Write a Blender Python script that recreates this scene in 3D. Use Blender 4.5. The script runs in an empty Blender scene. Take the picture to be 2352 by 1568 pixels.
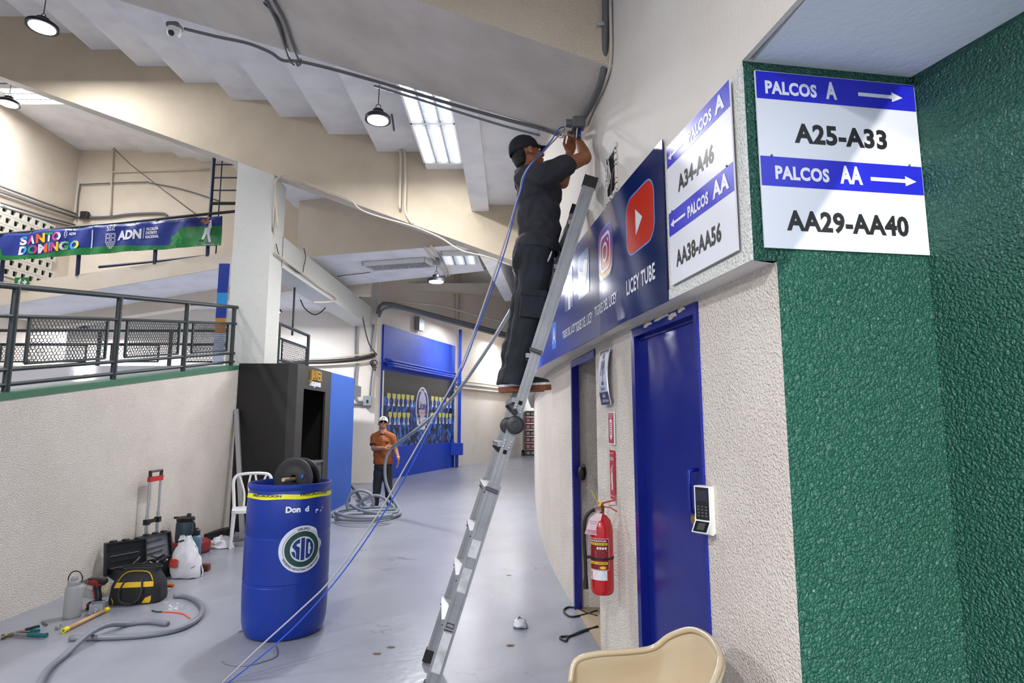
import bpy, bmesh, math, random
import numpy as np
from mathutils import Vector, Matrix

random.seed(7)
SC = bpy.context.scene
COL = SC.collection
PI = math.pi

# ------------------------------------------------------------------ camera
FPX = 1364.0
HORIZON = 965.0
CAM_H = 1.52
PITCH = math.atan((HORIZON - 784.0) / FPX)
cam_d = bpy.data.cameras.new('camera')
cam_d.sensor_fit = 'HORIZONTAL'
cam_d.sensor_width = 36.0
cam_d.lens = FPX / 2352.0 * 36.0
cam_d.clip_start = 0.05
cam_d.clip_end = 200
cam = bpy.data.objects.new('camera', cam_d)
COL.objects.link(cam)
cam.location = (0, 0, CAM_H)
cam.rotation_euler = (PI / 2 + PITCH, 0, 0)
SC.camera = cam

# ------------------------------------------------------------------ world, sun, exposure
wd = bpy.data.worlds.new('world')
SC.world = wd
wd.use_nodes = True
bg = wd.node_tree.nodes['Background']
bg.inputs[0].default_value = (0.80, 0.90, 1.0, 1)
bg.inputs[1].default_value = 2.3
SC.view_settings.view_transform = 'Standard'
SC.view_settings.look = 'None'
SC.view_settings.exposure = 0.1
SC.view_settings.gamma = 1.0
SC.view_settings.use_curve_mapping = False
cy = SC.cycles
cy.max_bounces = 4
cy.diffuse_bounces = 3
cy.adaptive_threshold = 0.04
cy.glossy_bounces = 2
cy.transmission_bounces = 3
cy.transparent_max_bounces = 4
cy.caustics_reflective = False
cy.caustics_refractive = False
cy.sample_clamp_indirect = 4.0

SUN_DIR = Vector((-0.158, 0.98, -0.09)).normalized()     # daylight coming in through the passage on the right
sun_d = bpy.data.lights.new('sun', 'SUN')
sun_d.energy = 2.5
sun_d.angle = math.radians(0.2)
sun_d.color = (1.0, 0.98, 0.93)
sun = bpy.data.objects.new('sun', sun_d)
COL.objects.link(sun)
sun.rotation_euler = SUN_DIR.to_track_quat('-Z', 'Y').to_euler()


# ------------------------------------------------------------------ helpers: measured points
def ray(u, v):
    r = (u - 1176.0) / FPX
    up = (784.0 - v) / FPX
    c, s = math.cos(PITCH), math.sin(PITCH)
    return Vector((r, c - up * s, s + up * c))


def WY(u, v, Y):
    d = ray(u, v)
    p = d * (Y / d.y)
    return Vector((p.x, p.y, p.z + CAM_H))


def WX(u, v, X):
    d = ray(u, v)
    p = d * (X / d.x)
    return Vector((p.x, p.y, p.z + CAM_H))


def WZ(u, v, Z=0.0):
    d = ray(u, v)
    p = d * ((Z - CAM_H) / d.z)
    return Vector((p.x, p.y, Z))


def PROJ(p):
    """world point -> photo pixel"""
    c, s = math.cos(PITCH), math.sin(PITCH)
    x, y, z = p[0], p[1], p[2] - CAM_H
    f = y * c + z * s
    u = -y * s + z * c
    return 1176.0 + FPX * x / f, 784.0 - FPX * u / f


# ------------------------------------------------------------------ helpers: materials
def lin(c):
    out = []
    for x in c[:3]:
        x = x / 255.0
        out.append(x / 12.92 if x <= 0.04045 else ((x + 0.055) / 1.055) ** 2.4)
    return (out[0], out[1], out[2], 1.0)


MATS = {}


def mat(name, col, rough=0.6, metal=0.0, bump=None, var=None, emit=None, coat=0.0, trans=0.0, spec=None, pits=None, streak=None, alpha=None):
    """bump=(scale, distance) noise relief; var=(scale, colour2, amount) blotches; pits=(scale, distance) cellular relief"""
    if name in MATS:
        return MATS[name]
    m = bpy.data.materials.new(name)
    m.use_nodes = True
    nt = m.node_tree
    b = nt.nodes['Principled BSDF']
    b.inputs['Base Color'].default_value = lin(col)
    b.inputs['Roughness'].default_value = rough
    b.inputs['Metallic'].default_value = metal
    if spec is not None:
        b.inputs['Specular IOR Level'].default_value = spec
    if coat:
        b.inputs['Coat Weight'].default_value = coat
        b.inputs['Coat Roughness'].default_value = 0.1
    if trans:
        b.inputs['Transmission Weight'].default_value = trans
    if alpha is not None:
        b.inputs['Alpha'].default_value = alpha
    if emit:
        b.inputs['Emission Color'].default_value = lin(emit[0])
        b.inputs['Emission Strength'].default_value = emit[1]
        m.cycles.emission_sampling = 'NONE'
    tc = None
    if bump or var or pits or streak:
        tc = nt.nodes.new('ShaderNodeTexCoord')
    if var:
        n = nt.nodes.new('ShaderNodeTexNoise')
        n.inputs['Scale'].default_value = var[0]
        n.inputs['Detail'].default_value = 3
        nt.links.new(tc.outputs['Object'], n.inputs['Vector'])
        r = nt.nodes.new('ShaderNodeValToRGB')
        r.color_ramp.elements[0].position = 0.42
        r.color_ramp.elements[1].position = 0.72
        nt.links.new(n.outputs['Fac'], r.inputs['Fac'])
        mx = nt.nodes.new('ShaderNodeMix')
        mx.data_type = 'RGBA'
        mu = nt.nodes.new('ShaderNodeMath')
        mu.operation = 'MULTIPLY'
        mu.inputs[1].default_value = var[2]
        nt.links.new(r.outputs['Color'], mu.inputs[0])
        nt.links.new(mu.outputs[0], mx.inputs[0])
        mx.inputs[6].default_value = lin(col)
        mx.inputs[7].default_value = lin(var[1])
        last = mx.outputs[2]
        if streak:      # thin scratches, cracks or specks: (scale, colour, width)
            v2 = nt.nodes.new('ShaderNodeTexNoise')
            v2.inputs['Scale'].default_value = streak[0]
            v2.inputs['Detail'].default_value = 4
            v2.inputs['Distortion'].default_value = 1.5
            nt.links.new(tc.outputs['Object'], v2.inputs['Vector'])
            r2 = nt.nodes.new('ShaderNodeValToRGB')
            e = r2.color_ramp.elements
            e[0].position = 0.5 - streak[2]
            e[0].color = (0, 0, 0, 1)
            e[1].position = 0.5
            e[1].color = (1, 1, 1, 1)
            e3 = e.new(0.5 + streak[2])
            e3.color = (0, 0, 0, 1)
            nt.links.new(v2.outputs['Fac'], r2.inputs['Fac'])
            mu3 = nt.nodes.new('ShaderNodeMath')
            mu3.operation = 'MULTIPLY'
            nt.links.new(r2.outputs['Color'], mu3.inputs[0])
            n4 = nt.nodes.new('ShaderNodeTexNoise')
            n4.inputs['Scale'].default_value = streak[0] * 0.55
            nt.links.new(tc.outputs['Object'], n4.inputs['Vector'])
            r4 = nt.nodes.new('ShaderNodeValToRGB')
            r4.color_ramp.elements[0].position = 0.52
            r4.color_ramp.elements[1].position = 0.68
            nt.links.new(n4.outputs['Fac'], r4.inputs['Fac'])
            nt.links.new(r4.outputs['Color'], mu3.inputs[1])
            mx2 = nt.nodes.new('ShaderNodeMix')
            mx2.data_type = 'RGBA'
            nt.links.new(mu3.outputs[0], mx2.inputs[0])
            nt.links.new(last, mx2.inputs[6])
            mx2.inputs[7].default_value = lin(streak[1])
            last = mx2.outputs[2]
        nt.links.new(last, b.inputs['Base Color'])
    prev = None
    if bump:
        n = nt.nodes.new('ShaderNodeTexNoise')
        n.inputs['Scale'].default_value = bump[0]
        n.inputs['Detail'].default_value = 1.5
        nt.links.new(tc.outputs['Object'], n.inputs['Vector'])
        bp = nt.nodes.new('ShaderNodeBump')
        bp.inputs['Strength'].default_value = 1.0
        bp.inputs['Distance'].default_value = bump[1]
        nt.links.new(n.outputs['Fac'], bp.inputs['Height'])
        prev = bp
    if pits:
        n = nt.nodes.new('ShaderNodeTexVoronoi')
        n.feature = 'F1'
        n.inputs['Scale'].default_value = pits[0]
        w = nt.nodes.new('ShaderNodeTexNoise')
        w.inputs['Scale'].default_value = pits[0] * 0.5
        w.inputs['Detail'].default_value = 0
        nt.links.new(tc.outputs['Object'], w.inputs['Vector'])
        va = nt.nodes.new('ShaderNodeVectorMath')
        va.operation = 'SCALE'
        va.inputs['Scale'].default_value = 1.6 / pits[0]
        nt.links.new(w.outputs['Color'], va.inputs[0])
        vb = nt.nodes.new('ShaderNodeVectorMath')
        nt.links.new(tc.outputs['Object'], vb.inputs[0])
        nt.links.new(va.outputs[0], vb.inputs[1])
        nt.links.new(vb.outputs[0], n.inputs['Vector'])
        bp = nt.nodes.new('ShaderNodeBump')
        bp.invert = True
        bp.inputs['Strength'].default_value = 1.0
        bp.inputs['Distance'].default_value = pits[1]
        nt.links.new(n.outputs['Distance'], bp.inputs['Height'])
        if prev:
            nt.links.new(prev.outputs['Normal'], bp.inputs['Normal'])
        prev = bp
    if prev:
        nt.links.new(prev.outputs['Normal'], b.inputs['Normal'])
    MATS[name] = m
    return m


# ------------------------------------------------------------------ helpers: meshes
class MB:
    def __init__(s):
        s.v = []
        s.f = []
        s.m = []
        s.cur = 0

    def add(s, vs, fs):
        o = len(s.v)
        s.v += [tuple(p) for p in vs]
        for f in fs:
            s.f.append(tuple(i + o for i in f))
            s.m.append(s.cur)
        return s

    def quad(s, a, b, c, d):
        return s.add([a, b, c, d], [(0, 1, 2, 3)])

    def box(s, c, d, M=None):
        cx, cy, cz = c
        x, y, z = d[0] / 2, d[1] / 2, d[2] / 2
        vs = [Vector((cx + i * x, cy + j * y, cz + k * z)) for k in (-1, 1) for j in (-1, 1) for i in (-1, 1)]
        if M is not None:
            vs = [M @ p for p in vs]
        return s.add(vs, [(0, 2, 3, 1), (4, 5, 7, 6), (0, 1, 5, 4), (2, 6, 7, 3), (0, 4, 6, 2), (1, 3, 7, 5)])

    def span(s, a, b):
        return s.box([(a[i] + b[i]) / 2 for i in range(3)], [abs(b[i] - a[i]) for i in range(3)])

    def rbox(s, c, d, r=0.01, M=None):
        """box with chamfered edges"""
        x, y, z = d[0] / 2, d[1] / 2, d[2] / 2
        r = min(r, x * .9, y * .9, z * .9)
        bm = bmesh.new()
        bmesh.ops.create_cube(bm, size=1)
        for v in bm.verts:
            v.co = Vector((v.co.x * 2 * x, v.co.y * 2 * y, v.co.z * 2 * z))
        bmesh.ops.bevel(bm, geom=bm.edges[:], offset=r, segments=2, affect='EDGES', profile=0.5)
        bm.verts.index_update()
        vs = [v.co + Vector(c) for v in bm.verts]
        if M is not None:
            vs = [M @ p for p in vs]
        fs = [tuple(v.index for v in f.verts) for f in bm.faces]
        bm.free()
        return s.add(vs, fs)

    def bar(s, a, b, w, h, up=(0, 0, 1)):
        """rectangular bar from a to b: w across, h along up"""
        a, b = Vector(a), Vector(b)
        d = (b - a).normalized()
        up = Vector(up)
        x = d.cross(up)
        if x.length < 1e-5:
            x = d.cross(Vector((1, 0, 0)))
        x.normalize()
        y = x.cross(d).normalized()
        vs = []
        for p in (a, b):
            for i, j in ((-1, -1), (1, -1), (1, 1), (-1, 1)):
                vs.append(p + x * (i * w / 2) + y * (j * h / 2))
        return s.add(vs, [(3, 2, 1, 0), (4, 5, 6, 7), (0, 1, 5, 4), (1, 2, 6, 5), (2, 3, 7, 6), (3, 0, 4, 7)])

    def tube(s, pts, r, n=8, cap=True, closed=False):
        """tube through points; r float or list"""
        pts = [Vector(p) for p in pts]
        N = len(pts)
        rs = r if isinstance(r, (list, tuple)) else [r] * N
        tang = []
        for i in range(N):
            if closed:
                t = pts[(i + 1) % N] - pts[i - 1]
            elif i == 0:
                t = pts[1] - pts[0]
            elif i == N - 1:
                t = pts[-1] - pts[-2]
            else:
                t = (pts[i + 1] - pts[i]).normalized() + (pts[i] - pts[i - 1]).normalized()
            if t.length < 1e-9:
                t = Vector((0, 0, 1))
            tang.append(t.normalized())
        ref = Vector((0, 0, 1)) if abs(tang[0].z) < 0.9 else Vector((1, 0, 0))
        x = (ref - tang[0] * ref.dot(tang[0])).normalized()
        vs = []
        for i in range(N):
            t = tang[i]
            x = x - t * x.dot(t)
            x = x.normalized() if x.length > 1e-6 else t.orthogonal().normalized()
            y = t.cross(x)
            for k in range(n):
                a = 2 * PI * k / n
                vs.append(pts[i] + (x * math.cos(a) + y * math.sin(a)) * rs[i])
        fs = []
        M = N if closed else N - 1
        for i in range(M):
            for k in range(n):
                a, b = i * n + k, i * n + (k + 1) % n
                j = (i + 1) % N
                c, d = j * n + (k + 1) % n, j * n + k
                fs.append((a, b, c, d))
        if cap and not closed:
            fs.append(tuple(reversed(range(n))))
            fs.append(tuple(range((N - 1) * n, N * n)))
        return s.add(vs, fs)

    def lathe(s, prof, n=24, c=(0, 0, 0), M=None, close=True, a0=0.0, a1=2 * PI, ell=(1, 1)):
        """prof: (r, z) list"""
        full = abs(a1 - a0 - 2 * PI) < 1e-6
        vs = []
        cols = n if full else n + 1
        for r, z in prof:
            for k in range(cols):
                a = a0 + (a1 - a0) * k / n
                p = Vector((r * math.cos(a) * ell[0], r * math.sin(a) * ell[1], z))
                if M is not None:
                    p = M @ p
                vs.append(p + Vector(c))
        fs = []
        for i in range(len(prof) - 1):
            for k in range(n):
                a, b = i * cols + k, i * cols + (k + 1) % cols
                fs.append((a, b, b + cols, a + cols))
        if close and full:
            if prof[0][0] > 1e-6:
                fs.append(tuple(reversed(range(cols))))
            if prof[-1][0] > 1e-6:
                fs.append(tuple(range((len(prof) - 1) * cols, len(prof) * cols)))
        return s.add(vs, fs)

    def prism(s, poly, h, M=None, z0=0.0):
        """extrude a 2D polygon (ccw) from z0 to z0+h, then transform"""
        n = len(poly)
        vs = [Vector((x, y, z0)) for x, y in poly] + [Vector((x, y, z0 + h)) for x, y in poly]
        if M is not None:
            vs = [M @ p for p in vs]
        fs = [tuple(reversed(range(n))), tuple(range(n, 2 * n))]
        for i in range(n):
            j = (i + 1) % n
            fs.append((i, j, j + n, i + n))
        return s.add(vs, fs)

    def slab(s, lo, hi):
        """solid between two equal-length rings of points"""
        n = len(lo)
        vs = list(lo) + list(hi)
        fs = [tuple(reversed(range(n))), tuple(range(n, 2 * n))]
        for i in range(n):
            j = (i + 1) % n
            fs.append((i, j, j + n, i + n))
        return s.add(vs, fs)

    def grid(s, fn, nu, nv):
        vs = [fn(i / nu, j / nv) for j in range(nv + 1) for i in range(nu + 1)]
        fs = []
        for j in range(nv):
            for i in range(nu):
                a = j * (nu + 1) + i
                fs.append((a, a + 1, a + nu + 2, a + nu + 1))
        return s.add(vs, fs)

    def mesh(s, name, mats, smooth=False):
        me = bpy.data.meshes.new(name)
        me.from_pydata(s.v, [], s.f)
        if not isinstance(mats, (list, tuple)):
            mats = [mats]
        for m in mats:
            me.materials.append(m)
        if len(mats) > 1:
            me.polygons.foreach_set('material_index', s.m)
        me.validate()
        me.update()
        if smooth:
            me.polygons.foreach_set('use_smooth', [True] * len(me.polygons))
            if smooth is not True:
                try:
                    me.set_sharp_from_angle(angle=math.radians(smooth))
                except Exception:
                    pass
        return me

    def build(s, name, mats, parent=None, smooth=False, label=None, world=True):
        o = bpy.data.objects.new(name, s.mesh(name, mats, smooth))
        COL.objects.link(o)
        return fix(o, parent, label, world)


WM = {}


def fix(o, parent=None, label=None, world=True):
    if parent is not None:
        o.parent = parent
        pw = WM.get(parent.name, Matrix.Identity(4))
        if world:
            o.matrix_parent_inverse = pw.inverted()
            WM[o.name] = Matrix.Identity(4)
        else:
            WM[o.name] = pw.copy()
    if label:
        o['label'] = label
    return o


def tag(o, label=None, cat=None, group=None, kind=None):
    if label:
        o['label'] = label
    if cat:
        o['category'] = cat
    if group:
        o['group'] = group
    if kind:
        o['kind'] = kind
    return o


def thing(name, label, cat, loc=(0, 0, 0), rz=0.0, group=None, rot=None, kind=None):
    o = bpy.data.objects.new(name, None)
    o.empty_display_size = 0.1
    COL.objects.link(o)
    o.location = loc
    o.rotation_euler = rot if rot else (0, 0, rz)
    from mathutils import Euler
    WM[o.name] = Matrix.Translation(Vector(loc)) @ Euler(rot if rot else (0, 0, rz)).to_matrix().to_4x4()
    return tag(o, label, cat, group, kind)


def struct(mb, name, mats, label=None, cat=None, parent=None, smooth=False):
    o = mb.build(name, mats, parent, smooth)
    if parent is None:
        o['kind'] = 'structure'
        if label:
            o['label'] = label
        if cat:
            o['category'] = cat
    elif label:
        o['label'] = label
    return o


def dup(root, loc, rz=None, label=None, group=None):
    def cp(o, par):
        c = o.copy()
        COL.objects.link(c)
        if par is not None:
            c.parent = par
        for ch in [x for x in bpy.data.objects if x.parent == o]:
            cp(ch, c)
        return c
    r = cp(root, None)
    r.location = loc
    if rz is not None:
        r.rotation_euler = (0, 0, rz)
    if label:
        r['label'] = label
    if group:
        r['group'] = group
    return r


def spline(pts, n=8, closed=False):
    """Catmull-Rom through points"""
    pts = [Vector(p) for p in pts]
    out = []
    N = len(pts)
    rng = range(N) if closed else range(N - 1)
    for i in rng:
        if closed:
            p0, p1, p2, p3 = pts[i - 1], pts[i], pts[(i + 1) % N], pts[(i + 2) % N]
        else:
            p0 = pts[i - 1] if i > 0 else pts[0] * 2 - pts[1]
            p1, p2 = pts[i], pts[i + 1]
            p3 = pts[i + 2] if i + 2 < N else pts[-1] * 2 - pts[-2]
        for k in range(n):
            t = k / n
            out.append(0.5 * ((2 * p1) + (p2 - p0) * t + (2 * p0 - 5 * p1 + 4 * p2 - p3) * t * t + (3 * p1 - p0 - 3 * p2 + p3) * t ** 3))
    if not closed:
        out.append(pts[-1])
    return out


_TXT = {}


def text2d(s, bold=0.0, res=3, spacing=1.0):
    """flat triangulated lettering: verts scaled so cap height = 1, origin at left baseline"""
    key = (s, bold, res, spacing)
    if key in _TXT:
        return _TXT[key]
    c = bpy.data.curves.new('lettering', 'FONT')
    c.body = s
    c.size = 1.0
    c.offset = bold
    c.resolution_u = res
    c.space_character = spacing
    o = bpy.data.objects.new('lettering', c)
    COL.objects.link(o)
    dg = bpy.context.evaluated_depsgraph_get()
    me = bpy.data.meshes.new_from_object(o.evaluated_get(dg))
    vs = [(v.co.x, v.co.y) for v in me.vertices]
    fs = [tuple(p.vertices) for p in me.polygons]
    bpy.data.objects.remove(o)
    bpy.data.curves.remove(c)
    bpy.data.meshes.remove(me)
    if vs:
        x0 = min(p[0] for p in vs)
        capH = 0.729
        vs = [((p[0] - x0) / capH, p[1] / capH) for p in vs]
    w = max([p[0] for p in vs] + [0.001])
    _TXT[key] = (vs, fs, w)
    return _TXT[key]


class Decal(MB):
    """flat print laid on a surface: fn(s, t, off) -> world point"""
    def __init__(s, fn, off=0.001):
        super().__init__()
        s.fn = fn
        s.off = off
        s.g = []

    def mark(s):
        s.g.append(len(s.f))

    def build(s, name, mats, parent=None, smooth=False, label=None, world=True, limit=9):
        """one part per printed piece; many tiny marks stay one part of kind stuff"""
        g = s.g + [len(s.f)]
        if len(s.g) <= 1 or len(s.g) > limit:
            o = MB.build(s, name, mats, parent, smooth, label, world)
            if len(s.g) > limit:
                o['kind'] = 'stuff'
            return o
        first = None
        for a, b in zip(g[:-1], g[1:]):
            mb = MB()
            idx = sorted({i for f in s.f[a:b] for i in f})
            mp = {j: k for k, j in enumerate(idx)}
            mb.add([s.v[i] for i in idx], [tuple(mp[i] for i in f) for f in s.f[a:b]])
            o = mb.build(name, mats, parent, smooth, label, world)
            first = first or o
        return first

    def shape(s, poly, off=None, sub=False):
        o = s.off if off is None else off
        if not sub:
            s.mark()
        return s.add([s.fn(x, y, o) for x, y in poly], [tuple(range(len(poly)))])

    def rect(s, x0, y0, x1, y1, nx=1, ny=1, off=None):
        o = s.off if off is None else off
        s.mark()
        return s.grid(lambda a, b: s.fn(x0 + (x1 - x0) * a, y0 + (y1 - y0) * b, o), nx, ny)

    def ring(s, cx, cy, r0, r1, n=28, a0=0.0, a1=2 * PI, sx=1.0, off=None):
        o = s.off if off is None else off
        s.mark()
        for k in range(n):
            a, b = a0 + (a1 - a0) * k / n, a0 + (a1 - a0) * (k + 1) / n
            P = [(cx + r * math.cos(t) * sx, cy + r * math.sin(t)) for r, t in ((r0, a), (r1, a), (r1, b), (r0, b))]
            if r0 < 1e-6:
                P = P[:3]
            s.shape(P, o, True)
        return s

    def text(s, string, x, y, h, w=None, bold=0.02, align='L', res=3, rot=0.0, off=None, fn=None, spacing=1.0):
        o = s.off if off is None else off
        vs, fs, tw = text2d(string, bold, res, spacing)
        sx = (w / tw) if w else h
        W = tw * sx
        ax = {'L': 0, 'C': -W / 2, 'R': -W}[align]
        ca, sa = math.cos(rot), math.sin(rot)
        out = []
        for px, py in vs:
            a, b = px * sx + ax, py * h
            q = (x + a * ca - b * sa, y + a * sa + b * ca)
            if fn:
                q = fn(*q)
            out.append(s.fn(q[0], q[1], o))
        s.mark()
        return s.add(out, fs)


def rrect(x0, y0, x1, y1, r, n=5):
    P = []
    for cx, cy, a in ((x1 - r, y0 + r, -PI / 2), (x1 - r, y1 - r, 0), (x0 + r, y1 - r, PI / 2), (x0 + r, y0 + r, PI)):
        for k in range(n + 1):
            t = a + PI / 2 * k / n
            P.append((cx + r * math.cos(t), cy + r * math.sin(t)))
    return P


def area(name, loc, size, power, color=(1, 1, 1), target=(0, 0, -1), shape='DISK', size_y=None, parent=None):
    d = bpy.data.lights.new(name, 'AREA')
    d.shape = shape
    d.size = size
    if size_y:
        d.size_y = size_y
    d.energy = power
    d.color = color
    o = bpy.data.objects.new(name, d)
    COL.objects.link(o)
    o.location = loc
    o.rotation_euler = Vector(target).to_track_quat('-Z', 'Y').to_euler()
    if parent is not None:
        o.parent = parent
        o.matrix_parent_inverse = WM[parent.name].inverted()
    return o

# ================================================================== materials of the place
M_CREAM = mat('cream_stucco', (224, 215, 205), 0.85, bump=(110, 0.015), var=(2.2, (208, 198, 186), 0.5))
M_CREAM_S = mat('cream_smooth', (220, 209, 194), 0.8, bump=(30, 0.004), var=(1.5, (200, 184, 160), 0.5))
M_CREAM_W = mat('cream_wall_painted', (222, 217, 210), 0.75, bump=(60, 0.003), var=(1.6, (212, 200, 184), 0.5))
M_WHITE = mat('white_stucco', (224, 225, 219), 0.85, bump=(110, 0.015))
M_CEIL = mat('white_ceiling_paint', (238, 239, 243), 0.85, bump=(40, 0.003), var=(2.5, (208, 209, 218), 0.5))
M_SOFF = mat('beam_soffit_paint', (216, 208, 199), 0.85, bump=(60, 0.003), var=(2.0, (182, 173, 162), 0.6))
M_GREEN = mat('green_stucco', (36, 88, 73), 0.40, bump=(55, 0.005), pits=(100, 0.009), var=(5, (30, 84, 66), 0.5))
M_BEAM = mat('cream_beam_stucco', (212, 198, 175), 0.85, bump=(120, 0.007), var=(2.2, (196, 181, 157), 0.5))
M_GREENTRIM = mat('green_trim_paint', (58, 108, 82), 0.6, bump=(40, 0.002))
M_FLOOR = mat('grey_floor_paint', (146, 149, 159), 0.28, bump=(18, 0.0015), var=(1.3, (132, 135, 147), 0.9), streak=(2.2, (92, 94, 102), 0.012))
M_BLUEW = mat('blue_wall_paint', (16, 66, 190), 0.55, bump=(40, 0.004), var=(2, (12, 54, 165), 0.6))
M_BLUED = mat('blue_door_gloss', (16, 30, 122), 0.22, bump=(9, 0.0015), var=(5, (24, 38, 134), 0.6))
M_DARK = mat('dark_void', (12, 12, 14), 0.9)
M_TILE = mat('grey_wall_tile', (170, 168, 164), 0.4, bump=(60, 0.001))
M_GROUT = mat('grout', (120, 118, 114), 0.9)
M_RAIL = mat('dark_green_rail_paint', (34, 44, 46), 0.42, bump=(70, 0.0008))
M_BLUERAIL = mat('dark_blue_rail_paint', (28, 44, 84), 0.45)
M_TAN = mat('tan_threshold', (168, 148, 124), 0.8, bump=(50, 0.003))

# ================================================================== plan curves
_ys = np.linspace(-1.5, 30, 1261)
_wx = np.interp(_ys, [-1.5, 1.962, 2.53, 3.33, 4.2, 5.1, 5.9, 7.0, 8.5, 10.5, 13, 18, 25, 30],
                [1.46, .899, .807, .677, .592, .515, .445, .395, .385, .415, .483, .66, .94, 1.15])
_k = np.exp(-0.5 * (np.arange(-30, 31) / 10.0) ** 2)
_k /= _k.sum()
_wxs = np.convolve(np.pad(_wx, 30, mode='edge'), _k, mode='valid')
_wxs[:160] = _wx[:160]
_oh = np.interp(_ys, [1.9, 2.6, 3.66, 4.5, 5.8, 9, 30], [.0895, .085, .075, .10, .145, .15, .15])


def wall_x(Y):
    return float(np.interp(Y, _ys, _wxs))


def fas_x(Y):
    return float(np.interp(Y, _ys, _wxs - _oh))


FAS_Z = 2.055        # underside of the fascia
LINTEL_Z = 2.778     # underside of the lintel over the passage


def green_y(X):
    return 1.962 + 0.154 * (X - 0.899)


CORNER_X = 0.8095
CREASE = (1.476, green_y(1.476))

# ================================================================== floor
fl = MB()
fl.add([(-14, -9, 0), (6, -9, 0), (6, 34, 0), (-14, 34, 0), (-14, -9, -.15), (6, -9, -.15), (6, 34, -.15), (-14, 34, -.15)],
       [(0, 1, 2, 3), (7, 6, 5, 4), (0, 4, 5, 1), (1, 5, 6, 2), (2, 6, 7, 3), (3, 7, 4, 0)])
struct(fl, 'floor', M_FLOOR, 'grey painted concrete concourse floor', 'floor')


# ================================================================== right wall (curved): lower wall with two door openings, fascia above
def wall_strip(mb, ys, xf, z0, z1, thick, mitre=0.0):
    """solid strip of wall following a plan curve"""
    n = len(ys)
    A = [Vector((xf(y), y, z0)) for y in ys]
    B = [Vector((xf(y), y, z1)) for y in ys]
    C = [Vector((xf(y) + thick, y, z1)) for y in ys]
    D = [Vector((xf(y) + thick, y, z0)) for y in ys]
    C[0].y += mitre * thick
    D[0].y += mitre * thick
    vs = A + B + C + D
    fs = []
    for i in range(n - 1):
        for a, b in ((0, 1), (1, 2), (2, 3), (3, 0)):
            fs.append((a * n + i, a * n + i + 1, b * n + i + 1, b * n + i))
    fs.append((0, n, 2 * n, 3 * n))
    fs.append((3 * n + n - 1, 2 * n + n - 1, n + n - 1, n - 1))
    mb.add(vs, fs)


D1 = (4.20, 5.10)     # open toilet door
D2 = (2.53, 3.33)     # blue door
wr = MB()
wall_strip(wr, [1.963, 2.2, D2[0]], wall_x, 0, 2.2, 0.30, .158)
wall_strip(wr, list(np.linspace(D2[1], D1[0], 6)), wall_x, 0, 2.2, 0.30)
wall_strip(wr, list(np.linspace(D1[1], 26, 80)), wall_x, 0, 2.2, 0.30)
wall_right = struct(wr, 'wall_right', M_CREAM, 'curved cream stucco wall with two door openings', 'wall', smooth=40)
wf = MB()
wall_strip(wf, list(np.linspace(1.949, 26, 110)), fas_x, FAS_Z, 5.6, 0.4, .158)
wall_strip(wf, list(np.linspace(-1.4, 1.9489, 12)), fas_x, LINTEL_Z, 5.6, 0.02)
struct(wf, 'fascia', M_CREAM_W, 'projecting cream wall band above the doors', parent=wall_right, smooth=40)
# rough stucco skirt left bare under and beside the signs
sk = MB()
for z0, z1, y0, y1 in ((FAS_Z - .001, 2.10, 1.947, 2.62), (2.10, 2.76, 1.947, 2.0), (2.10, 2.70, 2.55, 2.60)):
    ys = np.linspace(y0, y1, 6)
    wall_strip(sk, list(ys), lambda y: fas_x(y) - .006, z0, z1, 0.008)
struct(sk, 'stucco_edge', M_WHITE, parent=wall_right)

# green end wall of the passage: sign facet and the facet that turns towards the viewer
gw = MB()


def gpt(X, z, back=0.0):
    return Vector((X, green_y(X) + back, z))


gw.slab([gpt(.899, 0), gpt(CREASE[0], 0), gpt(CREASE[0], 0, .25), gpt(.899, 0, .25)],
        [gpt(.899, FAS_Z), gpt(CREASE[0], FAS_Z), gpt(CREASE[0], FAS_Z, .25), gpt(.899, FAS_Z, .25)])
gw.slab([gpt(CORNER_X + .004, FAS_Z), gpt(CREASE[0], FAS_Z), gpt(CREASE[0], FAS_Z, .2), gpt(CORNER_X + .004, FAS_Z, .0005)],
        [gpt(CORNER_X + .004, LINTEL_Z), gpt(CREASE[0], LINTEL_Z), gpt(CREASE[0], LINTEL_Z, .2), gpt(CORNER_X + .004, LINTEL_Z, .0005)])
FD = Vector((.11, -.35, 0)).normalized()
ca = Vector((CREASE[0], CREASE[1], 0))
cb = ca + FD * 1.15
nn = Vector((-FD.y, FD.x, 0)) * 0.3
up = Vector((0, 0, LINTEL_Z))
gw.slab([ca, cb, cb + nn, ca + nn], [ca + up, cb + up, cb + nn + up, ca + nn + up])
struct(gw, 'wall_green', M_GREEN, 'rough green stucco wall of the passage', 'wall')

# passage soffit behind the lintel
ps = MB()
ps.slab([Vector((CORNER_X + .02, 2.2, LINTEL_Z)), Vector((fas_x(1.55) + .02, 1.55, LINTEL_Z)), Vector((2.2, 1.55, LINTEL_Z)), Vector((2.2, 2.4, LINTEL_Z))],
        [Vector((CORNER_X + .02, 2.2, 3.1)), Vector((fas_x(1.55) + .02, 1.55, 3.1)), Vector((2.2, 1.55, 3.1)), Vector((2.2, 2.4, 3.1))])
struct(ps, 'ceiling_passage', mat('pale_blue_soffit', (228, 232, 238), 0.8, bump=(30, .003)), 'pale smooth ceiling of the passage', 'ceiling')

# ================================================================== ramp with its side wall on the left
RX = -3.9


def ramp_z(Y):
    return 1.70 + 0.147 * (min(Y, 8.75) - 4.54)


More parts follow.
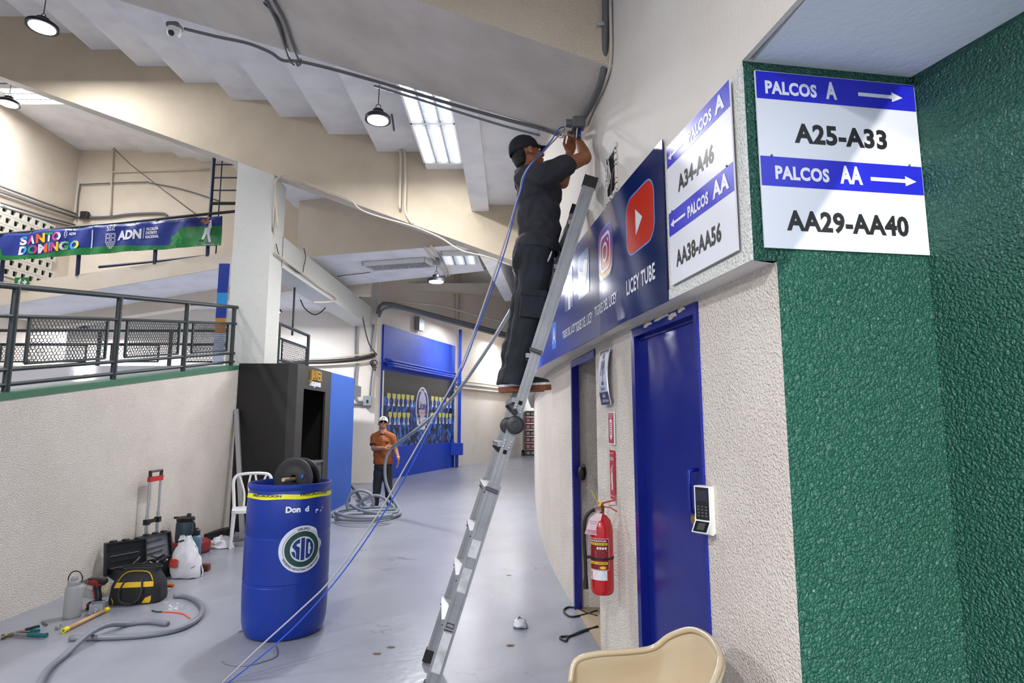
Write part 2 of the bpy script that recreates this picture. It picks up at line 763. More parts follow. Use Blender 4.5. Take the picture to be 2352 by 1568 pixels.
rw = MB()
ys = [-2, 8.60]
rw.slab([Vector((RX, -2, 0)), Vector((RX, 8.6, 0)), Vector((RX - .22, 8.6, 0)), Vector((RX - .22, -2, 0))],
        [Vector((RX, -2, ramp_z(-2))), Vector((RX, 8.6, ramp_z(8.6))), Vector((RX - .22, 8.6, ramp_z(8.6))), Vector((RX - .22, -2, ramp_z(-2)))])
wall_left = struct(rw, 'wall_left', M_CREAM, 'cream stucco side wall of the rising ramp', 'wall')
tr = MB()
tr.slab([Vector((RX + .006, -2, ramp_z(-2) - .035)), Vector((RX + .006, 8.6, ramp_z(8.6) - .035)), Vector((RX - .23, 8.6, ramp_z(8.6) - .035)), Vector((RX - .23, -2, ramp_z(-2) - .035))],
        [Vector((RX + .006, -2, ramp_z(-2) + .02)), Vector((RX + .006, 8.6, ramp_z(8.6) + .02)), Vector((RX - .23, 8.6, ramp_z(8.6) + .02)), Vector((RX - .23, -2, ramp_z(-2) + .02))])
struct(tr, 'trim_1', M_GREENTRIM, parent=wall_left, label='green painted top edge of the ramp wall')
rf = MB()
rf.slab([Vector((RX - .2, -2, ramp_z(-2) - .2)), Vector((RX - .2, 8.75, ramp_z(8.75) - .2)), Vector((-9.9, 8.75, ramp_z(8.75) - .2)), Vector((-9.9, -2, ramp_z(-2) - .2))],
        [Vector((RX - .2, -2, ramp_z(-2))), Vector((RX - .2, 8.75, ramp_z(8.75))), Vector((-9.9, 8.75, ramp_z(8.75))), Vector((-9.9, -2, ramp_z(-2)))])
rf.span((RX + .3, 8.75, ramp_z(9) - .25), (-13.9, 14.2, ramp_z(9)))
struct(rf, 'floor_ramp', M_FLOOR, 'grey painted ramp floor behind the railing', 'floor')
LAND_Z = ramp_z(9)

# ================================================================== column
cl = MB()
CXA, CXB = -4.12, -3.565
cl.cur = 0
_f = lambda x: 3.853 - 0.369 * x
cl.slab([Vector((CXA, 8.5, 0)), Vector((CXB, 8.5, 0)), Vector((CXB, 8.97, 0)), Vector((CXA, 8.97, 0))],
        [Vector((CXA, 8.5, _f(CXA) - .002)), Vector((CXB, 8.5, _f(CXB) - .002)), Vector((CXB, 8.97, _f(CXB) - .002)), Vector((CXA, 8.97, _f(CXA) - .002))])
col = struct(cl, 'concrete_column', M_WHITE, 'square white stucco column at the head of the ramp', 'column')

# ================================================================== sloping beams
BY = 8.5


def beam_z(X):
    return 3.853 - 0.369 * X


def step_z(k):
    return 6.919 - 0.277 * k


def step_x(k):
    return -5.754 + 0.745 * k


def raker(name, y0, y1, xa, xb, h, mats, label, skew=0.0):
    mb = MB()
    pts = [(xa, beam_z(xa)), (xb, beam_z(xb)), (xb, beam_z(xb) + h), (xa, beam_z(xa) + h)]
    f = [Vector((x, y0, z)) for x, z in pts]
    b = [Vector((x, y1 + skew * x, z)) for x, z in pts]
    n = 4
    vs = f + b
    mb.cur = 0
    mb.add(vs, [(0, 1, 2, 3), (7, 6, 5, 4), (1, 5, 6, 2), (2, 6, 7, 3), (3, 7, 4, 0)])
    mb.cur = 1
    mb.add(vs, [(0, 4, 5, 1)])
    return struct(mb, name, mats, label, 'beam')


raker('concrete_beam', 3.33, 4.36, -9.5, .62, 2.6, [M_BEAM, M_SOFF], 'deep cream sloping beam with grey underside across the top', -.095)
raker('concrete_beam', BY, BY + .27, -10.0, .45, 1.25, [M_BEAM, M_SOFF], 'long cream sloping beam resting on the white column')

# stepped underside of the stands
ceil_root = None
cb_ = MB()
cb_.span((-12, -9, 8.6), (6, 34, 8.8))
ceil_root = struct(cb_, 'ceiling', M_CEIL, 'white stepped underside of the seating stands', 'ceiling')


def steps(y0, y1, ks, last=None):
    for k in ks:
        x0, x1 = step_x(k), step_x(k + 1)
        z = step_z(k)
        if k == ks[0]:
            x0 -= 4.0
        mb = MB()
        mb.span((x0, y0, z), (x1 + .10, y1, z + .32))
        mb.build('step_soffit', M_CEIL, ceil_root)


steps(4.2, 8.6, range(-3, 8))
steps(-6, 3.5, range(-3, 8))
# longitudinal downstand beam and low slab beside the right wall
ds = MB()
ds.span((-.60, 4.2, 4.60), (-.34, 8.55, 5.4))
ds.build('downstand_beam', M_CEIL, ceil_root)
ds = MB()
ds.span((-.36, 4.2, 4.70), (.6, 8.55, 5.0))
ds.build('flat_soffit', M_CEIL, ceil_root)
ds = MB()
ds.span((-.6, -6, 4.2), (1.6, 3.4, 4.5))
ds.build('flat_soffit', M_CEIL, ceil_root)

# bay beyond the long beam, left: high flat ceiling then three shallow steps
bc = MB()
bc.span((-12, 8.6, 7.72), (-8.45, 13.4, 8.0))
bc.build('flat_soffit', M_CEIL, ceil_root)
for x0, x1, z in ((-8.5, -7.66, 7.66), (-7.68, -7.2, 7.53), (-7.22, -6.3, 7.44), (-6.32, -5.3, 7.2), (-5.3, -4.3, 6.9), (-4.3, -3.3, 6.6), (-3.3, -2.3, 6.2)):
    bc = MB()
    bc.span((x0, 8.6, z), (x1, 13.4, z + .3))
    bc.build('step_soffit', M_CEIL, ceil_root)

# ================================================================== far left walls
wl = MB()
wl.span((-10.2, 4, 2.0), (-10.0, 13.2, 8.2))
struct(wl, 'wall_far_left', M_CREAM_S, 'cream upper wall far left under the ceiling', 'wall')
wb = MB()
wb.span((-10.2, 13.05, 4.3), (-3.2, 13.25, 8.2))
struct(wb, 'wall_back_left', M_CREAM_S, 'cream upper wall behind the printed banner', 'wall')

# upper walkway slab carrying the banner railing
UY = 10.9


def upper_z(X, base):       # rises gently to the right
    return base + 0.070 * (X + 10.7)


us = MB()
x0, x1 = -12.5, -4.3
bz, tz = 4.06, 4.52


def up_slab(mb, xa, xb, y0, y1, za, zb):
    lo, hi = [], []
    for x, y in ((xa, y0), (xb, y0), (xb, y1), (xa, y1)):
        lo.append(Vector((x, y, upper_z(x, za))))
        hi.append(Vector((x, y, upper_z(x, zb))))
    mb.slab(lo, hi)


pa, pb = WY(0, 657, UY), WY(512, 580, UY)
pc, pd = WY(60, 692, UY), WY(500, 617, UY)
kt = (pb.z - pa.z) / (pb.x - pa.x)
kb = (pd.z - pc.z) / (pd.x - pc.x)


def utop(x):
    return pa.z + kt * (x - pa.x)


def ubot(x):
    return pc.z + kb * (x - pc.x)


xa, xb = -9.99, -4.2
us.cur = 0
us.slab([Vector((xa, UY, ubot(xa))), Vector((xb, UY, ubot(xb))), Vector((xb, 12.3, ubot(xb))), Vector((xa, 12.3, ubot(xa)))],
        [Vector((xa, UY, utop(xa))), Vector((xb, UY, utop(xb))), Vector((xb, 12.3, utop(xb))), Vector((xa, 12.3, utop(xa)))])
upw = struct(us, 'upper_walkway', M_CREAM_S, 'cream concrete edge of the upper walkway below the banner', 'walkway')
us = MB()
us.slab([Vector((xa, 12.1, ubot(xa) - .22)), Vector((xb, 12.1, ubot(xb) - .34)), Vector((xb, 12.35, ubot(xb) - .34)), Vector((xa, 12.35, ubot(xa) - .22))],
        [Vector((xa, 12.1, ubot(xa) + .1)), Vector((xb, 12.1, ubot(xb) + .1)), Vector((xb, 12.35, ubot(xb) + .1)), Vector((xa, 12.35, ubot(xa) + .1))])
us.build('downstand_beam', M_CREAM_S, upw)
us = MB()
us.slab([Vector((xa, UY + .01, ubot(xa) - .012)), Vector((xb, UY + .01, ubot(xb) - .012)), Vector((xb, 12.15, ubot(xb) - .012)), Vector((xa, 12.15, ubot(xa) - .012))],
        [Vector((xa, UY + .01, ubot(xa) + .002)), Vector((xb, UY + .01, ubot(xb) + .002)), Vector((xb, 12.15, ubot(xb) + .002)), Vector((xa, 12.15, ubot(xa) + .002))])
us.build('soffit', M_CEIL, upw)
# ceiling over the landing behind the ramp
lc = MB()
lc.span((-13.9, 12.3, 4.25), (-4.0, 14.9, 4.4))
struct(lc, 'ceiling_landing', M_CEIL, 'white ceiling over the landing behind the ramp', 'ceiling')

# ================================================================== outer wall: plain part, mural part (curved), corridor part
ow_pts = [(-3.38, 15.3), (-3.0, 16.6), (-2.5, 18.2), (-1.95, 19.9), (-1.25, 21.8), (-.5, 23.8), (.30, 25.8), (1.6, 29)]
ow = [Vector((p[0], p[1], 0)) for p in ow_pts]


def owall(mb, pts, z0, z1, th=0.25, off=0.0):
    P = [Vector(p) for p in pts]
    N = []
    for i in range(len(P)):
        d = (P[min(i + 1, len(P) - 1)] - P[max(i - 1, 0)]).normalized()
        N.append(Vector((-d.y, d.x, 0)))
    F = [P[i] - N[i] * off for i in range(len(P))]
    B = [P[i] + N[i] * th for i in range(len(P))]
    n = len(P)
    vs = [Vector((p.x, p.y, z0)) for p in F] + [Vector((p.x, p.y, z1)) for p in F] + [Vector((p.x, p.y, z1)) for p in B] + [Vector((p.x, p.y, z0)) for p in B]
    fs = []
    for i in range(n - 1):
        for a, b in ((0, 1), (1, 2), (2, 3), (3, 0)):
            fs.append((a * n + i, a * n + i + 1, b * n + i + 1, b * n + i))
    fs += [(0, n, 2 * n, 3 * n), (4 * n - 1, 3 * n - 1, 2 * n - 1, n - 1)]
    mb.add(vs, fs)


wk = MB()
owall(wk, [(-13.9, 14.15, 0), (-9, 14.5, 0), (-3.42, 14.9, 0), (-3.38, 15.3, 0)], 0, 5.2)
owall(wk, spline(ow, 6), 0, 5.2)
wall_back = struct(wk, 'wall_back', M_CREAM_W, 'curved cream back wall of the concourse', 'wall')
mural_path = spline([Vector((p[0], p[1], 0)) for p in ow_pts[:4]], 6)
bw = MB()
owall(bw, mural_path, 0, .83, .2, .05)
owall(bw, mural_path, 2.80, 4.0, .2, .05)
owall(bw, mural_path, .8, 2.85, .2, .02)
struct(bw, 'blue_panel', M_BLUEW, parent=wall_back, label='bright blue painted stretch around the mural')
# end of the corridor
ec = MB()
ec.span((.2, 28.0, 0), (3, 28.2, 4))
struct(ec, 'wall_end', M_CREAM_W, 'pale wall at the far end of the corridor', 'wall')

# third sloping beam, low landing soffit and edge beam in the bay behind the long beam
P1, P2 = WY(850, 684, 15.0), WY(1190, 773, 16.3)
b3 = MB()
d3 = (P2 - P1)
A = P1 - d3 * .6
Bq = P2 + d3 * .15
b3.slab([A, Bq, Bq + Vector((0, .3, 0)), A + Vector((0, .3, 0))],
        [Vector((A.x, A.y, 7.5)), Vector((Bq.x, Bq.y, 6.5)), Vector((Bq.x, Bq.y + .3, 6.5)), Vector((A.x, A.y + .3, 7.5))])
struct(b3, 'concrete_beam', M_CREAM_S, 'cream sloping beam above the mural wall', 'beam')
SOZ = 4.50
q = [WZ(725, 592, SOZ), WZ(1085, 560, SOZ), WZ(1112, 622, SOZ), WZ(820, 657, SOZ)]
q[0].x -= .35
q[3].x -= .35
s5 = MB()
vs = q + [Vector((p.x, p.y, 6.6)) for p in q]
s5.cur = 0
s5.add(vs, [(0, 4, 5, 1), (1, 5, 6, 2), (2, 6, 7, 3), (3, 7, 4, 0), (4, 7, 6, 5)])
s5.cur = 1
s5.add(vs, [(0, 1, 2, 3)])
struct(s5, 'landing_soffit', [M_CREAM_S, M_CEIL], 'boxed cream landing with white underside behind the long beam', 'beam')
# edge beam from the column to the mural corner
e5 = MB()
e5.span((-4.0, 8.95, 3.87), (-3.565, 15.2, 4.36))
struct(e5, 'concrete_beam', M_WHITE, 'straight white edge beam running from column to mural corner', 'beam')
e6 = MB()
e6.cur = 0
a0, a1 = WY(1093, 572, 9.6), WY(1160, 692, 14.2)
b0, b1 = WY(1127, 560, 9.6), WY(1182, 690, 14.2)
e6.slab([a0, b0, b1, a1], [p + Vector((0, 0, .6)) for p in (a0, b0, b1, a1)])
struct(e6, 'concrete_beam', M_CEIL, 'short white downstand beam beside the right wall', 'beam')
# ceilings closing the back bay
cb2 = MB()
cb2.span((-4.2, 8.7, 5.6), (1.2, 15.8, 5.8))
cb2.build('flat_soffit', M_CEIL, ceil_root)
cb2 = MB()
cb2.span((-4.5, 15.3, 4.9), (3, 30, 5.1))
cb2.build('flat_soffit', M_CREAM_S, ceil_root)
# closing walls of the hall away from the view
cw = MB()
cw.span((-14, -9, 0), (-13.8, 20, 8.8))
# rear wall added out of view, raking edge shaped to cast the sign's diagonal shadow
struct(cw, 'wall_side', M_CREAM_W, 'plain cream wall closing the hall on the left', 'wall')

rk = MB()
ya = -8.9
pA = Vector((1.42 + .1612 * (2.03 - ya), 0, 2.73 + .0918 * (2.03 - ya)))
pB = Vector((.97 + .1612 * (1.97 - ya), 0, 2.10 + .0918 * (1.97 - ya)))
sl = (pA - pB)
xl = .86 + .1612 * (2 - ya)
pL = pB + sl * ((xl - pB.x) / sl.x)
pT = pB + sl * ((8.8 - pB.z) / sl.z)
ring = [Vector((-14, ya, 0)), Vector((xl, ya, 0)), Vector((xl, ya, pL.z)), Vector((pT.x, ya, 8.8)), Vector((-14, ya, 8.8))]
rk.slab([p + Vector((0, -.2, 0)) for p in ring], ring)
struct(rk, 'wall_rear_blocker', M_CREAM_W, 'unseen rear wall with a raking edge shaped to cast the diagonal shadow on the sign', 'wall')

# ================================================================== lamps
M_LAMPBODY = mat('lamp_dark_metal', (52, 50, 56), 0.4, metal=0.6)
M_LAMPGLOW = mat('lamp_diffuser', (255, 255, 255), 0.4, emit=((246, 246, 255), 9.0))
M_TUBEGLOW = mat('fluorescent_tube', (255, 255, 255), 0.4, emit=((240, 245, 255), 9.0))
M_LOUVRE = mat('louvre_aluminium', (225, 228, 232), 0.25, metal=0.55)
M_FIXTURE = mat('white_fixture_enamel', (228, 228, 228), 0.5)
M_WIRE = mat('dark_wire', (52, 50, 50), 0.6)


def high_bay(u, v, Y, dia, zc, power, label, tilt=0.0):
    p = WY(u, v, Y)
    t = thing('high_bay_lamp', label, 'lamp', (p.x, p.y, p.z), group='round hanging lamps')
    R = dia / 2
    mb = MB()
    mb.lathe([(R * .82, -.008), (R, -.012), (R * 1.0, .03), (R * .82, .055), (R * .45, .075), (R * .42, .12), (R * .2, .135), (0.001, .135)], 32, p)
    mb.build('housing', M_LAMPBODY, t, smooth=40)
    mb = MB()
    mb.lathe([(0.001, -.016), (R * .80, -.016), (R * .82, .01), (0.001, .012)], 32, p)
    mb.build('diffuser', M_LAMPGLOW, t)
    mb = MB()
    mb.tube([p + Vector((0.03 * math.cos(a), 0, .165 + .03 * math.sin(a))) for a in np.linspace(0, 2 * PI, 13)[:-1]], .005, 6, closed=True)
    mb.build('hook', M_LAMPBODY, t)
    mb = MB()
    mb.tube([p + Vector((0, 0, .19)), Vector((p.x + .01, p.y, zc))], .006, 6)
    mb.build('hanging_chain', M_WIRE, t)
    area('lamp_light', p + Vector((0, 0, -.03)), R * 1.5, power, (0.97, 0.97, 1.0), parent=t)
    return t


high_bay(97, 62, 7.3, .37, step_z(-1), 110, 'round high bay lamp hanging at the top left corner')
high_bay(868, 275, 6.7, .305, step_z(4) - .0, 115, 'round high bay lamp beside the paired bright fluorescent fixture')
high_bay(20, 238, 9.9, .34, 7.72, 90, 'round high bay lamp low at the left edge under the long beam')
high_bay(1002, 646, 11.0, .34, SOZ, 120, 'round high bay lamp hanging from the low landing')
high_bay(193, 758, 13.3, .27, 4.25, 160, 'small round lamp seen far off through the ramp railing mesh')


def fixture(name_label, c, ex, ey, tubes, lit, cells=(12, 3), h=.09, modules=1, power=60):
    """louvred fluorescent fixture hung under a soffit: c centre of underside, ex/ey half-axes in plan"""
    t = thing('fluorescent_fixture', name_label, 'lamp', (c.x, c.y, c.z), group='louvred fluorescent fixtures')
    ex, ey = Vector(ex), Vector(ey)
    L, Wd = ex.length * 2, ey.length * 2
    ux, uy, uz = ex.normalized(), ey.normalized(), Vector((0, 0, 1))
    if ux.cross(uy).z < 0:
        uy = -uy
    M = Matrix((( ux.x, uy.x, 0, c.x), (ux.y, uy.y, 0, c.y), (0, 0, 1, c.z), (0, 0, 0, 1)))
    mb = MB()
    e = .025
    mb.box((0, 0, h - .005), (L, Wd, .01), M)
    mb.box((0, -Wd / 2 + e / 2, h / 2), (L, e, h), M)
    mb.box((0, Wd / 2 - e / 2, h / 2), (L, e, h), M)
    mb.box((-L / 2 + e / 2, 0, h / 2), (e, Wd, h), M)
    mb.box((L / 2 - e / 2, 0, h / 2), (e, Wd, h), M)
    for k in range(1, modules):
        mb.box((-L / 2 + L * k / modules, 0, h / 2), (e * 1.4, Wd, h), M)
    mb.build('housing', M_FIXTURE, t)
    if lit:
        for m in range(modules):
            for k in range(tubes):
                mb = MB()
                y = -Wd / 2 + Wd * (k + .5) / tubes
                xa = -L / 2 + L * m / modules + .05
                xb = -L / 2 + L * (m + 1) / modules - .05
                mb.tube([M @ Vector((xa, y, h * .6)), M @ Vector((xb, y, h * .6))], .016, 8)
                mb.build('tube', M_TUBEGLOW, t)
    mb = MB()
    nx, ny = cells
    for k in range(1, nx):
        mb.box((-L / 2 + L * k / nx, 0, .022), (.004, Wd - 2 * e, .04), M)
    for k in range(1, ny + 1):
        for sgn in (-1, 1):
            y = -Wd / 2 + Wd * k / ny
            if abs(y) < Wd / 2 - .01:
                mb.box((0, y + .012 * sgn, .022), (L - 2 * e, .004, .04), M)
    mb.build('louvre', M_LOUVRE, t)
    if lit:
        area('tube_light', c + Vector((0, 0, -.03)), L * .9, power, (0.96, 0.98, 1.0), shape='RECTANGLE', size_y=Wd * .9, parent=t)
        t.children[-1].rotation_euler = (0, 0, math.atan2(ux.y, ux.x))
    return t


# paired bright fixture on the stepped soffit
fixture('bright double fluorescent fixture with six tubes beside the stepped soffit', Vector((-.985, 6.96, step_z(6) - .087)), (0, 1.17, 0), (.28, 0, 0), 3, True, (34, 3), modules=2, power=20, h=.085)
fixture('long unlit louvred fixture under the low landing', Vector((0, 0, 0)) + (WZ(850, 618, SOZ - .09) + WZ(982, 606, SOZ - .09)) / 2, (.62, -.16, 0), (.06, .2, 0), 3, False, (12, 3))
fixture('square lit louvred fixture under the low landing near right wall', (WZ(1018, 583, SOZ - .09) + WZ(1090, 612, SOZ - .09)) / 2, (.0, .34, 0), (.3, -.02, 0), 3, True, (12, 3), power=60)
fixture('lit louvred fixture half hidden by the long beam top left', WZ(80, 222, 7.62), (.55, 0, 0), (0, .3, 0), 3, True, (12, 3), power=70)
# the rows go on behind the viewer
for k, (x, y) in enumerate(((-1.9, -1.2), (-5.2, .8), (-5.2, -4.2), (-1.6, -5.0))):
    t_ = high_bay(868, 275, 7.2, .32, 6, 190, ['round high bay lamp behind the viewpoint near the wall', 'round high bay lamp behind the viewpoint over the ramp', 'round high bay lamp far behind over the ramp', 'round high bay lamp far behind near the wall'][k])
    p0 = WY(868, 275, 7.2)
    t_.location = (x, y, 4.1)

# added unseen lamps that brighten the far corridor and the landing wall
for x, y, lab in ((-1.3, 18.2, 'added unseen round lamp brightening the mural stretch beyond the third beam'), (-.1, 22.5, 'added unseen round lamp brightening the far corridor'), (-5.25, 12.9, 'added round lamp hidden behind the column to brighten the landing wall')):
    t_ = high_bay(868, 275, 7.2, .32, 5.8, 95 if y > 14 else 170, lab)
    t_.location = (x, y, 4.55 if y > 14 else 3.9)

# ================================================================== right wall: doors
def frame_fn(o, T, N):
    o, T, N = Vector(o), Vector(T).normalized(), Vector(N).normalized()
    Z = Vector((0, 0, 1))
    return lambda s, t, off=0.0: o + T * s + Z * t + N * off


def wall_frame(xf, Y, z):
    e = .05
    d = Vector((xf(Y - e) - xf(Y + e), -2 * e, 0)).normalized()     # towards the viewer's right
    n = Vector((d.y, -d.x, 0))
    if n.x > 0:
        n = -n
    return frame_fn((xf(Y), Y, z), d, n)


def fbox(mb, fn, s0, s1, t0, t1, o0, o1):
    P = [fn(s, t, o) for o in (o0, o1) for (s, t) in ((s0, t0), (s1, t0), (s1, t1), (s0, t1))]
    mb.add(P, [(3, 2, 1, 0), (4, 5, 6, 7), (0, 1, 5, 4), (1, 2, 6, 5), (2, 3, 7, 6), (3, 0, 4, 7)])


DOOR_H = 2.03
# --- blue steel door
ym = (D2[0] + D2[1]) / 2
tv = Vector((wall_x(D2[0]) - wall_x(D2[1]), D2[0] - D2[1], 0))
DW = tv.length
fd = frame_fn((wall_x(D2[1]), D2[1], 0), tv, (tv.y, -tv.x, 0))
door2 = thing('door_2', 'glossy dark blue steel door beside the fire extinguisher', 'door', (wall_x(ym), ym, 0), kind='structure')
mb = MB()
fbox(mb, fd, .055, DW - .03, .01, DOOR_H - .055, -.075, -.03)
mb.build('leaf', M_BLUED, door2)
mb = MB()
fbox(mb, fd, 0, .05, 0, DOOR_H, -.14, .012)
fbox(mb, fd, .05, .062, 0, DOOR_H - .05, -.10, -.02)
fbox(mb, fd, DW - .03, DW, 0, DOOR_H, -.14, .012)
fbox(mb, fd, .05, DW - .03, DOOR_H - .05, DOOR_H, -.14, .012)
fbox(mb, fd, .05, DW - .03, DOOR_H - .07, DOOR_H - .05, -.10, -.02)
mb.build('frame', M_BLUED, door2)
mb = MB()
hs = DW - .095
mb.tube(spline([fd(hs, 1.13, -.03), fd(hs, 1.135, .02), fd(hs, 1.16, .028), fd(hs, 1.285, .028), fd(hs, 1.305, .02), fd(hs, 1.31, -.03)], 5), .009, 8)
mb.build('handle', M_BLUED, door2, smooth=True)
M_BRASS = mat('brass', (196, 158, 72), 0.28, metal=0.9)
mb = MB()
kb_ = fd(DW - .058, 1.105, -.03)
nrm = (fd(0, 0, 1) - fd(0, 0, 0)).normalized()
Mk = Matrix.Translation(kb_) @ nrm.to_track_quat('Z', 'Y').to_matrix().to_4x4()
mb.lathe([(.012, 0), (.012, .03), (.021, .034), (.022, .062), (.019, .066), (.0005, .066)], 16, M=Mk)
mb.build('knob', M_BRASS, door2, smooth=40)
mb = MB()
for s0, t0, w, h in ((.2, DOOR_H - .02, .12, .018), (.34, DOOR_H - .012, .2, .012), (.52, DOOR_H - .03, .1, .024), (.63, DOOR_H - .016, .08, .016)):
    mb.add([fd(s0 + w * a, t0 + h * b, .0135) for a, b in ((0, 0), (.3, -.35), (.7, .1), (1, 0), (.9, .8), (.4, 1), (.1, .7))], [tuple(range(7))])
mb.build('peeled_paint', mat('bare_plaster', (198, 192, 180), .9), door2)

# --- open toilet doorway
tv1 = Vector((wall_x(D1[0]) - wall_x(D1[1]), D1[0] - D1[1], 0))
DW1 = tv1.length
f1 = frame_fn((wall_x(D1[1]), D1[1], 0), tv1, (tv1.y, -tv1.x, 0))
door1 = thing('door_1', 'open toilet doorway with a dark blue frame', 'door', (wall_x(4.65), 4.65, 0), kind='structure')
mb = MB()
fbox(mb, f1, 0, .05, 0, DOOR_H - .01, -.05, .01)
fbox(mb, f1, .05, DW1, DOOR_H - .065, DOOR_H - .01, -.05, .01)
mb.build('frame', M_BLUED, door1)
mb = MB()
fbox(mb, f1, .0, DW1, .001, .006, -.6, .0)
mb.build('threshold', M_TAN, door1)
# header wall above both doors
mb = MB()
for f_, w_ in ((fd, DW), (f1, DW1)):
    fbox(mb, f_, -.01, w_ + .01, DOOR_H, 2.2, -.28, 0)
mb.build('door_head', M_CREAM, wall_right)

# toilet room: tiled wall facing the doorway
tw = MB()
tw.span((.56, 5.14, 0), (2.2, 5.24, 2.4))
tile_wall = struct(tw, 'wall_toilet', M_GROUT, 'grey tiled wall inside the toilet doorway', 'wall')
tile_me = None
for r in range(7):
    for c in range(3):
        if tile_me is None:
            tmb = MB()
            tmb.rbox((0, 0, 0), (.497, .012, .329), .002)
            tile_me = tmb.mesh('tile', M_TILE)
        o = bpy.data.objects.new('tile', tile_me)
        COL.objects.link(o)
        o.location = (.60 + .25 + c * .50, 5.134, .168 + r * .333)
        fix(o, tile_wall)
rm = MB()
rm.span((2.0, 3.6, 0), (2.1, 5.3, 2.5))
rm.span((.95, 3.55, 0), (2.1, 3.65, 2.5))
rm.span((.80, 3.6, 2.4), (2.1, 5.3, 2.5))
struct(rm, 'wall_toilet_side', M_TILE, 'side wall of the toilet room', 'wall')
bk = MB()
bk.span((.98, 2.3, 0), (1.1, 3.55, 2.5))
struct(bk, 'wall_behind_door', M_DARK, 'dark closed space behind the blue door', 'wall')

# dark rounded object at the doorway
mb = MB()
p = WY(1337, 1087, 4.98)
mb.lathe([(.001, -.055), (.03, -.05), (.042, -.02), (.045, .015), (.03, .05), (.001, .056)], 14, p, ell=(.8, .6))
o = mb.build('hand_dryer', mat('black_plastic', (22, 22, 24), 0.45), smooth=True)
tag(o, 'small black rounded fitting just inside the toilet doorway', 'fitting')
mb = MB()
mb.tube(spline([p + Vector((-.02, 0, .05)), p + Vector((0, 0, .075)), p + Vector((.025, 0, .06)), p + Vector((.03, 0, .03))], 4), .003, 6)
mb.build('cord_loop', MATS['black_plastic'], o)

# ================================================================== keypad on the wall
M_BLACKGLOSS = mat('black_gloss', (16, 18, 22), 0.2)
M_WHITEPL = mat('white_plastic', (224, 226, 226), 0.4)
fk = frame_fn((wall_x(2.52) - .004, 2.50, 0), (.66, -.75, 0), (-.75, -.66, 0))
kp = thing('access_keypad', 'black and white keypad reader beside the blue door', 'keypad', fk(0, 1.06, 0))
mb = MB()
prof = [(.006, 1.255), (.006, 1.075), (.03, 1.062), (.075, 1.075), (.045, 1.118), (.045, 1.255)]   # (offset, z)
W2 = .036
L_ = [fk(-W2, z, o) for o, z in prof]
R_ = [fk(W2, z, o) for o, z in prof]
mb.slab(L_, R_)
mb.build('body', M_WHITEPL, kp)
mb = MB()
mb.add([fk(-W2 + .006, 1.25, .0465), fk(W2 - .006, 1.25, .0465), fk(W2 - .006, 1.122, .0465), fk(-W2 + .006, 1.122, .0465)], [(3, 2, 1, 0)])
mb.add([fk(-W2 + .006, 1.116, .0475), fk(W2 - .006, 1.116, .0475), fk(W2 - .006, 1.079, .0745), fk(-W2 + .006, 1.079, .0745)], [(3, 2, 1, 0)])
mb.build('front_panel', M_BLACKGLOSS, kp)
mb = MB()
fbox(mb, fk, -W2 + .010, W2 - .010, 1.195, 1.24, .0466, .048)
mb.build('screen', mat('dark_screen', (34, 40, 56), .15), kp)
mb = MB()
for r in range(4):
    for c in range(3):
        fbox(mb, fk, -.022 + c * .017, -.012 + c * .017, 1.135 + r * .012, 1.141 + r * .012, .0466, .048)
tag(mb.build('keys', mat('keypad_print', (70, 76, 84), .5), kp), kind='stuff')
mb = MB()
mb.add([fk(-.016, 1.11, .0525), fk(.016, 1.11, .0525), fk(.016, 1.086, .0705), fk(-.016, 1.086, .0705)], [(3, 2, 1, 0)])
mb.build('finger_sensor', mat('sensor_glass', (70, 72, 70), .2), kp)

# ================================================================== signs on the fascia
M_SIGNW = mat('sign_white', (226, 228, 236), 0.30)
M_SIGNB = mat('sign_blue', (30, 34, 196), 0.32)
M_INKK = mat('sign_black_ink', (18, 18, 22), 0.4)
M_INKW = mat('sign_white_ink', (228, 230, 240), 0.35)


def arrow(d, x0, x1, y, th, hl, hw):
    """arrow from x0 to x1 (head at x1)"""
    sg = 1 if x1 > x0 else -1
    P = [(x0, y - th), (x1 - sg * hl, y - th), (x1 - sg * hl, y - hw), (x1, y), (x1 - sg * hl, y + hw), (x1 - sg * hl, y + th), (x0, y + th)]
    if sg < 0:
        P.reverse()
    d.shape(P)


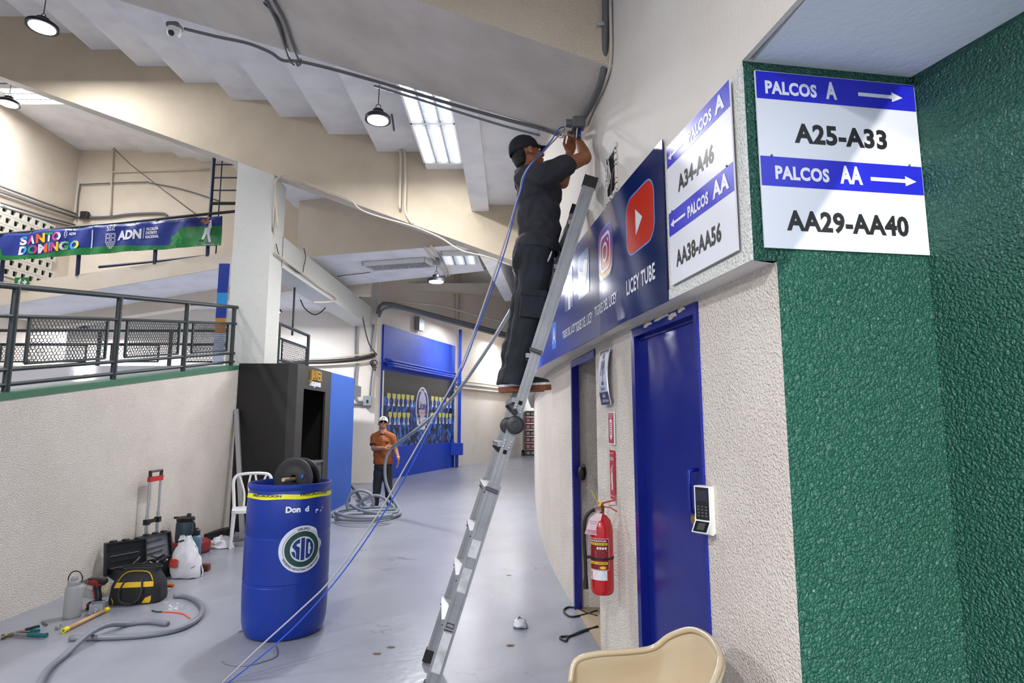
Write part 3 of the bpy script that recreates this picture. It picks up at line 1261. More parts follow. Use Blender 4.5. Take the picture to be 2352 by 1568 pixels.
def direction_sign(fn, W, H, label, left):
    t = thing('direction_sign', label, 'sign', fn(W / 2, 0, 0))
    mb = MB()
    fbox(mb, fn, 0, W, 0, H, .001, .007)
    mb.build('panel', M_SIGNW, t)
    d = Decal(fn, .0078)
    d.rect(.002, H * .838, W - .002, H - .002)
    d.rect(.002, H * .342, W - .002, H * .508)
    d.build('blue_band', M_SIGNB, t)
    d = Decal(fn, .0088)
    if left:
        d.text('PALCOS', W * .40, H * .872, H * .072, W * .36, .045, spacing=1.07)
        d.text('A', W * .80, H * .872, H * .098, W * .13, .045, spacing=1.07)
        arrow(d, W * .30, W * .03, H * .905, .006, .035, .019)
        d.text('PALCOS', W * .34, H * .382, H * .072, W * .32, .045, spacing=1.07)
        d.text('AA', W * .72, H * .382, H * .098, W * .22, .045, spacing=1.07)
        arrow(d, W * .30, W * .035, H * .42, .006, .035, .019)
    else:
        d.text('PALCOS', W * .055, H * .872, H * .072, W * .315, .045, spacing=1.07)
        d.text('A', W * .425, H * .872, H * .098, W * .07, .045, spacing=1.07)
        arrow(d, W * .63, W * .915, H * .913, .007, .045, .019)
        d.text('PALCOS', W * .085, H * .385, H * .072, W * .325, .045, spacing=1.07)
        d.text('AA', W * .475, H * .385, H * .098, W * .14, .045, spacing=1.07)
        arrow(d, W * .665, W * .955, H * .418, .007, .045, .019)
    d.build('white_lettering', M_INKW, t)
    d = Decal(fn, .0078)
    if left:
        d.text('A34-A46', W * .19, H * .61, H * .108, W * .57, .04, spacing=1.06)
        d.text('AA38-AA56', W * .11, H * .11, H * .108, W * .70, .04, spacing=1.06)
    else:
        d.text('A25-A33', W * .215, H * .602, H * .108, W * .575, .04, spacing=1.06)
        d.text('AA29-AA40', W * .135, H * .105, H * .108, W * .745, .04, spacing=1.06)
    d.build('black_lettering', M_INKK, t)
    for s, tt in ((W * .07, H * .512), (W * .92, H * .512)):
        mb = MB()
        c = fn(s, tt, .008)
        mb.lathe([(.004, 0), (.004, .002), (.0005, .003)], 10, M=Matrix.Translation(c) @ (fn(0, 0, 1) - fn(0, 0, 0)).to_track_quat('Z', 'Y').to_matrix().to_4x4())
        mb.build('screw', mat('screw_steel', (90, 88, 84), .4, metal=.8), t)
    return t


_a, _b = Vector((fas_x(2.553), 2.553, 2.106)), Vector((fas_x(2.004), 2.004, 2.106))
tvS = _b - _a
fnS = frame_fn(_a + Vector((-.012, 0, 0)), tvS, (tvS.y, -tvS.x, 0))
direction_sign(fnS, tvS.length, .637, 'white and blue sign with left arrows reading PALCOS A A34-A46, AA38-AA56', True)
tvG = Vector((1.476 - .852, .154 * (1.476 - .852), 0))
fnG = frame_fn((.852, green_y(.852) - .004, 2.098), tvG, (.154, -1, 0))
direction_sign(fnG, tvG.length, .642, 'white and blue sign with right arrows reading PALCOS A A25-A33, AA29-AA40', False)

# --- curved social media billboard
bb_y0, bb_y1 = 6.4, 2.61
_by = np.linspace(bb_y0, bb_y1, 200)
_bx = np.array([fas_x(y) for y in _by])
_bs = np.concatenate([[0], np.cumsum(np.hypot(np.diff(_by), np.diff(_bx)))])
BBL = float(_bs[-1])


def bs_of(Y):
    return float(np.interp(-Y, -_by, _bs))


def fnB(s, t, off=0.0):
    y = float(np.interp(s, _bs, _by))
    return Vector((fas_x(y) - .010 - off, y - off * .15, 2.05 + t))


M_BB = bpy.data.materials.new('billboard_print')
M_BB.use_nodes = True
_nt = M_BB.node_tree
_b = _nt.nodes['Principled BSDF']
_b.inputs['Roughness'].default_value = 0.16
_tc = _nt.nodes.new('ShaderNodeTexCoord')
_sx = _nt.nodes.new('ShaderNodeSeparateXYZ')
_nt.links.new(_tc.outputs['Object'], _sx.inputs[0])
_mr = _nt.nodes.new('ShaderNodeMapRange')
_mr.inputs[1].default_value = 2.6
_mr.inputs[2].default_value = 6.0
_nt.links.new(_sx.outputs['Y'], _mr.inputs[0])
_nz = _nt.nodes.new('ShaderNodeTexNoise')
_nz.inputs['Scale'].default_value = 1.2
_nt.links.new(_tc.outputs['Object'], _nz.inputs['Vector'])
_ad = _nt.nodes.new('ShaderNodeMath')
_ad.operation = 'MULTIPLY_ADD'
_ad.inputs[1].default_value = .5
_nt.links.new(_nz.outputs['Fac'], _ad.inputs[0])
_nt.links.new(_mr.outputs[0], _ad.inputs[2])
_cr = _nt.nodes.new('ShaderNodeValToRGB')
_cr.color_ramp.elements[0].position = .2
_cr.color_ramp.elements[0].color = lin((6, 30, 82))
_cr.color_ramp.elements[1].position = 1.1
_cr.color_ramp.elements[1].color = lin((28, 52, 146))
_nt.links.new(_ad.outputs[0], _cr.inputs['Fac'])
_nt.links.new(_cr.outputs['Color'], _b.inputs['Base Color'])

bb = thing('billboard', 'long glossy navy billboard of social media icons above the doors', 'billboard', fnB(BBL, 0))
mb = MB()
N = 60
outer = []
for off in (-.003, .004):
    for t in (0, .762):
        outer.append([fnB(BBL * i / N, t, off) for i in range(N + 1)])
vs = outer[0] + outer[1] + outer[3] + outer[2]
n1 = N + 1
fs = []
for i in range(N):
    for a, b in ((0, 1), (1, 2), (2, 3), (3, 0)):
        fs.append((a * n1 + i, b * n1 + i, b * n1 + i + 1, a * n1 + i + 1))
fs += [(N, n1 + N, 2 * n1 + N, 3 * n1 + N), (3 * n1, 2 * n1, n1, 0)]
mb.add(vs, fs)
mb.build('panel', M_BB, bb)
M_GLOWP = mat('icon_halo_print', (120, 160, 236), 0.2)
M_RED = mat('icon_red', (196, 44, 22), 0.2)
M_PRW = mat('print_white', (226, 228, 234), 0.2)


def icon_box(s0, s1, t0, t1, m_in, halo=.010, r=.05, name='icon'):
    d = Decal(fnB, .005)
    d.shape(rrect(s0 - halo, t0 - halo, s1 + halo, t1 + halo, r + halo))
    o = d.build(name, M_GLOWP, bb)
    d = Decal(fnB, .0058)
    d.shape(rrect(s0, t0, s1, t1, r))
    d.build('icon_face', m_in, o)
    return o


# red play icon
s0, s1 = bs_of(3.105), bs_of(2.725)
i1 = icon_box(s0, s1, 2.385 - 2.05, 2.69 - 2.05, M_RED, .008, .085, 'play_icon')
d = Decal(fnB, .0066)
d.shape([(bs_of(2.965), .415), (bs_of(2.87), .483), (bs_of(2.965), .555)])
d.build('play_triangle', M_PRW, i1)
# camera icon: yellow to purple gradient print
M_IG = bpy.data.materials.new('camera_icon_gradient')
M_IG.use_nodes = True
_nt = M_IG.node_tree
_b = _nt.nodes['Principled BSDF']
_b.inputs['Roughness'].default_value = .2
_tc = _nt.nodes.new('ShaderNodeTexCoord')
_sx = _nt.nodes.new('ShaderNodeSeparateXYZ')
_nt.links.new(_tc.outputs['Generated'], _sx.inputs[0])
_cr = _nt.nodes.new('ShaderNodeValToRGB')
_e = _cr.color_ramp.elements
_e[0].position, _e[0].color = 0.0, lin((236, 190, 60))
_e[1].position, _e[1].color = 1.0, lin((92, 60, 190))
_q = _e.new(.35)
_q.color = lin((206, 66, 44))
_q = _e.new(.65)
_q.color = lin((180, 44, 120))
_m1 = _nt.nodes.new('ShaderNodeMath')
_m1.operation = 'MULTIPLY_ADD'
_m1.inputs[1].default_value = -.35
_nt.links.new(_sx.outputs['Y'], _m1.inputs[0])
_m2 = _nt.nodes.new('ShaderNodeMath')
_m2.inputs[1].default_value = .18
_nt.links.new(_sx.outputs['Z'], _m2.inputs[0])
_nt.links.new(_m2.outputs[0], _m1.inputs[2])
_nt.links.new(_m1.outputs[0], _cr.inputs['Fac'])
_nt.links.new(_cr.outputs['Color'], _b.inputs['Base Color'])
s0, s1 = bs_of(3.68), bs_of(3.37)
t0, t1 = .335, .64
i2 = icon_box(s0, s1, t0, t1, M_IG, .008, .075, 'camera_icon')
d = Decal(fnB, .0066)
cx, cyy = (s0 + s1) / 2, (t0 + t1) / 2
oP, iP = rrect(s0 + .035, t0 + .035, s1 - .035, t1 - .035, .06), rrect(s0 + .056, t0 + .056, s1 - .056, t1 - .056, .042)
d.mark()
for k in range(len(oP)):
    j = (k + 1) % len(oP)
    d.shape([oP[k], oP[j], iP[j], iP[k]], None, True)
d.ring(cx, cyy, .043, .062, 24)
d.ring(cx + .065, cyy + .065, 0, .012, 12)
d.build('camera_outline', M_PRW, i2)
# bird icon
s0, s1 = bs_of(4.235), bs_of(3.92)
i3 = icon_box(s0, s1, t0, t1, mat('icon_sky_blue', (58, 128, 190), .2), .006, .03, 'bird_icon')
d = Decal(fnB, .0066)
bird = [(.04, .22), (.14, .18), (.25, .20), (.17, .27), (.11, .34), (.16, .35), (.07, .44), (.05, .52), (.11, .50), (.05, .60), (.06, .70), (.10, .76), (.22, .64), (.38, .58), (.48, .565),
        (.49, .68), (.56, .78), (.68, .82), (.78, .77), (.90, .80), (.86, .73), (.95, .74), (.86, .65), (.84, .48), (.76, .33), (.62, .21), (.44, .14), (.22, .14)]
d.shape([(s0 + (s1 - s0) * x, t0 + (t1 - t0) * y) for x, y in bird])
d.build('bird_outline', M_PRW, i3)
# letter f icon
s0, s1 = bs_of(4.70), bs_of(4.42)
i4 = icon_box(s0, s1, t0, t1, mat('icon_blue', (44, 78, 160), .2), .006, .02, 'letter_icon')
d = Decal(fnB, .0066)
d.text('f', s0 + .10, t0 + .005, .245, .15, .05)
d.build('letter_f', M_PRW, i4)
# small blue icon at the far end
s0, s1 = bs_of(5.265), bs_of(5.075)
i5 = icon_box(s0, s1, .10, .315, mat('icon_bright_blue', (40, 120, 226), .2), .006, .04, 'letter_icon')
d = Decal(fnB, .0066)
d.text('A', s0 + .03, .145, .13, s1 - s0 - .06, .02)
d.build('letter_a', M_PRW, i5)
d = Decal(fnB, .0055)
for y0, y1, s, zb, zt in ((3.13, 2.735, 'LICEY TUBE', 2.185, 2.265), (3.80, 3.30, 'TIGRES DEL LICEY', 2.185, 2.25), (4.34, 3.85, 'TIGRES DEL LICEY', 2.165, 2.235), (4.81, 4.35, 'TIGRES DEL LICEY', 2.178, 2.24)):
    d.text(s, bs_of(y0), zb - 2.05, zt - zb, bs_of(y1) - bs_of(y0), .025, spacing=1.05)
d.build('white_lettering', M_PRW, bb)

# ================================================================== small signs on the pier between the doors
fb = wall_frame(wall_x, 3.83, 0)
ts = thing('toilet_sign', 'curved white toilet sign with a dark standing figure', 'sign', fb(0, 1.62, 0))


def bend(s, t, off=0.0):
    b = .035 * math.sin(min(max((t - 1.62) / .35, 0), 1) * PI) - .01
    return fb(s, t, .012 + off + .02 + b * .6)


mb = MB()
vs, fs = [], []
for j in range(9):
    t = 1.618 + .352 * j / 8
    for s, o in ((-.11, 0), (.11, 0), (.11, -.006), (-.11, -.006)):
        vs.append(bend(s, t, o))
for j in range(8):
    for k in range(4):
        fs.append((j * 4 + k, j * 4 + (k + 1) % 4, j * 4 + 4 + (k + 1) % 4, j * 4 + 4 + k))
fs += [(3, 2, 1, 0), (32, 33, 34, 35)]
mb.add(vs, fs)
mb.build('panel', mat('toilet_sign_white', (202, 208, 222), .35), ts)
d = Decal(bend, .001)
d.rect(-.11, 1.62, .11, 1.70, 1, 3)
d.rect(-.11, 1.958, .11, 1.968)
d.build('dark_band', mat('toilet_sign_navy', (46, 46, 92), .4), ts)
d = Decal(bend, .0015)
d.ring(0, 1.928, 0, .021, 14)
d.shape([(-.042, 1.895), (-.05, 1.81), (-.036, 1.81), (-.028, 1.875), (-.028, 1.745), (-.004, 1.745), (-.004, 1.81), (.004, 1.81), (.004, 1.745), (.028, 1.745), (.028, 1.875), (.036, 1.81), (.05, 1.81), (.042, 1.895), (.03, 1.903), (-.03, 1.903)])
d.build('figure', mat('toilet_figure_navy', (36, 38, 78), .4), ts)
d = Decal(bend, .0015)
d.text('BAÑO', 0, 1.665, .022, .07, .02, 'C')
d.text('RESTROOM', 0, 1.635, .018, .12, .02, 'C')
d.build('lettering', M_PRW, ts)
d = Decal(bend, .0015)
d.text('Baño', 0, 1.712, .024, .11, 0.0, 'C')
d.build('handwriting', mat('pen_blue', (60, 70, 150), .5), ts)
for s, t in ((-.09, 1.955), (.09, 1.955), (-.09, 1.64), (.09, 1.64)):
    mb = MB()
    c = bend(s, t, 0)
    mb.lathe([(.009, -.03), (.009, .004), (.0005, .006)], 10, M=Matrix.Translation(c) @ (fb(0, 0, 1) - fb(0, 0, 0)).to_track_quat('Z', 'Y').to_matrix().to_4x4())
    mb.build('standoff', mat('steel', (150, 150, 150), .35, metal=.9), ts)

M_SIGNRED = mat('sign_red', (178, 44, 52), .4)
fr = wall_frame(wall_x, 3.77, 0)
es = thing('extinguisher_sign', 'small red and white instruction sign below the toilet sign', 'sign', fr(0, 1.37, 0))
mb = MB()
fbox(mb, fr, -.068, .068, 1.37, 1.574, .004, .012)
mb.build('panel', M_WHITEPL, es)
d = Decal(fr, .0128)
d.shape(rrect(-.06, 1.378, .06, 1.566, .006))
d.build('red_print', M_SIGNRED, es)
d = Decal(fr, .0135)
d.shape([(-.03, 1.42), (0, 1.395), (.03, 1.42), (.03, 1.515), (.02, 1.528), (-.02, 1.528), (-.03, 1.515)])
d.text('EXTINTOR', 0, 1.55, .010, .09, .02, 'C')
d.text('DE FUEGO', 0, 1.536, .008, .08, .02, 'C')
d.build('white_print', M_PRW, es)
d = Decal(fr, .0142)
for k in range(6):
    d.rect(-.018, 1.43 + k * .014, .018, 1.436 + k * .014)
d.build('red_lines', M_SIGNRED, es)
es2 = thing('extinguisher_sign', 'tall red sign with a white fire extinguisher outline', 'sign', fr(0, 1.03, 0))
mb = MB()
fbox(mb, fr, -.05, .05, 1.035, 1.335, .004, .012)
mb.build('panel', M_SIGNRED, es2)
d = Decal(fr, .0128)
d.shape(rrect(-.014, 1.09, .014, 1.20, .012))
d.shape([(-.006, 1.20), (.006, 1.20), (.006, 1.225), (-.006, 1.225)])
d.shape([(-.004, 1.22), (.028, 1.245), (.028, 1.25), (-.006, 1.232)])
d.shape([(-.03, 1.13), (-.024, 1.13), (-.024, 1.20), (-.01, 1.222), (-.014, 1.228), (-.03, 1.205)])
d.rect(-.05, 1.055, .05, 1.058)
d.rect(-.05, 1.315, .05, 1.318)
d.text('EXTINTOR', 0, 1.272, .022, .085, .02, 'C')
d.build('white_print', M_PRW, es2)

# ================================================================== fire extinguisher on the pier
M_EXT = mat('extinguisher_red', (188, 16, 24), .25, coat=.4)
M_EXTLAB = mat('extinguisher_label', (128, 20, 30), .4)
M_YEL = mat('label_yellow', (228, 206, 40), .4)
M_RUBBER = mat('black_rubber', (24, 24, 26), .55)
pe = Vector((wall_x(3.62) - .125, 3.60, 0))
ex = thing('fire_extinguisher', 'red fire extinguisher hanging on the pier with a paper tag', 'fire extinguisher', (pe.x, pe.y, .53))
zb, R = .53, .067
mb = MB()
mb.lathe([(.001, zb), (R * .86, zb), (R * .97, zb + .012), (R, zb + .03), (R, zb + .35), (R * .97, zb + .375), (R * .82, zb + .41), (R * .5, zb + .435), (R * .28, zb + .442), (R * .28, zb + .46), (.001, zb + .46)], 32, (pe.x, pe.y, 0))
cyl = mb.build('cylinder', M_EXT, ex, smooth=35)
a_c = math.atan2(-pe.y, -pe.x)      # facing the viewer


def fnE(s, t, off=0.0):
    a = a_c - .25 + s / R
    return Vector((pe.x + (R + off) * math.cos(a), pe.y + (R + off) * math.sin(a), zb + t))


d = Decal(fnE, .0008)
d.rect(-.065, .14, .06, .315, 10)
d.build('label_backing', mat('label_border', (220, 200, 190), .4), cyl)
d = Decal(fnE, .0013)
d.rect(-.062, .143, .057, .312, 10)
d.build('label_red', M_EXTLAB, cyl)
d = Decal(fnE, .0018)
d.rect(-.06, .278, .05, .291, 10)
d.rect(-.06, .172, .05, .186, 10)
d.ring(.022, .155, 0, .008, 14, sx=2.4)
d.build('label_yellow', M_YEL, cyl)
d = Decal(fnE, .0023)
d.text('ABC DRY POWDER (4KG)', -.005, .281, .007, .10, .02, 'C')
d.text('1A-2B:C APPROVED', -.005, .1755, .007, .095, .02, 'C')
d.build('label_black_text', M_INKK, cyl)
d = Decal(fnE, .0018)
d.text('EXTINTOR', -.005, .297, .009, .10, .03, 'C')
for k in range(4):
    d.rect(-.012 + k * .015, .255, -.001 + k * .015, .268)
for k in range(7):
    d.rect(-.02, .196 + k * .008, .045 - .01 * (k % 3), .199 + k * .008)
d.build('label_white_print', M_PRW, cyl)
d = Decal(fnE, .0012)
d.rect(-.062, .085, .046, .138, 10)
d.build('service_sticker', M_PRW, cyl)
d = Decal(fnE, .0018)
d.rect(-.055, .10, -.047, .13)
d.text('EXTINTORES', -.048, .09, .007, .018, .02, 'C')
d.build('sticker_red_mark', M_SIGNRED, cyl)
d = Decal(fnE, .0018)
for k in range(5):
    d.rect(-.03 + .004 * k, .10 + k * .007, .04 - .003 * k, .103 + k * .007)
d.build('sticker_lines', M_INKK, cyl)
mb = MB()
mb.lathe([(R + .002, zb + .195), (R + .003, zb + .197), (R + .003, zb + .207), (R + .002, zb + .209)], 32, (pe.x, pe.y, 0), close=False)
mb.build('strap', M_RUBBER, ex)
# valve, levers, gauge
vx = Vector((pe.x, pe.y, zb + .46))
tr_ = Vector((.25, -.95, 0)).normalized()         # towards the viewer's right along the wall
rt = Vector((.93, .25, 0)).normalized()
mb = MB()
mb.lathe([(.018, 0), (.02, .005), (.02, .03), (.014, .035), (.014, .05), (.001, .05)], 14, vx)
mb.build('valve', mat('valve_brass', (120, 84, 52), .35, metal=.7), ex, smooth=40)
mb = MB()
mb.bar(vx + Vector((-.012, 0, .04)), vx + rt * .09 + Vector((0, 0, .062)), .016, .007)
mb.bar(vx + Vector((-.015, 0, .03)), vx + rt * .06 + Vector((0, 0, .018)), .016, .006)
mb.bar(vx + rt * .06 + Vector((0, 0, .018)), vx + rt * .10 + Vector((0, 0, -.006)), .016, .006)
mb.box(tuple(vx + Vector((0, 0, .035))), (.03, .024, .028))
mb.build('levers', M_EXT, ex)
gp = vx + Vector((-.02, -.03, .012))
Mg = Matrix.Translation(gp) @ Vector((-.3, -1, .05)).to_track_quat('Z', 'Y').to_matrix().to_4x4()
mb = MB()
mb.lathe([(.001, -.01), (.019, -.01), (.021, 0), (.019, .008), (.016, .006), (.001, .006)], 18, M=Mg)
mb.build('gauge', mat('gauge_steel', (150, 120, 110), .4, metal=.4), ex, smooth=40)
mb = MB()
mb.tube(spline([vx + Vector((-.015, -.01, .01)), vx + Vector((-.06, -.02, .004)), vx + Vector((-.095, -.02, -.04)), vx + Vector((-.105, -.02, -.12)), vx + Vector((-.10, -.02, -.25)), vx + Vector((-.098, -.02, -.37))], 6), .0105, 10)
mb.tube([vx + Vector((-.098, -.02, -.36)), vx + Vector((-.10, -.02, -.43))], [.011, .016], 10)
mb.bar(vx + Vector((-.108, -.02, -.255)), vx + Vector((-.05, -.02, -.255)), .03, .012)
mb.build('hose', M_RUBBER, ex, smooth=40)
mb = MB()
T0 = gp + Vector((-.01, -.015, -.015))
mb.add([T0 + Vector(q_) for q_ in ((-.005, 0, .0), (.03, -.002, -.005), (.0, -.012, -.125), (-.075, -.012, -.115), (-.045, -.004, -.03))] +
       [T0 + Vector(q_) for q_ in ((-.005, .001, .0), (.03, -.001, -.005), (.0, -.011, -.125), (-.075, -.011, -.115), (-.045, -.003, -.03))],
       [(4, 3, 2, 1, 0), (5, 6, 7, 8, 9), (0, 1, 6, 5), (1, 2, 7, 6), (2, 3, 8, 7), (3, 4, 9, 8), (4, 0, 5, 9)])
tagp = mb.build('inspection_tag', mat('tag_paper', (224, 204, 208), .7), ex)
mb = MB()
for k in range(4):
    a = Vector((-.045 + .004 * k, -.0075, -.045 - .012 * k))
    mb.bar(T0 + a, T0 + a + Vector((.048, .0, -.006)), .0005, .003)
for k in range(3):
    a = Vector((-.068, -.0135, -.093 - .008 * k))
    mb.bar(T0 + a, T0 + a + Vector((.062, -.0004, -.006)), .0005, .004)
tag(mb.build('tag_print', mat('tag_pink_print', (206, 120, 136), .7), tagp), kind='stuff')
mb = MB()
mb.tube(spline([vx + Vector((-.02, -.02, .05)), vx + Vector((-.045, -.03, .09)), vx + Vector((-.06, -.035, .13))], 5), .002, 5)
mb.bar(vx + Vector((-.012, -.02, .03)), vx + Vector((0, -.02, .065)), .008, .012)
mb.build('yellow_seal', M_YEL, ex)
mb = MB()
mb.tube([vx + rt * .03 + Vector((.02, 0, .03)), vx + rt * .10 + Vector((0, 0, .03)), vx + rt * .10 + Vector((0, 0, .09))], .004, 6)
mb.build('wall_bracket', mat('bracket_zinc', (170, 168, 160), .5, metal=.6), ex)

# ================================================================== open box in the wall with loose wires
hw = thing('wall_cavity', 'rough dark hole in the wall above the billboard with loose wires', 'wall hole', (fas_x(3.4), 3.4, 2.84))
fh = wall_frame(fas_x, 3.395, 0)
mb = MB()
fbox(mb, fh, -.10, .10, 2.845, 3.11, .002, .005)
mb.build('hole_shade', M_DARK, hw)  # flat plate on the wall face; the hole's shade is its dark colour
mb = MB()
rng = random.Random(3)
for k in range(26):
    a = k / 26
    per = a * 2 * (.20 + .27)
    if per < .20:
        s, t = -.10 + per, 2.845
    elif per < .47:
        s, t = .10, 2.845 + per - .20
    elif per < .67:
        s, t = .10 - (per - .47), 3.115
    else:
        s, t = -.10, 3.115 - (per - .67)
    mb.rbox(tuple(fh(s, t, .004)), (.014, .016 + .03 * rng.random(), .016 + .03 * rng.random()), .004)
tag(mb.build('broken_rim', M_CREAM_W, hw), kind='stuff')
for pts in (((-.05, 3.06), (-.02, 3.0), (-.05, 2.94), (-.01, 2.93)), ((-.08, 3.08), (-.06, 3.02), (-.065, 2.99)), ((-.03, 3.08), (0, 3.0), (.01, 2.96), (-.06, 2.91))):
    mb = MB()
    mb.tube(spline([fh(s, t, .012) for s, t in pts], 4), .004, 6)
    mb.build('white_wire', M_WHITEPL, hw)
mb = MB()
mb.tube(spline([fh(s, t, .012) for s, t in ((.08, 2.98), (.04, 2.93), (.02, 2.87), (.03, 2.845))], 4), .004, 6)
mb.build('brown_wire', mat('brown_wire', (128, 88, 60), .6), hw)

# ================================================================== railing along the ramp
def hex_mesh(mb, fn, s0, s1, t0, t1, cw, ch, r):
    """expanded metal: zigzag strands joined into hexagonal cells; fn(s,t)->world"""
    n = max(2, int(round((s1 - s0) / cw)))
    rows = max(2, int(round((t1 - t0) / ch)))
    cw = (s1 - s0) / n
    ch = (t1 - t0) / rows
    for j in range(rows + 1):
        for k in range(n):
            base = s0 + k * cw + (cw / 2 if j % 2 else 0)
            t = t0 + j * ch
            a, b, c, e = (base, t - .0), (base + cw * .18, t - ch * .22), (base + cw * .82, t - ch * .22), (base + cw, t)
            for p, q in (((base, t + ch * .28), (base, t - ch * .28)), ((base, t - ch * .28), (base + cw / 2, t - ch * .72))):
                pass
    # vertical legs and diagonals of a honeycomb
    for j in range(rows):
        for k in range(n + 1):
            off = cw / 2 if j % 2 else 0
            x = s0 + k * cw + off
            if x > s1 + 1e-6:
                continue
            y0, y1 = t0 + (j + .2) * ch, t0 + (j + .8) * ch
            segs = [((x, y0), (x, y1))]
            if x + cw / 2 <= s1 + 1e-6:
                segs.append(((x, y1), (x + cw / 2, y1 + .4 * ch)))
            if x - cw / 2 >= s0 - 1e-6:
                segs.append(((x, y1), (x - cw / 2, y1 + .4 * ch)))
            for (ax, ay), (bx, by) in segs:
                if by > t1:
                    by = t1
                A, B = fn(ax, ay), fn(bx, by)
                mb.tube([A, B], r, 3, cap=False)


M_MESHM = mat('expanded_metal', (40, 42, 46), 0.5, metal=.3)


def railing(name, label, fn, posts, top, rails, panels, bottom=0.0, pr=.028, rr=.022, mesh_r=.0042, cell=(.034, .026), ends=None, mname='mesh', M=None, group=None):
    """fn(s, h) -> world at s along the rail and h above its foot"""
    M = M or M_RAIL
    t = thing(name, label, 'railing', fn(posts[0], 0), group=group)
    for s in posts:
        mb = MB()
        mb.tube([fn(s, bottom), fn(s, top)], pr, 10)
        mb.build('post', M, t, smooth=40)
    e0, e1 = ends if ends else (posts[0], posts[-1])
    mb = MB()
    mb.tube([fn(e0, top), fn(e1, top)], rr * 1.15, 10)
    mb.build('top_rail', M, t, smooth=40)
    for h in rails:
        mb = MB()
        mb.tube([fn(e0, h), fn(e1, h)], rr * .8, 8)
        mb.build('rail', M, t, smooth=40)
    for (a, b, h0, h1) in panels:
        mb = MB()
        for p, q in (((a, h0), (b, h0)), ((b, h0), (b, h1)), ((b, h1), (a, h1)), ((a, h1), (a, h0))):
            mb.bar(fn(*p), fn(*q), .022, .022, up=(1, 0, 0) if p[0] == q[0] else (0, 0, 1))
        pf = mb.build('panel_frame', M, t)
        mb = MB()
        hex_mesh(mb, fn, a, b, h0, h1, cell[0], cell[1], mesh_r)
        tag(mb.build('expanded_mesh', M_MESHM, pf), kind='stuff')
    return t


def rail1(s, h):
    return Vector((RX - .10, s, 1.72 + .147 * (s - 4.7) + h))


ph0, ph1 = .24, .60
railing('ramp_railing', 'dark green pipe railing with mesh panels on top of the ramp wall', rail1, [3.45, 4.70, 5.95, 7.20, 8.42], .87, [.63, .20, .08],
        [(3.65, 4.55, ph0, ph1 + .02), (4.86, 5.80, ph0, ph1 + .02), (6.10, 7.06, ph0, ph1 + .02), (7.36, 8.26, ph0, ph1 + .02)], ends=(3.2, 8.6), cell=(.040, .030))


def rail3(s, h):
    return Vector((s, 9.35, LAND_Z + h))


railing('landing_railing', 'dark pipe railing with mesh panels across the landing behind the ramp', rail3, [-8.3, -6.55, -5.42, -4.3], .62, [.40, .02],
        [(-8.1, -6.75, .12, .38), (-6.35, -5.6, .12, .38), (-5.22, -4.2, .12, .38)], ends=(-8.3, -4.15), mesh_r=.0045, cell=(.05, .035), pr=.03)


def rail2(s, h):
    return Vector((RX + .31, s, LAND_Z + h))


railing('side_railing', 'short dark railing with mesh panels right of the white column', rail2, [9.05, 10.38], .68, [.46, .12],
        [(9.2, 10.3, .14, .44)], ends=(9.0, 10.40), mesh_r=.0045, cell=(.05, .035))

# ================================================================== upper railing, banner
zt0, zt1 = WY(0, 540, UY), WY(512, 489, UY)
kr = (zt1.z - zt0.z) / (zt1.x - zt0.x)
UR = UY - .02


def rail_up(s, h):          # s = X
    return Vector((s, UR, zt0.z + kr * (s - zt0.x) + h))


t_up = thing('upper_railing', 'dark blue railing of the upper walkway carrying the banner', 'railing', rail_up(-10.2, -1.0))
mb = MB()
mb.tube([rail_up(-9.9, 0), rail_up(-4.4, 0)], .03, 8)
mb.build('top_rail', M_RAIL, t_up, smooth=40)
mb = MB()
zl0, zl1 = WY(130, 612, UY), WY(512, 573, UY)


def low_rail(x):
    return Vector((x, UR + .3, zl0.z + (zl1.z - zl0.z) / (zl1.x - zl0.x) * (x - zl0.x)))


mb.tube([low_rail(zl0.x + .6), low_rail(-4.4)], .026, 8)
mb.build('rail', M_BLUERAIL, t_up, smooth=40)
for u in (7, 180, 355, 475):
    x = WY(u, 600, UY).x
    mb = MB()
    mb.tube([Vector((x, UR + .03, utop(x) - .02)), rail_up(x, -.02)], .035, 8)
    mb.build('post', M_BLUERAIL, t_up, smooth=40)

BX0, BX1 = WY(-60, 560, UY).x, WY(520, 530, UY).x
bt0, bt1 = WY(0, 540, UY), WY(512, 497, UY)
bb0, bb1 = WY(0, 603, UY), WY(512, 566, UY)


def bn(s, t, off=0.0):
    """banner: s in pixels along the photo width 0..512, t 0 bottom .. 1 top, gently wavy"""
    x = bt0.x + (bt1.x - bt0.x) * s / 512.0
    zt = bt0.z + (bt1.z - bt0.z) * s / 512.0 - .04 * abs(math.sin(s / 512.0 * PI * 4.5)) * .6
    zb_ = bb0.z + (bb1.z - bb0.z) * s / 512.0
    z = zb_ + (zt - zb_) * t
    w = .02 * math.sin(s * .045 + t * 2) + .012 * math.sin(s * .11 - t * 3)
    if s < 22:
        w += .10 * (1 - s / 22.0) * (.5 - t) * 2
    return Vector((x, UR - .07 - w - off, z))


M_BAN = mat('banner_blue', (20, 46, 128), 0.38, bump=(6, .01))
M_BANG = mat('banner_green', (14, 116, 56), 0.4, bump=(6, .01))
M_BANG2 = mat('banner_light_green', (34, 140, 66), 0.4)
M_BANW = mat('banner_white', (214, 216, 226), 0.4)
ban = thing('printed_banner', 'blue and green printed banner reading SANTO DOMINGO and ADN', 'banner', bn(0, 0))
mb = MB()
mb.grid(lambda a, b: bn(-6 + 522 * a, b), 120, 10)
o = mb.build('cloth', M_BAN, ban, smooth=True)
sm = o.modifiers.new('thickness', 'SOLIDIFY')
sm.thickness = .003
d = Decal(bn, .006)


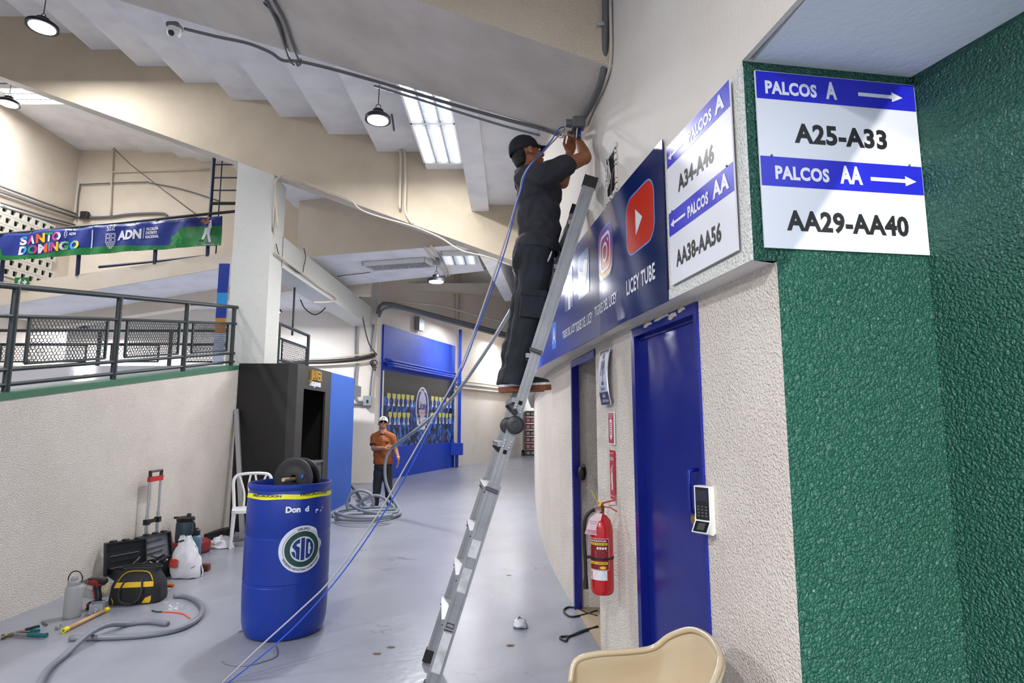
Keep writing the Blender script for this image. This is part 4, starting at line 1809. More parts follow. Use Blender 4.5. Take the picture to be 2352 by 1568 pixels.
def gtop(s):
    if s < 22:
        return .62 - .25 * max(s, 0) / 22 if s > 0 else .6
    if s < 400:
        return .20 - .06 * math.sin(s * .02)
    if s < 425:
        return .18 + (.50 * (s - 400) / 25)
    return .68


N = 120
prev = None
for i in range(N):
    a, b = -6 + 522 * i / N, -6 + 522 * (i + 1) / N
    d.add([d.fn(a, 0, .006), d.fn(b, 0, .006), d.fn(b, gtop(b) * .5, .006), d.fn(a, gtop(a) * .5, .006)], [(0, 1, 2, 3)])
    d.add([d.fn(a, gtop(a) * .5, .006), d.fn(b, gtop(b) * .5, .006), d.fn(b, gtop(b), .006), d.fn(a, gtop(a), .006)], [(0, 1, 2, 3)])
d.build('green_field', M_BANG, ban)
d = Decal(bn, .009)
d.shape([(398, .12), (405, .28), (402, .40), (412, .46), (420, .55), (424, .44), (430, .32), (428, .12)])
d.shape([(8, .08), (22, .08), (21, .22), (16, .36), (9, .42)])
d.build('light_green_bush', M_BANG2, ban)
# SANTO / DOMINGO lettering built from letter blocks of several colours
cols = {'w': M_BANW, 'c': mat('print_cyan', (40, 150, 208), .4), 'm': mat('print_magenta', (190, 50, 130), .4), 'o': mat('print_orange', (222, 96, 40), .4),
        'y': mat('print_yellow', (236, 206, 40), .4), 'g': mat('print_green', (30, 140, 80), .4)}
sh = lambda s: .045 * (s - 57) / 136.0
row1 = [('S', 56, 72, 'w', 'c'), ('A', 74, 91, 'm', 'w'), ('N', 94, 114, 'o', 'y'), ('T', 115, 132, 'w', 'g'), ('O', 132, 153, 'm', 'w')]
row2 = [('D', 57, 75, 'w', 'c'), ('O', 77, 98, 'g', 'm'), ('M', 99, 122, 'w', 'o'), ('I', 124, 130, 'c', 'm'), ('N', 131, 149, 'm', 'y'), ('G', 150, 171, 'w', 'g'), ('O', 173, 194, 'c', 'y')]
for row, yb, h in ((row1, .555, .30), (row2, .185, .30)):
    for ch, a, b, c1, c2 in row:
        d = Decal(bn, .010)
        d.text(ch, a, yb + sh(a) * 1.4, h, b - a, .055)
        o = d.build('letter', cols[c1], ban)
        d = Decal(bn, .012)
        vs, fs, tw = text2d(ch, .055)
        W = b - a
        fs2 = [f for f in fs if sum(vs[i][0] for i in f) / len(f) > tw * .52]
        if ch in 'ST':
            fs2 = [f for f in fs if sum(vs[i][1] for i in f) / len(f) > .62 and sum(vs[i][0] for i in f) / len(f) > tw * .3]
        if fs2:
            d.mark()
            d.add([bn(a + vx_ * W / tw, yb + sh(a) * 1.4 + vy_ * h, .0115) for vx_, vy_ in vs], fs2)
            d.build('letter_accent', cols[c2], o)
d = Decal(bn, .010)
d.rect(219, .22, 221.5, .86, 1, 4)
d.rect(337, .42, 338, .80, 1, 4)
d.text('ADN', 281, .44, .32, 52, .05)
d.text('ALCALDÍA', 342, .70, .10, 30, .03)
d.text('DISTRITO', 342, .56, .10, 27, .03)
d.text('NACIONAL', 342, .42, .10, 32, .03)
d.text('ADN', 168, .76, .10, 14, .04)
d.build('white_lettering', M_BANW, ban)
d = Decal(bn, .010)
sq = 2.3
shield = [(265, .96), (257, .90), (273, .90), (265, .88), (260, .86), (270, .86)]
for r_, xs_ in ((.80, (257, 261, 265, 269, 273)), (.66, (255, 259, 263, 267, 271, 275)), (.59, (255, 263, 267, 275)), (.52, (255, 259, 263, 267, 271, 275)), (.45, (255, 263, 267, 275)),
               (.38, (255, 259, 263, 267, 271, 275)), (.31, (257, 261, 265, 269, 273)), (.24, (259, 263, 267, 271)), (.18, (263, 267))):
    for x in xs_:
        shield.append((x, r_))
for x, y in shield:
    d.rect(x - 1.25, y - .025, x + 1.25, y + .025)
d.build('shield_emblem', M_BANW, ban)
d = Decal(bn, .010)
for x, y in ((160, .86), (164, .86), (160, .80), (164, .80), (160, .74), (164, .74), (162, .68), (162, .91)):
    d.rect(x - 1, y - .02, x + 1, y + .02)
d.build('small_emblem', M_BANW, ban)
# ball player print
d = Decal(bn, .010)
d.shape([(478, .62), (492, .64), (490, .40), (494, .12), (489, .12), (484, .42), (478, .20), (473, .20), (477, .45)])
d.shape([(486, .60), (494, .62), (492, .90), (486, .86)])
d.rect(479, .045, 500, .062)
d.build('player_whites', M_BANW, ban)
d = Decal(bn, .011)
d.shape([(470, .84), (477, .74), (488, .76), (489, .84), (480, .86), (474, .92)])
d.ring(470, .88, 0, .07, 12, sx=60)
d.ring(484, .96, 0, .055, 12, sx=60)
d.build('player_skin', mat('print_brown', (136, 68, 36), .4), ban)
d = Decal(bn, .011)
d.shape([(487, .12), (494, .12), (494, .05), (483, .06)])
d.shape([(471, .22), (478, .22), (478, .14), (467, .16)])
d.build('player_boots', mat('print_dark', (30, 26, 32), .4), ban)
mb = MB()
for s in range(30, 512, 48):
    for tt in (.03, .97):
        p = bn(s, tt, .008)
        mb.lathe([(.012, 0), (.014, .004), (.001, .005)], 8, M=Matrix.Translation(p) @ Vector((0, -1, 0)).to_track_quat('Z', 'Y').to_matrix().to_4x4())
tag(mb.build('grommet', mat('grommet_steel', (150, 150, 150), .4, metal=.8), ban), kind='stuff')

# blue steel ladder cage rising behind the banner
lg = thing('steel_ladder', 'dark blue steel ladder rising beside the white column', 'ladder', WY(486, 600, 11.7))
x0, x1 = WY(487, 430, 11.7).x, WY(506, 430, 11.7).x
for x, r in ((x0, .035), (x1, .014)):
    mb = MB()
    mb.tube([Vector((x, 11.7, utop(x) + .1)), Vector((x, 11.7, 7.05))], r, 8)
    mb.build('upright', M_BLUERAIL, lg, smooth=40)
for k, v in enumerate((378, 408, 437, 467)):
    z = WY(500, v, 11.7).z
    mb = MB()
    mb.tube([Vector((x0, 11.7, z)), Vector((x0 + .75, 11.7, z))], .016 if v != 467 else .035, 8)
    mb.build('rung', M_BLUERAIL if v != 467 else M_RAIL, lg, smooth=40)

# emergency exit sign
pE = WY(49, 647, UY - .03)
fE = frame_fn((pE.x - .135, UY - .012, pE.z - .10), (1, 0, 0), (0, -1, 0))
xs_ = thing('exit_sign', 'green running man exit sign on the walkway edge', 'sign', fE(0, 0))
mb = MB()
fbox(mb, fE, 0, .27, 0, .185, 0, .012)
mb.build('panel', mat('exit_green', (16, 112, 50), .4), xs_)
d = Decal(fE, .0135)
d.ring(.105, .15, 0, .015, 10)
d.shape([(.05, .06), (.062, .05), (.08, .085), (.095, .075), (.095, .04), (.11, .04), (.112, .085), (.10, .10), (.11, .12), (.125, .105), (.135, .112), (.112, .14), (.085, .138), (.06, .115), (.068, .105), (.085, .118), (.078, .095)])
d.shape([(.15, .08), (.19, .08), (.178, .05), (.20, .05), (.24, .092), (.20, .135), (.178, .135), (.19, .105), (.15, .105)])
d.build('pictogram', M_PRW, xs_)
mb = MB()
fbox(mb, fE, 0, .27, -.03, -.004, 0, .01)
mb.build('caption_strip', M_WHITEPL, xs_)

# tall narrow poster strip behind the column
pst = thing('wall_banner', 'narrow blue and cyan poster edge left of the white column', 'poster', (WY(500, 840, 9.0).x, 9.05, LAND_Z))
x0, x1 = WY(497, 700, 9.05).x, WY(520, 700, 9.05).x
for va, vb, m in ((605, 672, mat('poster_blue', (14, 52, 150), .5)), (672, 700, mat('poster_cyan', (40, 150, 220), .5)), (700, 730, MATS['poster_blue']), (730, 765, mat('poster_orange', (196, 130, 50), .5)), (765, 838, mat('poster_pale', (190, 200, 226), .5))):
    mb = MB()
    mb.span((x0, 9.05, WY(500, vb, 9.05).z), (x1, 9.08, WY(500, va, 9.05).z))
    mb.build('panel', m, pst)
mb = MB()
mb.span((WY(628, 700, 9.2).x, 9.2, LAND_Z), (WY(637, 700, 9.2).x, 9.3, WY(632, 650, 9.2).z))
tag(mb.build('blue_post', MATS['poster_blue']), 'dark blue post close behind the right side of the column', 'post')

# ================================================================== pierced block wall far left
bwl = MB()
bwl.span((-10.02, 4, 4.25), (-9.96, 13.0, 4.3))
blk_root = struct(bwl, 'wall_pierced', M_CREAM_W, 'far left wall band of pierced white blocks', 'wall')
M_BLK = mat('white_block', (214, 210, 200), .8)
bme = None
CELL = .20
for r in range(7):
    for k in range(12):
        y = 10.2 + k * CELL + (CELL / 2 if r % 2 else 0)
        z = 4.42 + r * CELL
        if y > 12.9:
            continue
        if bme is None:
            q = MB()
            w, h_ = CELL - .006, .055
            q.span((0, -w / 2, -w / 2), (.06, w / 2, -h_))
            q.span((0, -w / 2, h_), (.06, w / 2, w / 2))
            q.span((0, -w / 2, -h_), (.06, -h_, h_))
            q.span((0, h_, -h_), (.06, w / 2, h_))
            q.cur = 1
            q.span((.001, -h_, -h_), (.012, h_, h_))
            bme = q.mesh('pierced_block', [M_BLK, M_DARK])
        o = bpy.data.objects.new('pierced_block', bme)
        COL.objects.link(o)
        o.location = (-10.0, y, z)
        fix(o, blk_root)

# ================================================================== kiosk
M_KBLK = mat('kiosk_black_panel', (16, 15, 16), .45, bump=(12, .002), var=(3, (28, 26, 26), .5))
M_KTRIM = mat('kiosk_dark_trim', (46, 45, 44), .5)
M_KBLUE = mat('kiosk_blue_panel', (34, 84, 172), .5, var=(1.5, (26, 68, 150), .5))
KX0, KX1, KY0, KY1, KYM, KH = -3.89, -3.05, 8.44, 11.5, 10.0, 2.325
kk = thing('kiosk', 'tall black and blue booth beside the column with gold letters', 'kiosk', ((KX0 + KX1) / 2, KY0, 0))
mb = MB()
mb.span((KX0, KY0, 0), (KX1 - .13, KY0 + .04, KH))
mb.build('front_panel', M_KBLK, kk)
mb = MB()
mb.span((KX1 - .13, KY0 - .005, 0), (KX1, KY0 + .05, KH))
mb.build('corner_post', M_KTRIM, kk)
oy0, oy1, oz0, oz1 = 8.72, 9.74, .86, 1.98
mb = MB()
mb.span((KX1 - .03, KY0 + .05, oz1), (KX1, KYM, KH))
mb.span((KX1 - .03, KY0 + .05, 0), (KX1, oy0, oz1))
mb.span((KX1 - .03, oy1, 0), (KX1, KYM, oz1))
mb.build('side_frame', M_KTRIM, kk)
mb = MB()
mb.span((KX1 - .05, oy0, 0), (KX1 - .015, oy1, oz0))
mb.build('counter_panel', mat('kiosk_grey_panel', (72, 72, 74), .5), kk)
mb = MB()
mb.span((KX1 - .25, oy0, oz0), (KX1 + .01, oy1, oz0 + .03))
mb.build('counter_shelf', mat('kiosk_shelf', (96, 96, 100), .4), kk)
mb = MB()
mb.span((KX0 + .34, KY0 + .04, KH - .04), (KX1 - .03, KYM, KH - .005))
mb.span((KX0 + .335, KY0 + .04, 0), (KX0 + .36, KYM, KH - .04))
mb.span((KX0 + .36, KYM - .04, 0), (KX1 - .035, KYM - .005, KH - .04))
mb.span((KX0 + .36, KY0 + .045, 0), (KX1 - .035, KY0 + .06, KH - .04))
mb.build('inner_shell', M_DARK, kk)
mb = MB()
mb.span((KX0 + .34, KYM, 0), (KX1 + .004, KY1, KH - .003))
mb.build('blue_section', M_KBLUE, kk)
fnK = frame_fn((KX1, 0, 0), (0, 1, 0), (1, 0, 0))
d = Decal(fnK, .03)
dd = MB()
vs, fs, tw = text2d('JAVIER', .04)
for off in (.004,):
    pass


def letters3d(name, fn, string, x, y, h, w, depth, m, par, bold=.03):
    vs, fs, tw = text2d(string, bold)
    mb = MB()
    n = len(vs)
    P = [fn(x + a * w / tw, y + b * h, depth) for a, b in vs]
    mb.add(P, fs)
    # side walls along boundary edges
    cnt = {}
    for f in fs:
        for i in range(len(f)):
            e = (f[i], f[(i + 1) % len(f)])
            cnt[tuple(sorted(e))] = cnt.get(tuple(sorted(e)), 0) + 1
    for e, c in cnt.items():
        if c == 1:
            a, b = e
            mb.add([fn(x + vs[a][0] * w / tw, y + vs[a][1] * h, 0), fn(x + vs[b][0] * w / tw, y + vs[b][1] * h, 0), P[b], P[a]], [(0, 1, 2, 3)])
    return mb.build(name, m, par)


letters3d('gold_lettering', fnK, 'JAVIER', 8.93, 2.135, .15, .52, .03, mat('gold', (206, 160, 62), .3, metal=.7), kk)
letters3d('white_lettering', fnK, 'TRES-JENNER', 8.93, 2.04, .07, .52, .015, M_PRW, kk)

# ================================================================== mural print on the back wall
_mp = mural_path
_ms = [0.0]
for a, b in zip(_mp[:-1], _mp[1:]):
    _ms.append(_ms[-1] + (b - a).length)
ML = _ms[-1]
_mxx = [p.x for p in _mp]
_myy = [p.y for p in _mp]


def fnM(s, t, off=0.0):
    """s 0..1 left to right, t = height"""
    L = s * ML
    x, y = float(np.interp(L, _ms, _mxx)), float(np.interp(L, _ms, _myy))
    e = .05
    x2, y2 = float(np.interp(min(L + e, ML), _ms, _mxx)), float(np.interp(min(L + e, ML), _ms, _myy))
    x1, y1 = float(np.interp(max(L - e, 0), _ms, _mxx)), float(np.interp(max(L - e, 0), _ms, _myy))
    d = Vector((x2 - x1, y2 - y1, 0)).normalized()
    n = Vector((d.y, -d.x, 0))
    return Vector((x, y, t)) + n * (.03 + off)


M_MUR = bpy.data.materials.new('mural_crowd_print')
M_MUR.use_nodes = True
_nt = M_MUR.node_tree
_b = _nt.nodes['Principled BSDF']
_b.inputs['Roughness'].default_value = .35
_tc = _nt.nodes.new('ShaderNodeTexCoord')
_mpn = _nt.nodes.new('ShaderNodeMapping')
_mpn.inputs['Scale'].default_value = (9, 4.5, 3.4)
_nt.links.new(_tc.outputs['Object'], _mpn.inputs[0])
_nz = _nt.nodes.new('ShaderNodeTexNoise')
_nz.inputs['Scale'].default_value = 1.6
_nz.inputs['Detail'].default_value = 4
_nz.inputs['Distortion'].default_value = .6
_nt.links.new(_mpn.outputs[0], _nz.inputs['Vector'])
_sx = _nt.nodes.new('ShaderNodeSeparateXYZ')
_nt.links.new(_tc.outputs['Object'], _sx.inputs[0])
_mr = _nt.nodes.new('ShaderNodeMapRange')
_mr.inputs[1].default_value = 2.25
_mr.inputs[2].default_value = 2.05
_nt.links.new(_sx.outputs['Z'], _mr.inputs[0])
_cr = _nt.nodes.new('ShaderNodeValToRGB')
_e = _cr.color_ramp.elements
_e[0].position, _e[0].color = .42, lin((10, 14, 30))
_e[1].position, _e[1].color = .72, lin((92, 170, 235))
_q = _e.new(.50)
_q.color = lin((24, 52, 120))
_q = _e.new(.58)
_q.color = lin((44, 100, 200))
_nt.links.new(_nz.outputs['Fac'], _cr.inputs['Fac'])
_mx = _nt.nodes.new('ShaderNodeMix')
_mx.data_type = 'RGBA'
_mx.inputs[6].default_value = lin((34, 34, 40))
_nt.links.new(_mr.outputs[0], _mx.inputs[0])
_nt.links.new(_cr.outputs['Color'], _mx.inputs[7])
_nt.links.new(_mx.outputs[2], _b.inputs['Base Color'])

mu = thing('team_mural', 'dark blue crowd mural with an oval emblem and rows of trophies', 'mural', fnM(.5, .83))
mb = MB()
N = 40
rows = [[fnM(i / N, t, o) for i in range(N + 1)] for t, o in ((.83, 0), (2.80, 0), (2.80, .02), (.83, .02))]
vs = rows[0] + rows[1] + rows[2] + rows[3]
fs = []
n1 = N + 1
for i in range(N):
    for a, b in ((3, 2), (2, 1), (1, 0), (0, 3)):
        fs.append((a * n1 + i, a * n1 + i + 1, b * n1 + i + 1, b * n1 + i))
fs += [(0, n1, 2 * n1, 3 * n1), (4 * n1 - 1, 3 * n1 - 1, 2 * n1 - 1, n1 - 1)]
mb.add(vs, fs)
mb.build('panel', M_MUR, mu)
mb = MB()
for s in (-.012, 1.004):
    P = [fnM(0 if s < 0 else 1, t, o) for t in (.83, 2.80) for o in (.0, .03)]
for (sa, sb) in ((0, .012), (.99, 1.0)):
    q0 = [fnM(sa, .83, .0), fnM(sb, .83, .0), fnM(sb, .83, .03), fnM(sa, .83, .03)]
    mb.slab(q0, [p + Vector((0, 0, 1.97)) for p in q0])
mb.build('edge_strip', M_WHITEPL, mu)


def mpx(u, v):
    """photo pixel on the mural -> (s, t)"""
    d = ray(u, v)
    best = None
    for i in range(len(_mp) - 1):
        a, b = _mp[i], _mp[i + 1]
        # solve d.xy * k = a + (b-a) * w
        det = d.x * -(b.y - a.y) + d.y * (b.x - a.x)
        if abs(det) < 1e-9:
            continue
        k = (a.x * -(b.y - a.y) + a.y * (b.x - a.x)) / det
        w = (d.x * a.y - d.y * a.x) / det
        w = -w if False else ((d.x * k - a.x) / (b.x - a.x))
        if -.02 <= w <= 1.02:
            best = ((_ms[i] + w * (_ms[i + 1] - _ms[i])) / ML, CAM_H + d.z * k)
    return best


M_TROY = mat('trophy_yellow', (206, 202, 96), .4)
M_TROW = mat('trophy_white', (222, 224, 226), .4)
trop = []
for u, v in ((889, 917), (901, 918), (912, 919), (922, 919), (933, 920), (943, 921), (990, 922), (999, 923), (1008, 924), (1016, 924), (1024, 925), (1032, 925),
             (892, 960), (903, 961), (913, 961), (924, 961), (934, 961), (988, 960), (998, 960), (1007, 960), (1015, 960), (1023, 961), (1031, 961)):
    r = mpx(u, v)
    if not r:
        continue
    s, t = r
    # width follows the foreshortened wall so that each cup keeps its printed shape
    w, h = .021, .165
    d = Decal(fnM, .023)
    d.shape([(s - w, t + h), (s - w * .95, t + h * .35), (s - w * .5, t + .02), (s + w * .5, t + .02), (s + w * .95, t + h * .35), (s + w, t + h)])
    o = d.build('trophy', M_TROY, mu)
    d = Decal(fnM, .023)
    d.shape([(s - w * .22, t + .02), (s - w * .22, t - h * .45), (s - w * .65, t - h), (s + w * .65, t - h), (s + w * .22, t - h * .45), (s + w * .22, t + .02)])
    d.build('trophy_stem', M_TROW, o)
# oval emblem
(se, te) = mpx(966, 945)
M_NAVY = mat('emblem_navy', (52, 46, 130), .4)
EW = .088


def oval(d, rx, ry, cy_, n=28):
    d.shape([(se + rx * math.cos(a), cy_ + ry * math.sin(a)) for a in np.linspace(0, 2 * PI, n + 1)[:-1]])


(_, t_top), (_, t_bot) = mpx(966, 892), mpx(966, 990)
cyE, ryE = (t_top + t_bot) / 2 + .08, (t_top - t_bot) / 2 - .04
d = Decal(fnM, .024)
oval(d, EW, ryE, cyE)
em = d.build('emblem', M_TROW, mu)
d = Decal(fnM, .024)
d.shape([(se - EW * .85, cyE - ryE * .55), (se - EW * .8, cyE - ryE * .85), (se - EW * .5, cyE - ryE * .95), (se - EW * .5, cyE - ryE * 1.12), (se + EW * .5, cyE - ryE * 1.12), (se + EW * .5, cyE - ryE * .95), (se + EW * .8, cyE - ryE * .85), (se + EW * .85, cyE - ryE * .55)])
d.build('emblem_base', M_TROW, em)
d = Decal(fnM, .026)
oval(d, EW * .88, ryE * .93, cyE)
d.build('emblem_field', M_NAVY, em)
d = Decal(fnM, .028)
oval(d, EW * .60, ryE * .68, cyE + ryE * .08)
d.build('emblem_ball', mat('emblem_grey', (176, 178, 196), .4), em)
d = Decal(fnM, .030)
d.text('TIGRES DEL', se, cyE + ryE * .74, ryE * .11, EW * 1.0, .02, 'C')
d.text('1907', se, cyE - ryE * .86, ryE * .34, EW * 1.15, .05, 'C')
d.build('emblem_lettering', M_TROW, em)
d = Decal(fnM, .030)
d.text('Licey', se, cyE - ryE * .12, ryE * .42, EW * 1.35, .03, 'C', rot=0)
d.build('emblem_script', mat('emblem_script_navy', (46, 40, 110), .4), em)
d = Decal(fnM, .029)
d.shape([(se - EW * .8, cyE - ryE * .40), (se - EW * .4, cyE - ryE * .28), (se, cyE - ryE * .25), (se + EW * .4, cyE - ryE * .28), (se + EW * .8, cyE - ryE * .40), (se + EW * .8, cyE - ryE * .44), (se + EW * .4, cyE - ryE * .33), (se, cyE - ryE * .30), (se - EW * .4, cyE - ryE * .33), (se - EW * .8, cyE - ryE * .44)])
d.build('emblem_arc', mat('emblem_orange', (206, 120, 60), .4), em)

# blue post, blue boxing and ledge beside the mural
pb_ = WZ(1047, 1071)
bp = thing('blue_post', 'slim bright blue steel post at the right end of the mural', 'post', (pb_.x + .03, pb_.y - .25, 0))
mb = MB()
zt_ = WY(1057, 757, pb_.y - .25).z
mb.span((pb_.x + .07, pb_.y - .30, .75), (pb_.x + .17, pb_.y - .2, zt_))
mb.build('shaft', M_BLUEW, bp)
mb = MB()
mb.span((pb_.x - .12, pb_.y - .55, .40), (pb_.x + .25, pb_.y - .15, .78))
mb.build('box', M_BLUEW, bp)
mb = MB()
mb.span((pb_.x + .0, pb_.y - .35, 0), (pb_.x + .1, pb_.y - .2, .40))
mb.build('foot', M_BLUEW, bp)
# blue conduits above the mural
cdu = MB()
for k, z in enumerate((3.08, 3.0, 2.93)):
    cdu = MB()
    cdu.tube([fnM(i / 12 * .96, z - .03 * i / 12, .10 + .03 * k) for i in range(13)], .035, 8)
    tag(cdu.build('blue_conduit', M_BLUEW, smooth=True), ['topmost of three blue pipes above the mural', 'middle of three blue pipes above the mural', 'lowest of three blue pipes above the mural'][k], 'pipe', 'blue pipes above the mural')

# ================================================================== conduits, cables and boxes
M_PVC = mat('grey_pvc_conduit', (118, 122, 130), .4)
M_PVCD = mat('dark_grey_conduit', (96, 98, 102), .45)
M_CRC = mat('cream_painted_conduit', (206, 196, 178), .6)
M_ZINC = mat('zinc_box', (150, 158, 164), .45, metal=.3)
M_BLKCAB = mat('black_cable', (34, 32, 32), .55)


def pipe(name, pts, r, m, label, cat='conduit', n=8, sp=6, group=None, kinds=None):
    mb = MB()
    mb.tube(spline(pts, sp) if sp else pts, r, n)
    return tag(mb.build(name, m, smooth=True), label, cat, group)


# along the far lower edge of the first beam
e_far = 4.60


def bA(u, v, Y=e_far + .02, drop=0.0):
    return WY(u, v, Y)


def soff(u, v, drop=.018):
    """photo pixel on the sloping underside of the front beam"""
    d_ = ray(u, v)
    tt = (3.853 - CAM_H) / (d_.z + .369 * d_.x)
    return Vector((d_.x * tt, d_.y * tt, CAM_H + d_.z * tt - drop))


pipe('grey_conduit', [soff(u, v) for u, v in ((425, 62), (500, 80), (570, 95), (620, 115), (650, 134), (690, 137), (760, 153), (850, 178), (930, 202), (1040, 235), (1150, 266), (1230, 287), (1262, 297), (1290, 305))], .014, M_PVCD,
     'grey conduit running along the lower edge of the front beam')
pipe('grey_conduit', [soff(u, v, .05) for u, v in ((860, 184), (960, 214), (1060, 246), (1160, 276), (1240, 297))], .010, M_PVC, 'thinner grey conduit just below the front beam edge')
# hanging cables on the front beam soffit
for k, (pts, lab) in enumerate((([(606, 0), (640, 40), (654, 85), (664, 130), (676, 145)], 'black cable sagging across the front beam underside'),
                                ([(612, -4), (636, 45), (655, 100), (668, 138)], 'left grey conduit crossing the front beam underside'),
                                ([(630, -4), (655, 45), (672, 95), (690, 140)], 'right grey conduit crossing the front beam underside'))):
    P = []
    for u, v in pts:
        d_ = ray(u, v)
        # intersect the sloping soffit z = 3.853 - .369 x
        tt = (3.853 - CAM_H) / (d_.z + .369 * d_.x)
        P.append(Vector((d_.x * tt, d_.y * tt, CAM_H + d_.z * tt - .02)))
    pipe('ceiling_cable' if k == 0 else 'grey_conduit', P, .006 if k == 0 else .012, M_BLKCAB if k == 0 else M_PVCD, lab, 'cable' if k == 0 else 'conduit')
mb = MB()
pq = WY(684, 148, 4.62)
mb.tube([pq + Vector((-.02, 0, .03)), pq + Vector((0, 0, -.01)), pq + Vector((.02, 0, .0)), pq + Vector((.022, 0, .05))], .012, 8)
tag(mb.build('conduit_elbow', M_PVC, smooth=True), 'short pale elbow at the cable crossing on the front beam', 'fitting')

# dome security camera
pc_ = soff(402, 52, .07)
sc_ = thing('security_camera', 'white dome security camera on the front beam top left', 'camera', pc_)
mb = MB()
mb.rbox(pc_ + Vector((0, 0, .03)), (.11, .11, .05), .02)
mb.build('junction_box', M_PVCD, sc_)
mb = MB()
mb.lathe([(.055, .01), (.055, -.02), (.05, -.045), (.035, -.065), (.001, -.072)], 20, pc_)
mb.build('dome', M_WHITEPL, sc_, smooth=40)
mb = MB()
Ml = Matrix.Translation(pc_ + Vector((0, -.03, -.045))) @ Vector((0, -.8, -.6)).to_track_quat('Z', 'Y').to_matrix().to_4x4()
mb.lathe([(.024, 0), (.024, .02), (.018, .026), (.001, .026)], 14, M=Ml)
mb.build('lens', M_BLACKGLOSS, sc_, smooth=40)

# big conduit coming down the right wall to the junction the worker opens
def wallp(u, v, off=.04):
    """photo pixel on the upper right wall"""
    d_ = ray(u, v)
    Y = .5
    while d_.x / d_.y * Y < fas_x(Y) - off and Y < 30:
        Y += .005
    return WY(u, v, Y)


pipe('large_conduit', [wallp(1391, -30), wallp(1391, 60), wallp(1388, 150), wallp(1378, 195), wallp(1360, 235), wallp(1342, 265), wallp(1332, 285)], .022, M_PVCD, 'thick dark conduit bending down the right wall to the worker', n=12)
pipe('white_raceway', [wallp(1402, 0, .015), wallp(1403, 130, .015), wallp(1390, 190, .015), wallp(1366, 240, .015), wallp(1345, 290, .015)], .010, M_CRC, 'thin cream raceway beside the thick conduit')
mb = MB()
pq = wallp(1390, 58)
mb.lathe([(.026, -.012), (.026, .012)], 14, pq, close=False)
mb.box(tuple(pq + Vector((-.035, -.01, 0))), (.035, .01, .02))
tag(mb.build('conduit_clamp', mat('bright_zinc', (200, 204, 208), .3, metal=.9)), 'shiny clamp holding the thick conduit', 'clamp')
JB = wallp(1328, 284, .10)
jb = thing('junction_fitting', 'dark conduit junction with open wires above the worker hands', 'junction box', JB)
mb = MB()
mb.rbox(JB, (.09, .09, .08), .015)
mb.build('body', M_PVCD, jb)
mb = MB()
mb.tube([JB + Vector((-.04, 0, 0)), JB + Vector((-.085, 0, .004))], [.028, .026], 12)
mb.build('left_hub', M_PVCD, jb, smooth=40)
for k in range(4):
    mb = MB()
    mb.tube(spline([JB + Vector((-.02 + .014 * k, -.01, -.03)), JB + Vector((-.025 + .012 * k, -.02, -.07)), JB + Vector((-.03 + .014 * k, -.015, -.11))], 4), .006, 6)
    mb.build('wire', [M_BLKCAB, mat('wire_white', (200, 200, 205), .5), M_BLKCAB, mat('wire_blue', (50, 70, 160), .5)][k], jb, smooth=True)
pipe('bent_conduit', [WY(1262, 302, 4.5), WY(1275, 308, 4.4), WY(1290, 314, 4.3), JB + Vector((-.06, .02, -.05))], .012, M_PVCD, 'short bent conduit end beside the worker hands')

# long beam: cable along its lower front edge, pair of drops, round box
pipe('edge_cable', [WY(u, v, 8.42) for u, v in ((637, 520), (632, 430), (640, 408), (655, 402), (690, 414), (750, 437), (800, 455), (830, 482), (880, 500), (950, 520), (1010, 545), (1060, 575), (1120, 590), (1175, 610))], .013, M_CRC,
     'cream cable bundle following the lower edge of the long beam')
for k, (pts, lab) in enumerate((([(905, 312), (915, 335), (921, 360), (919, 420), (918, 480)], 'left of two cream conduits dropping down the long beam'),
                                ([(918, 290), (929, 350), (931, 380), (931, 420), (930, 478), (938, 500), (948, 514)], 'right of two cream conduits dropping down the long beam'))):
    pipe('cream_conduit', [WY(u, v, 8.42) for u, v in pts], .020, M_CRC, lab, group='conduits on the long beam')
mb = MB()
mb.lathe([(.055, -.02), (.06, 0), (.06, .05), (.04, .07), (.001, .07)], 18, WY(899, 305, 8.2), M=Matrix.Rotation(PI / 2, 4, 'X'))
tag(mb.build('round_box', M_CRC, smooth=40), 'round cream junction box on the soffit beside the lit lamp', 'junction box')
pipe('soffit_conduit', [WY(u, v, 7.4) for u, v in ((882, 190), (890, 225), (900, 265), (905, 300))], .014, M_PVCD, 'dark conduit on the soffit above the round lamp')
pipe('soffit_cable', [WY(u, v, 7.6) for u, v in ((866, 195), (868, 220), (869, 243))], .005, M_BLKCAB, 'short lamp cable left of the bright double fixture', 'cable')

# column and edge beam conduit
pipe('column_conduit', [WY(634, 410, 8.46), WY(631, 500, 8.46), WY(628, 560, 8.7), WY(632, 580, 8.92)], .014, M_CRC, 'cream conduit running down the column corner')
pipe('beam_conduit', [WX(u, v, -3.52) for u, v in ((632, 580), (660, 603), (700, 632), (740, 662), (768, 680), (772, 690), (755, 693), (720, 694))], .016, M_CRC, 'grey cream conduit along the white edge beam')
pipe('beam_cable', [WX(u, v, -3.53) for u, v in ((634, 560), (645, 590), (690, 628), (698, 610), (702, 590), (698, 570))], .007, M_BLKCAB, 'dark looped cable on the white edge beam', 'cable')
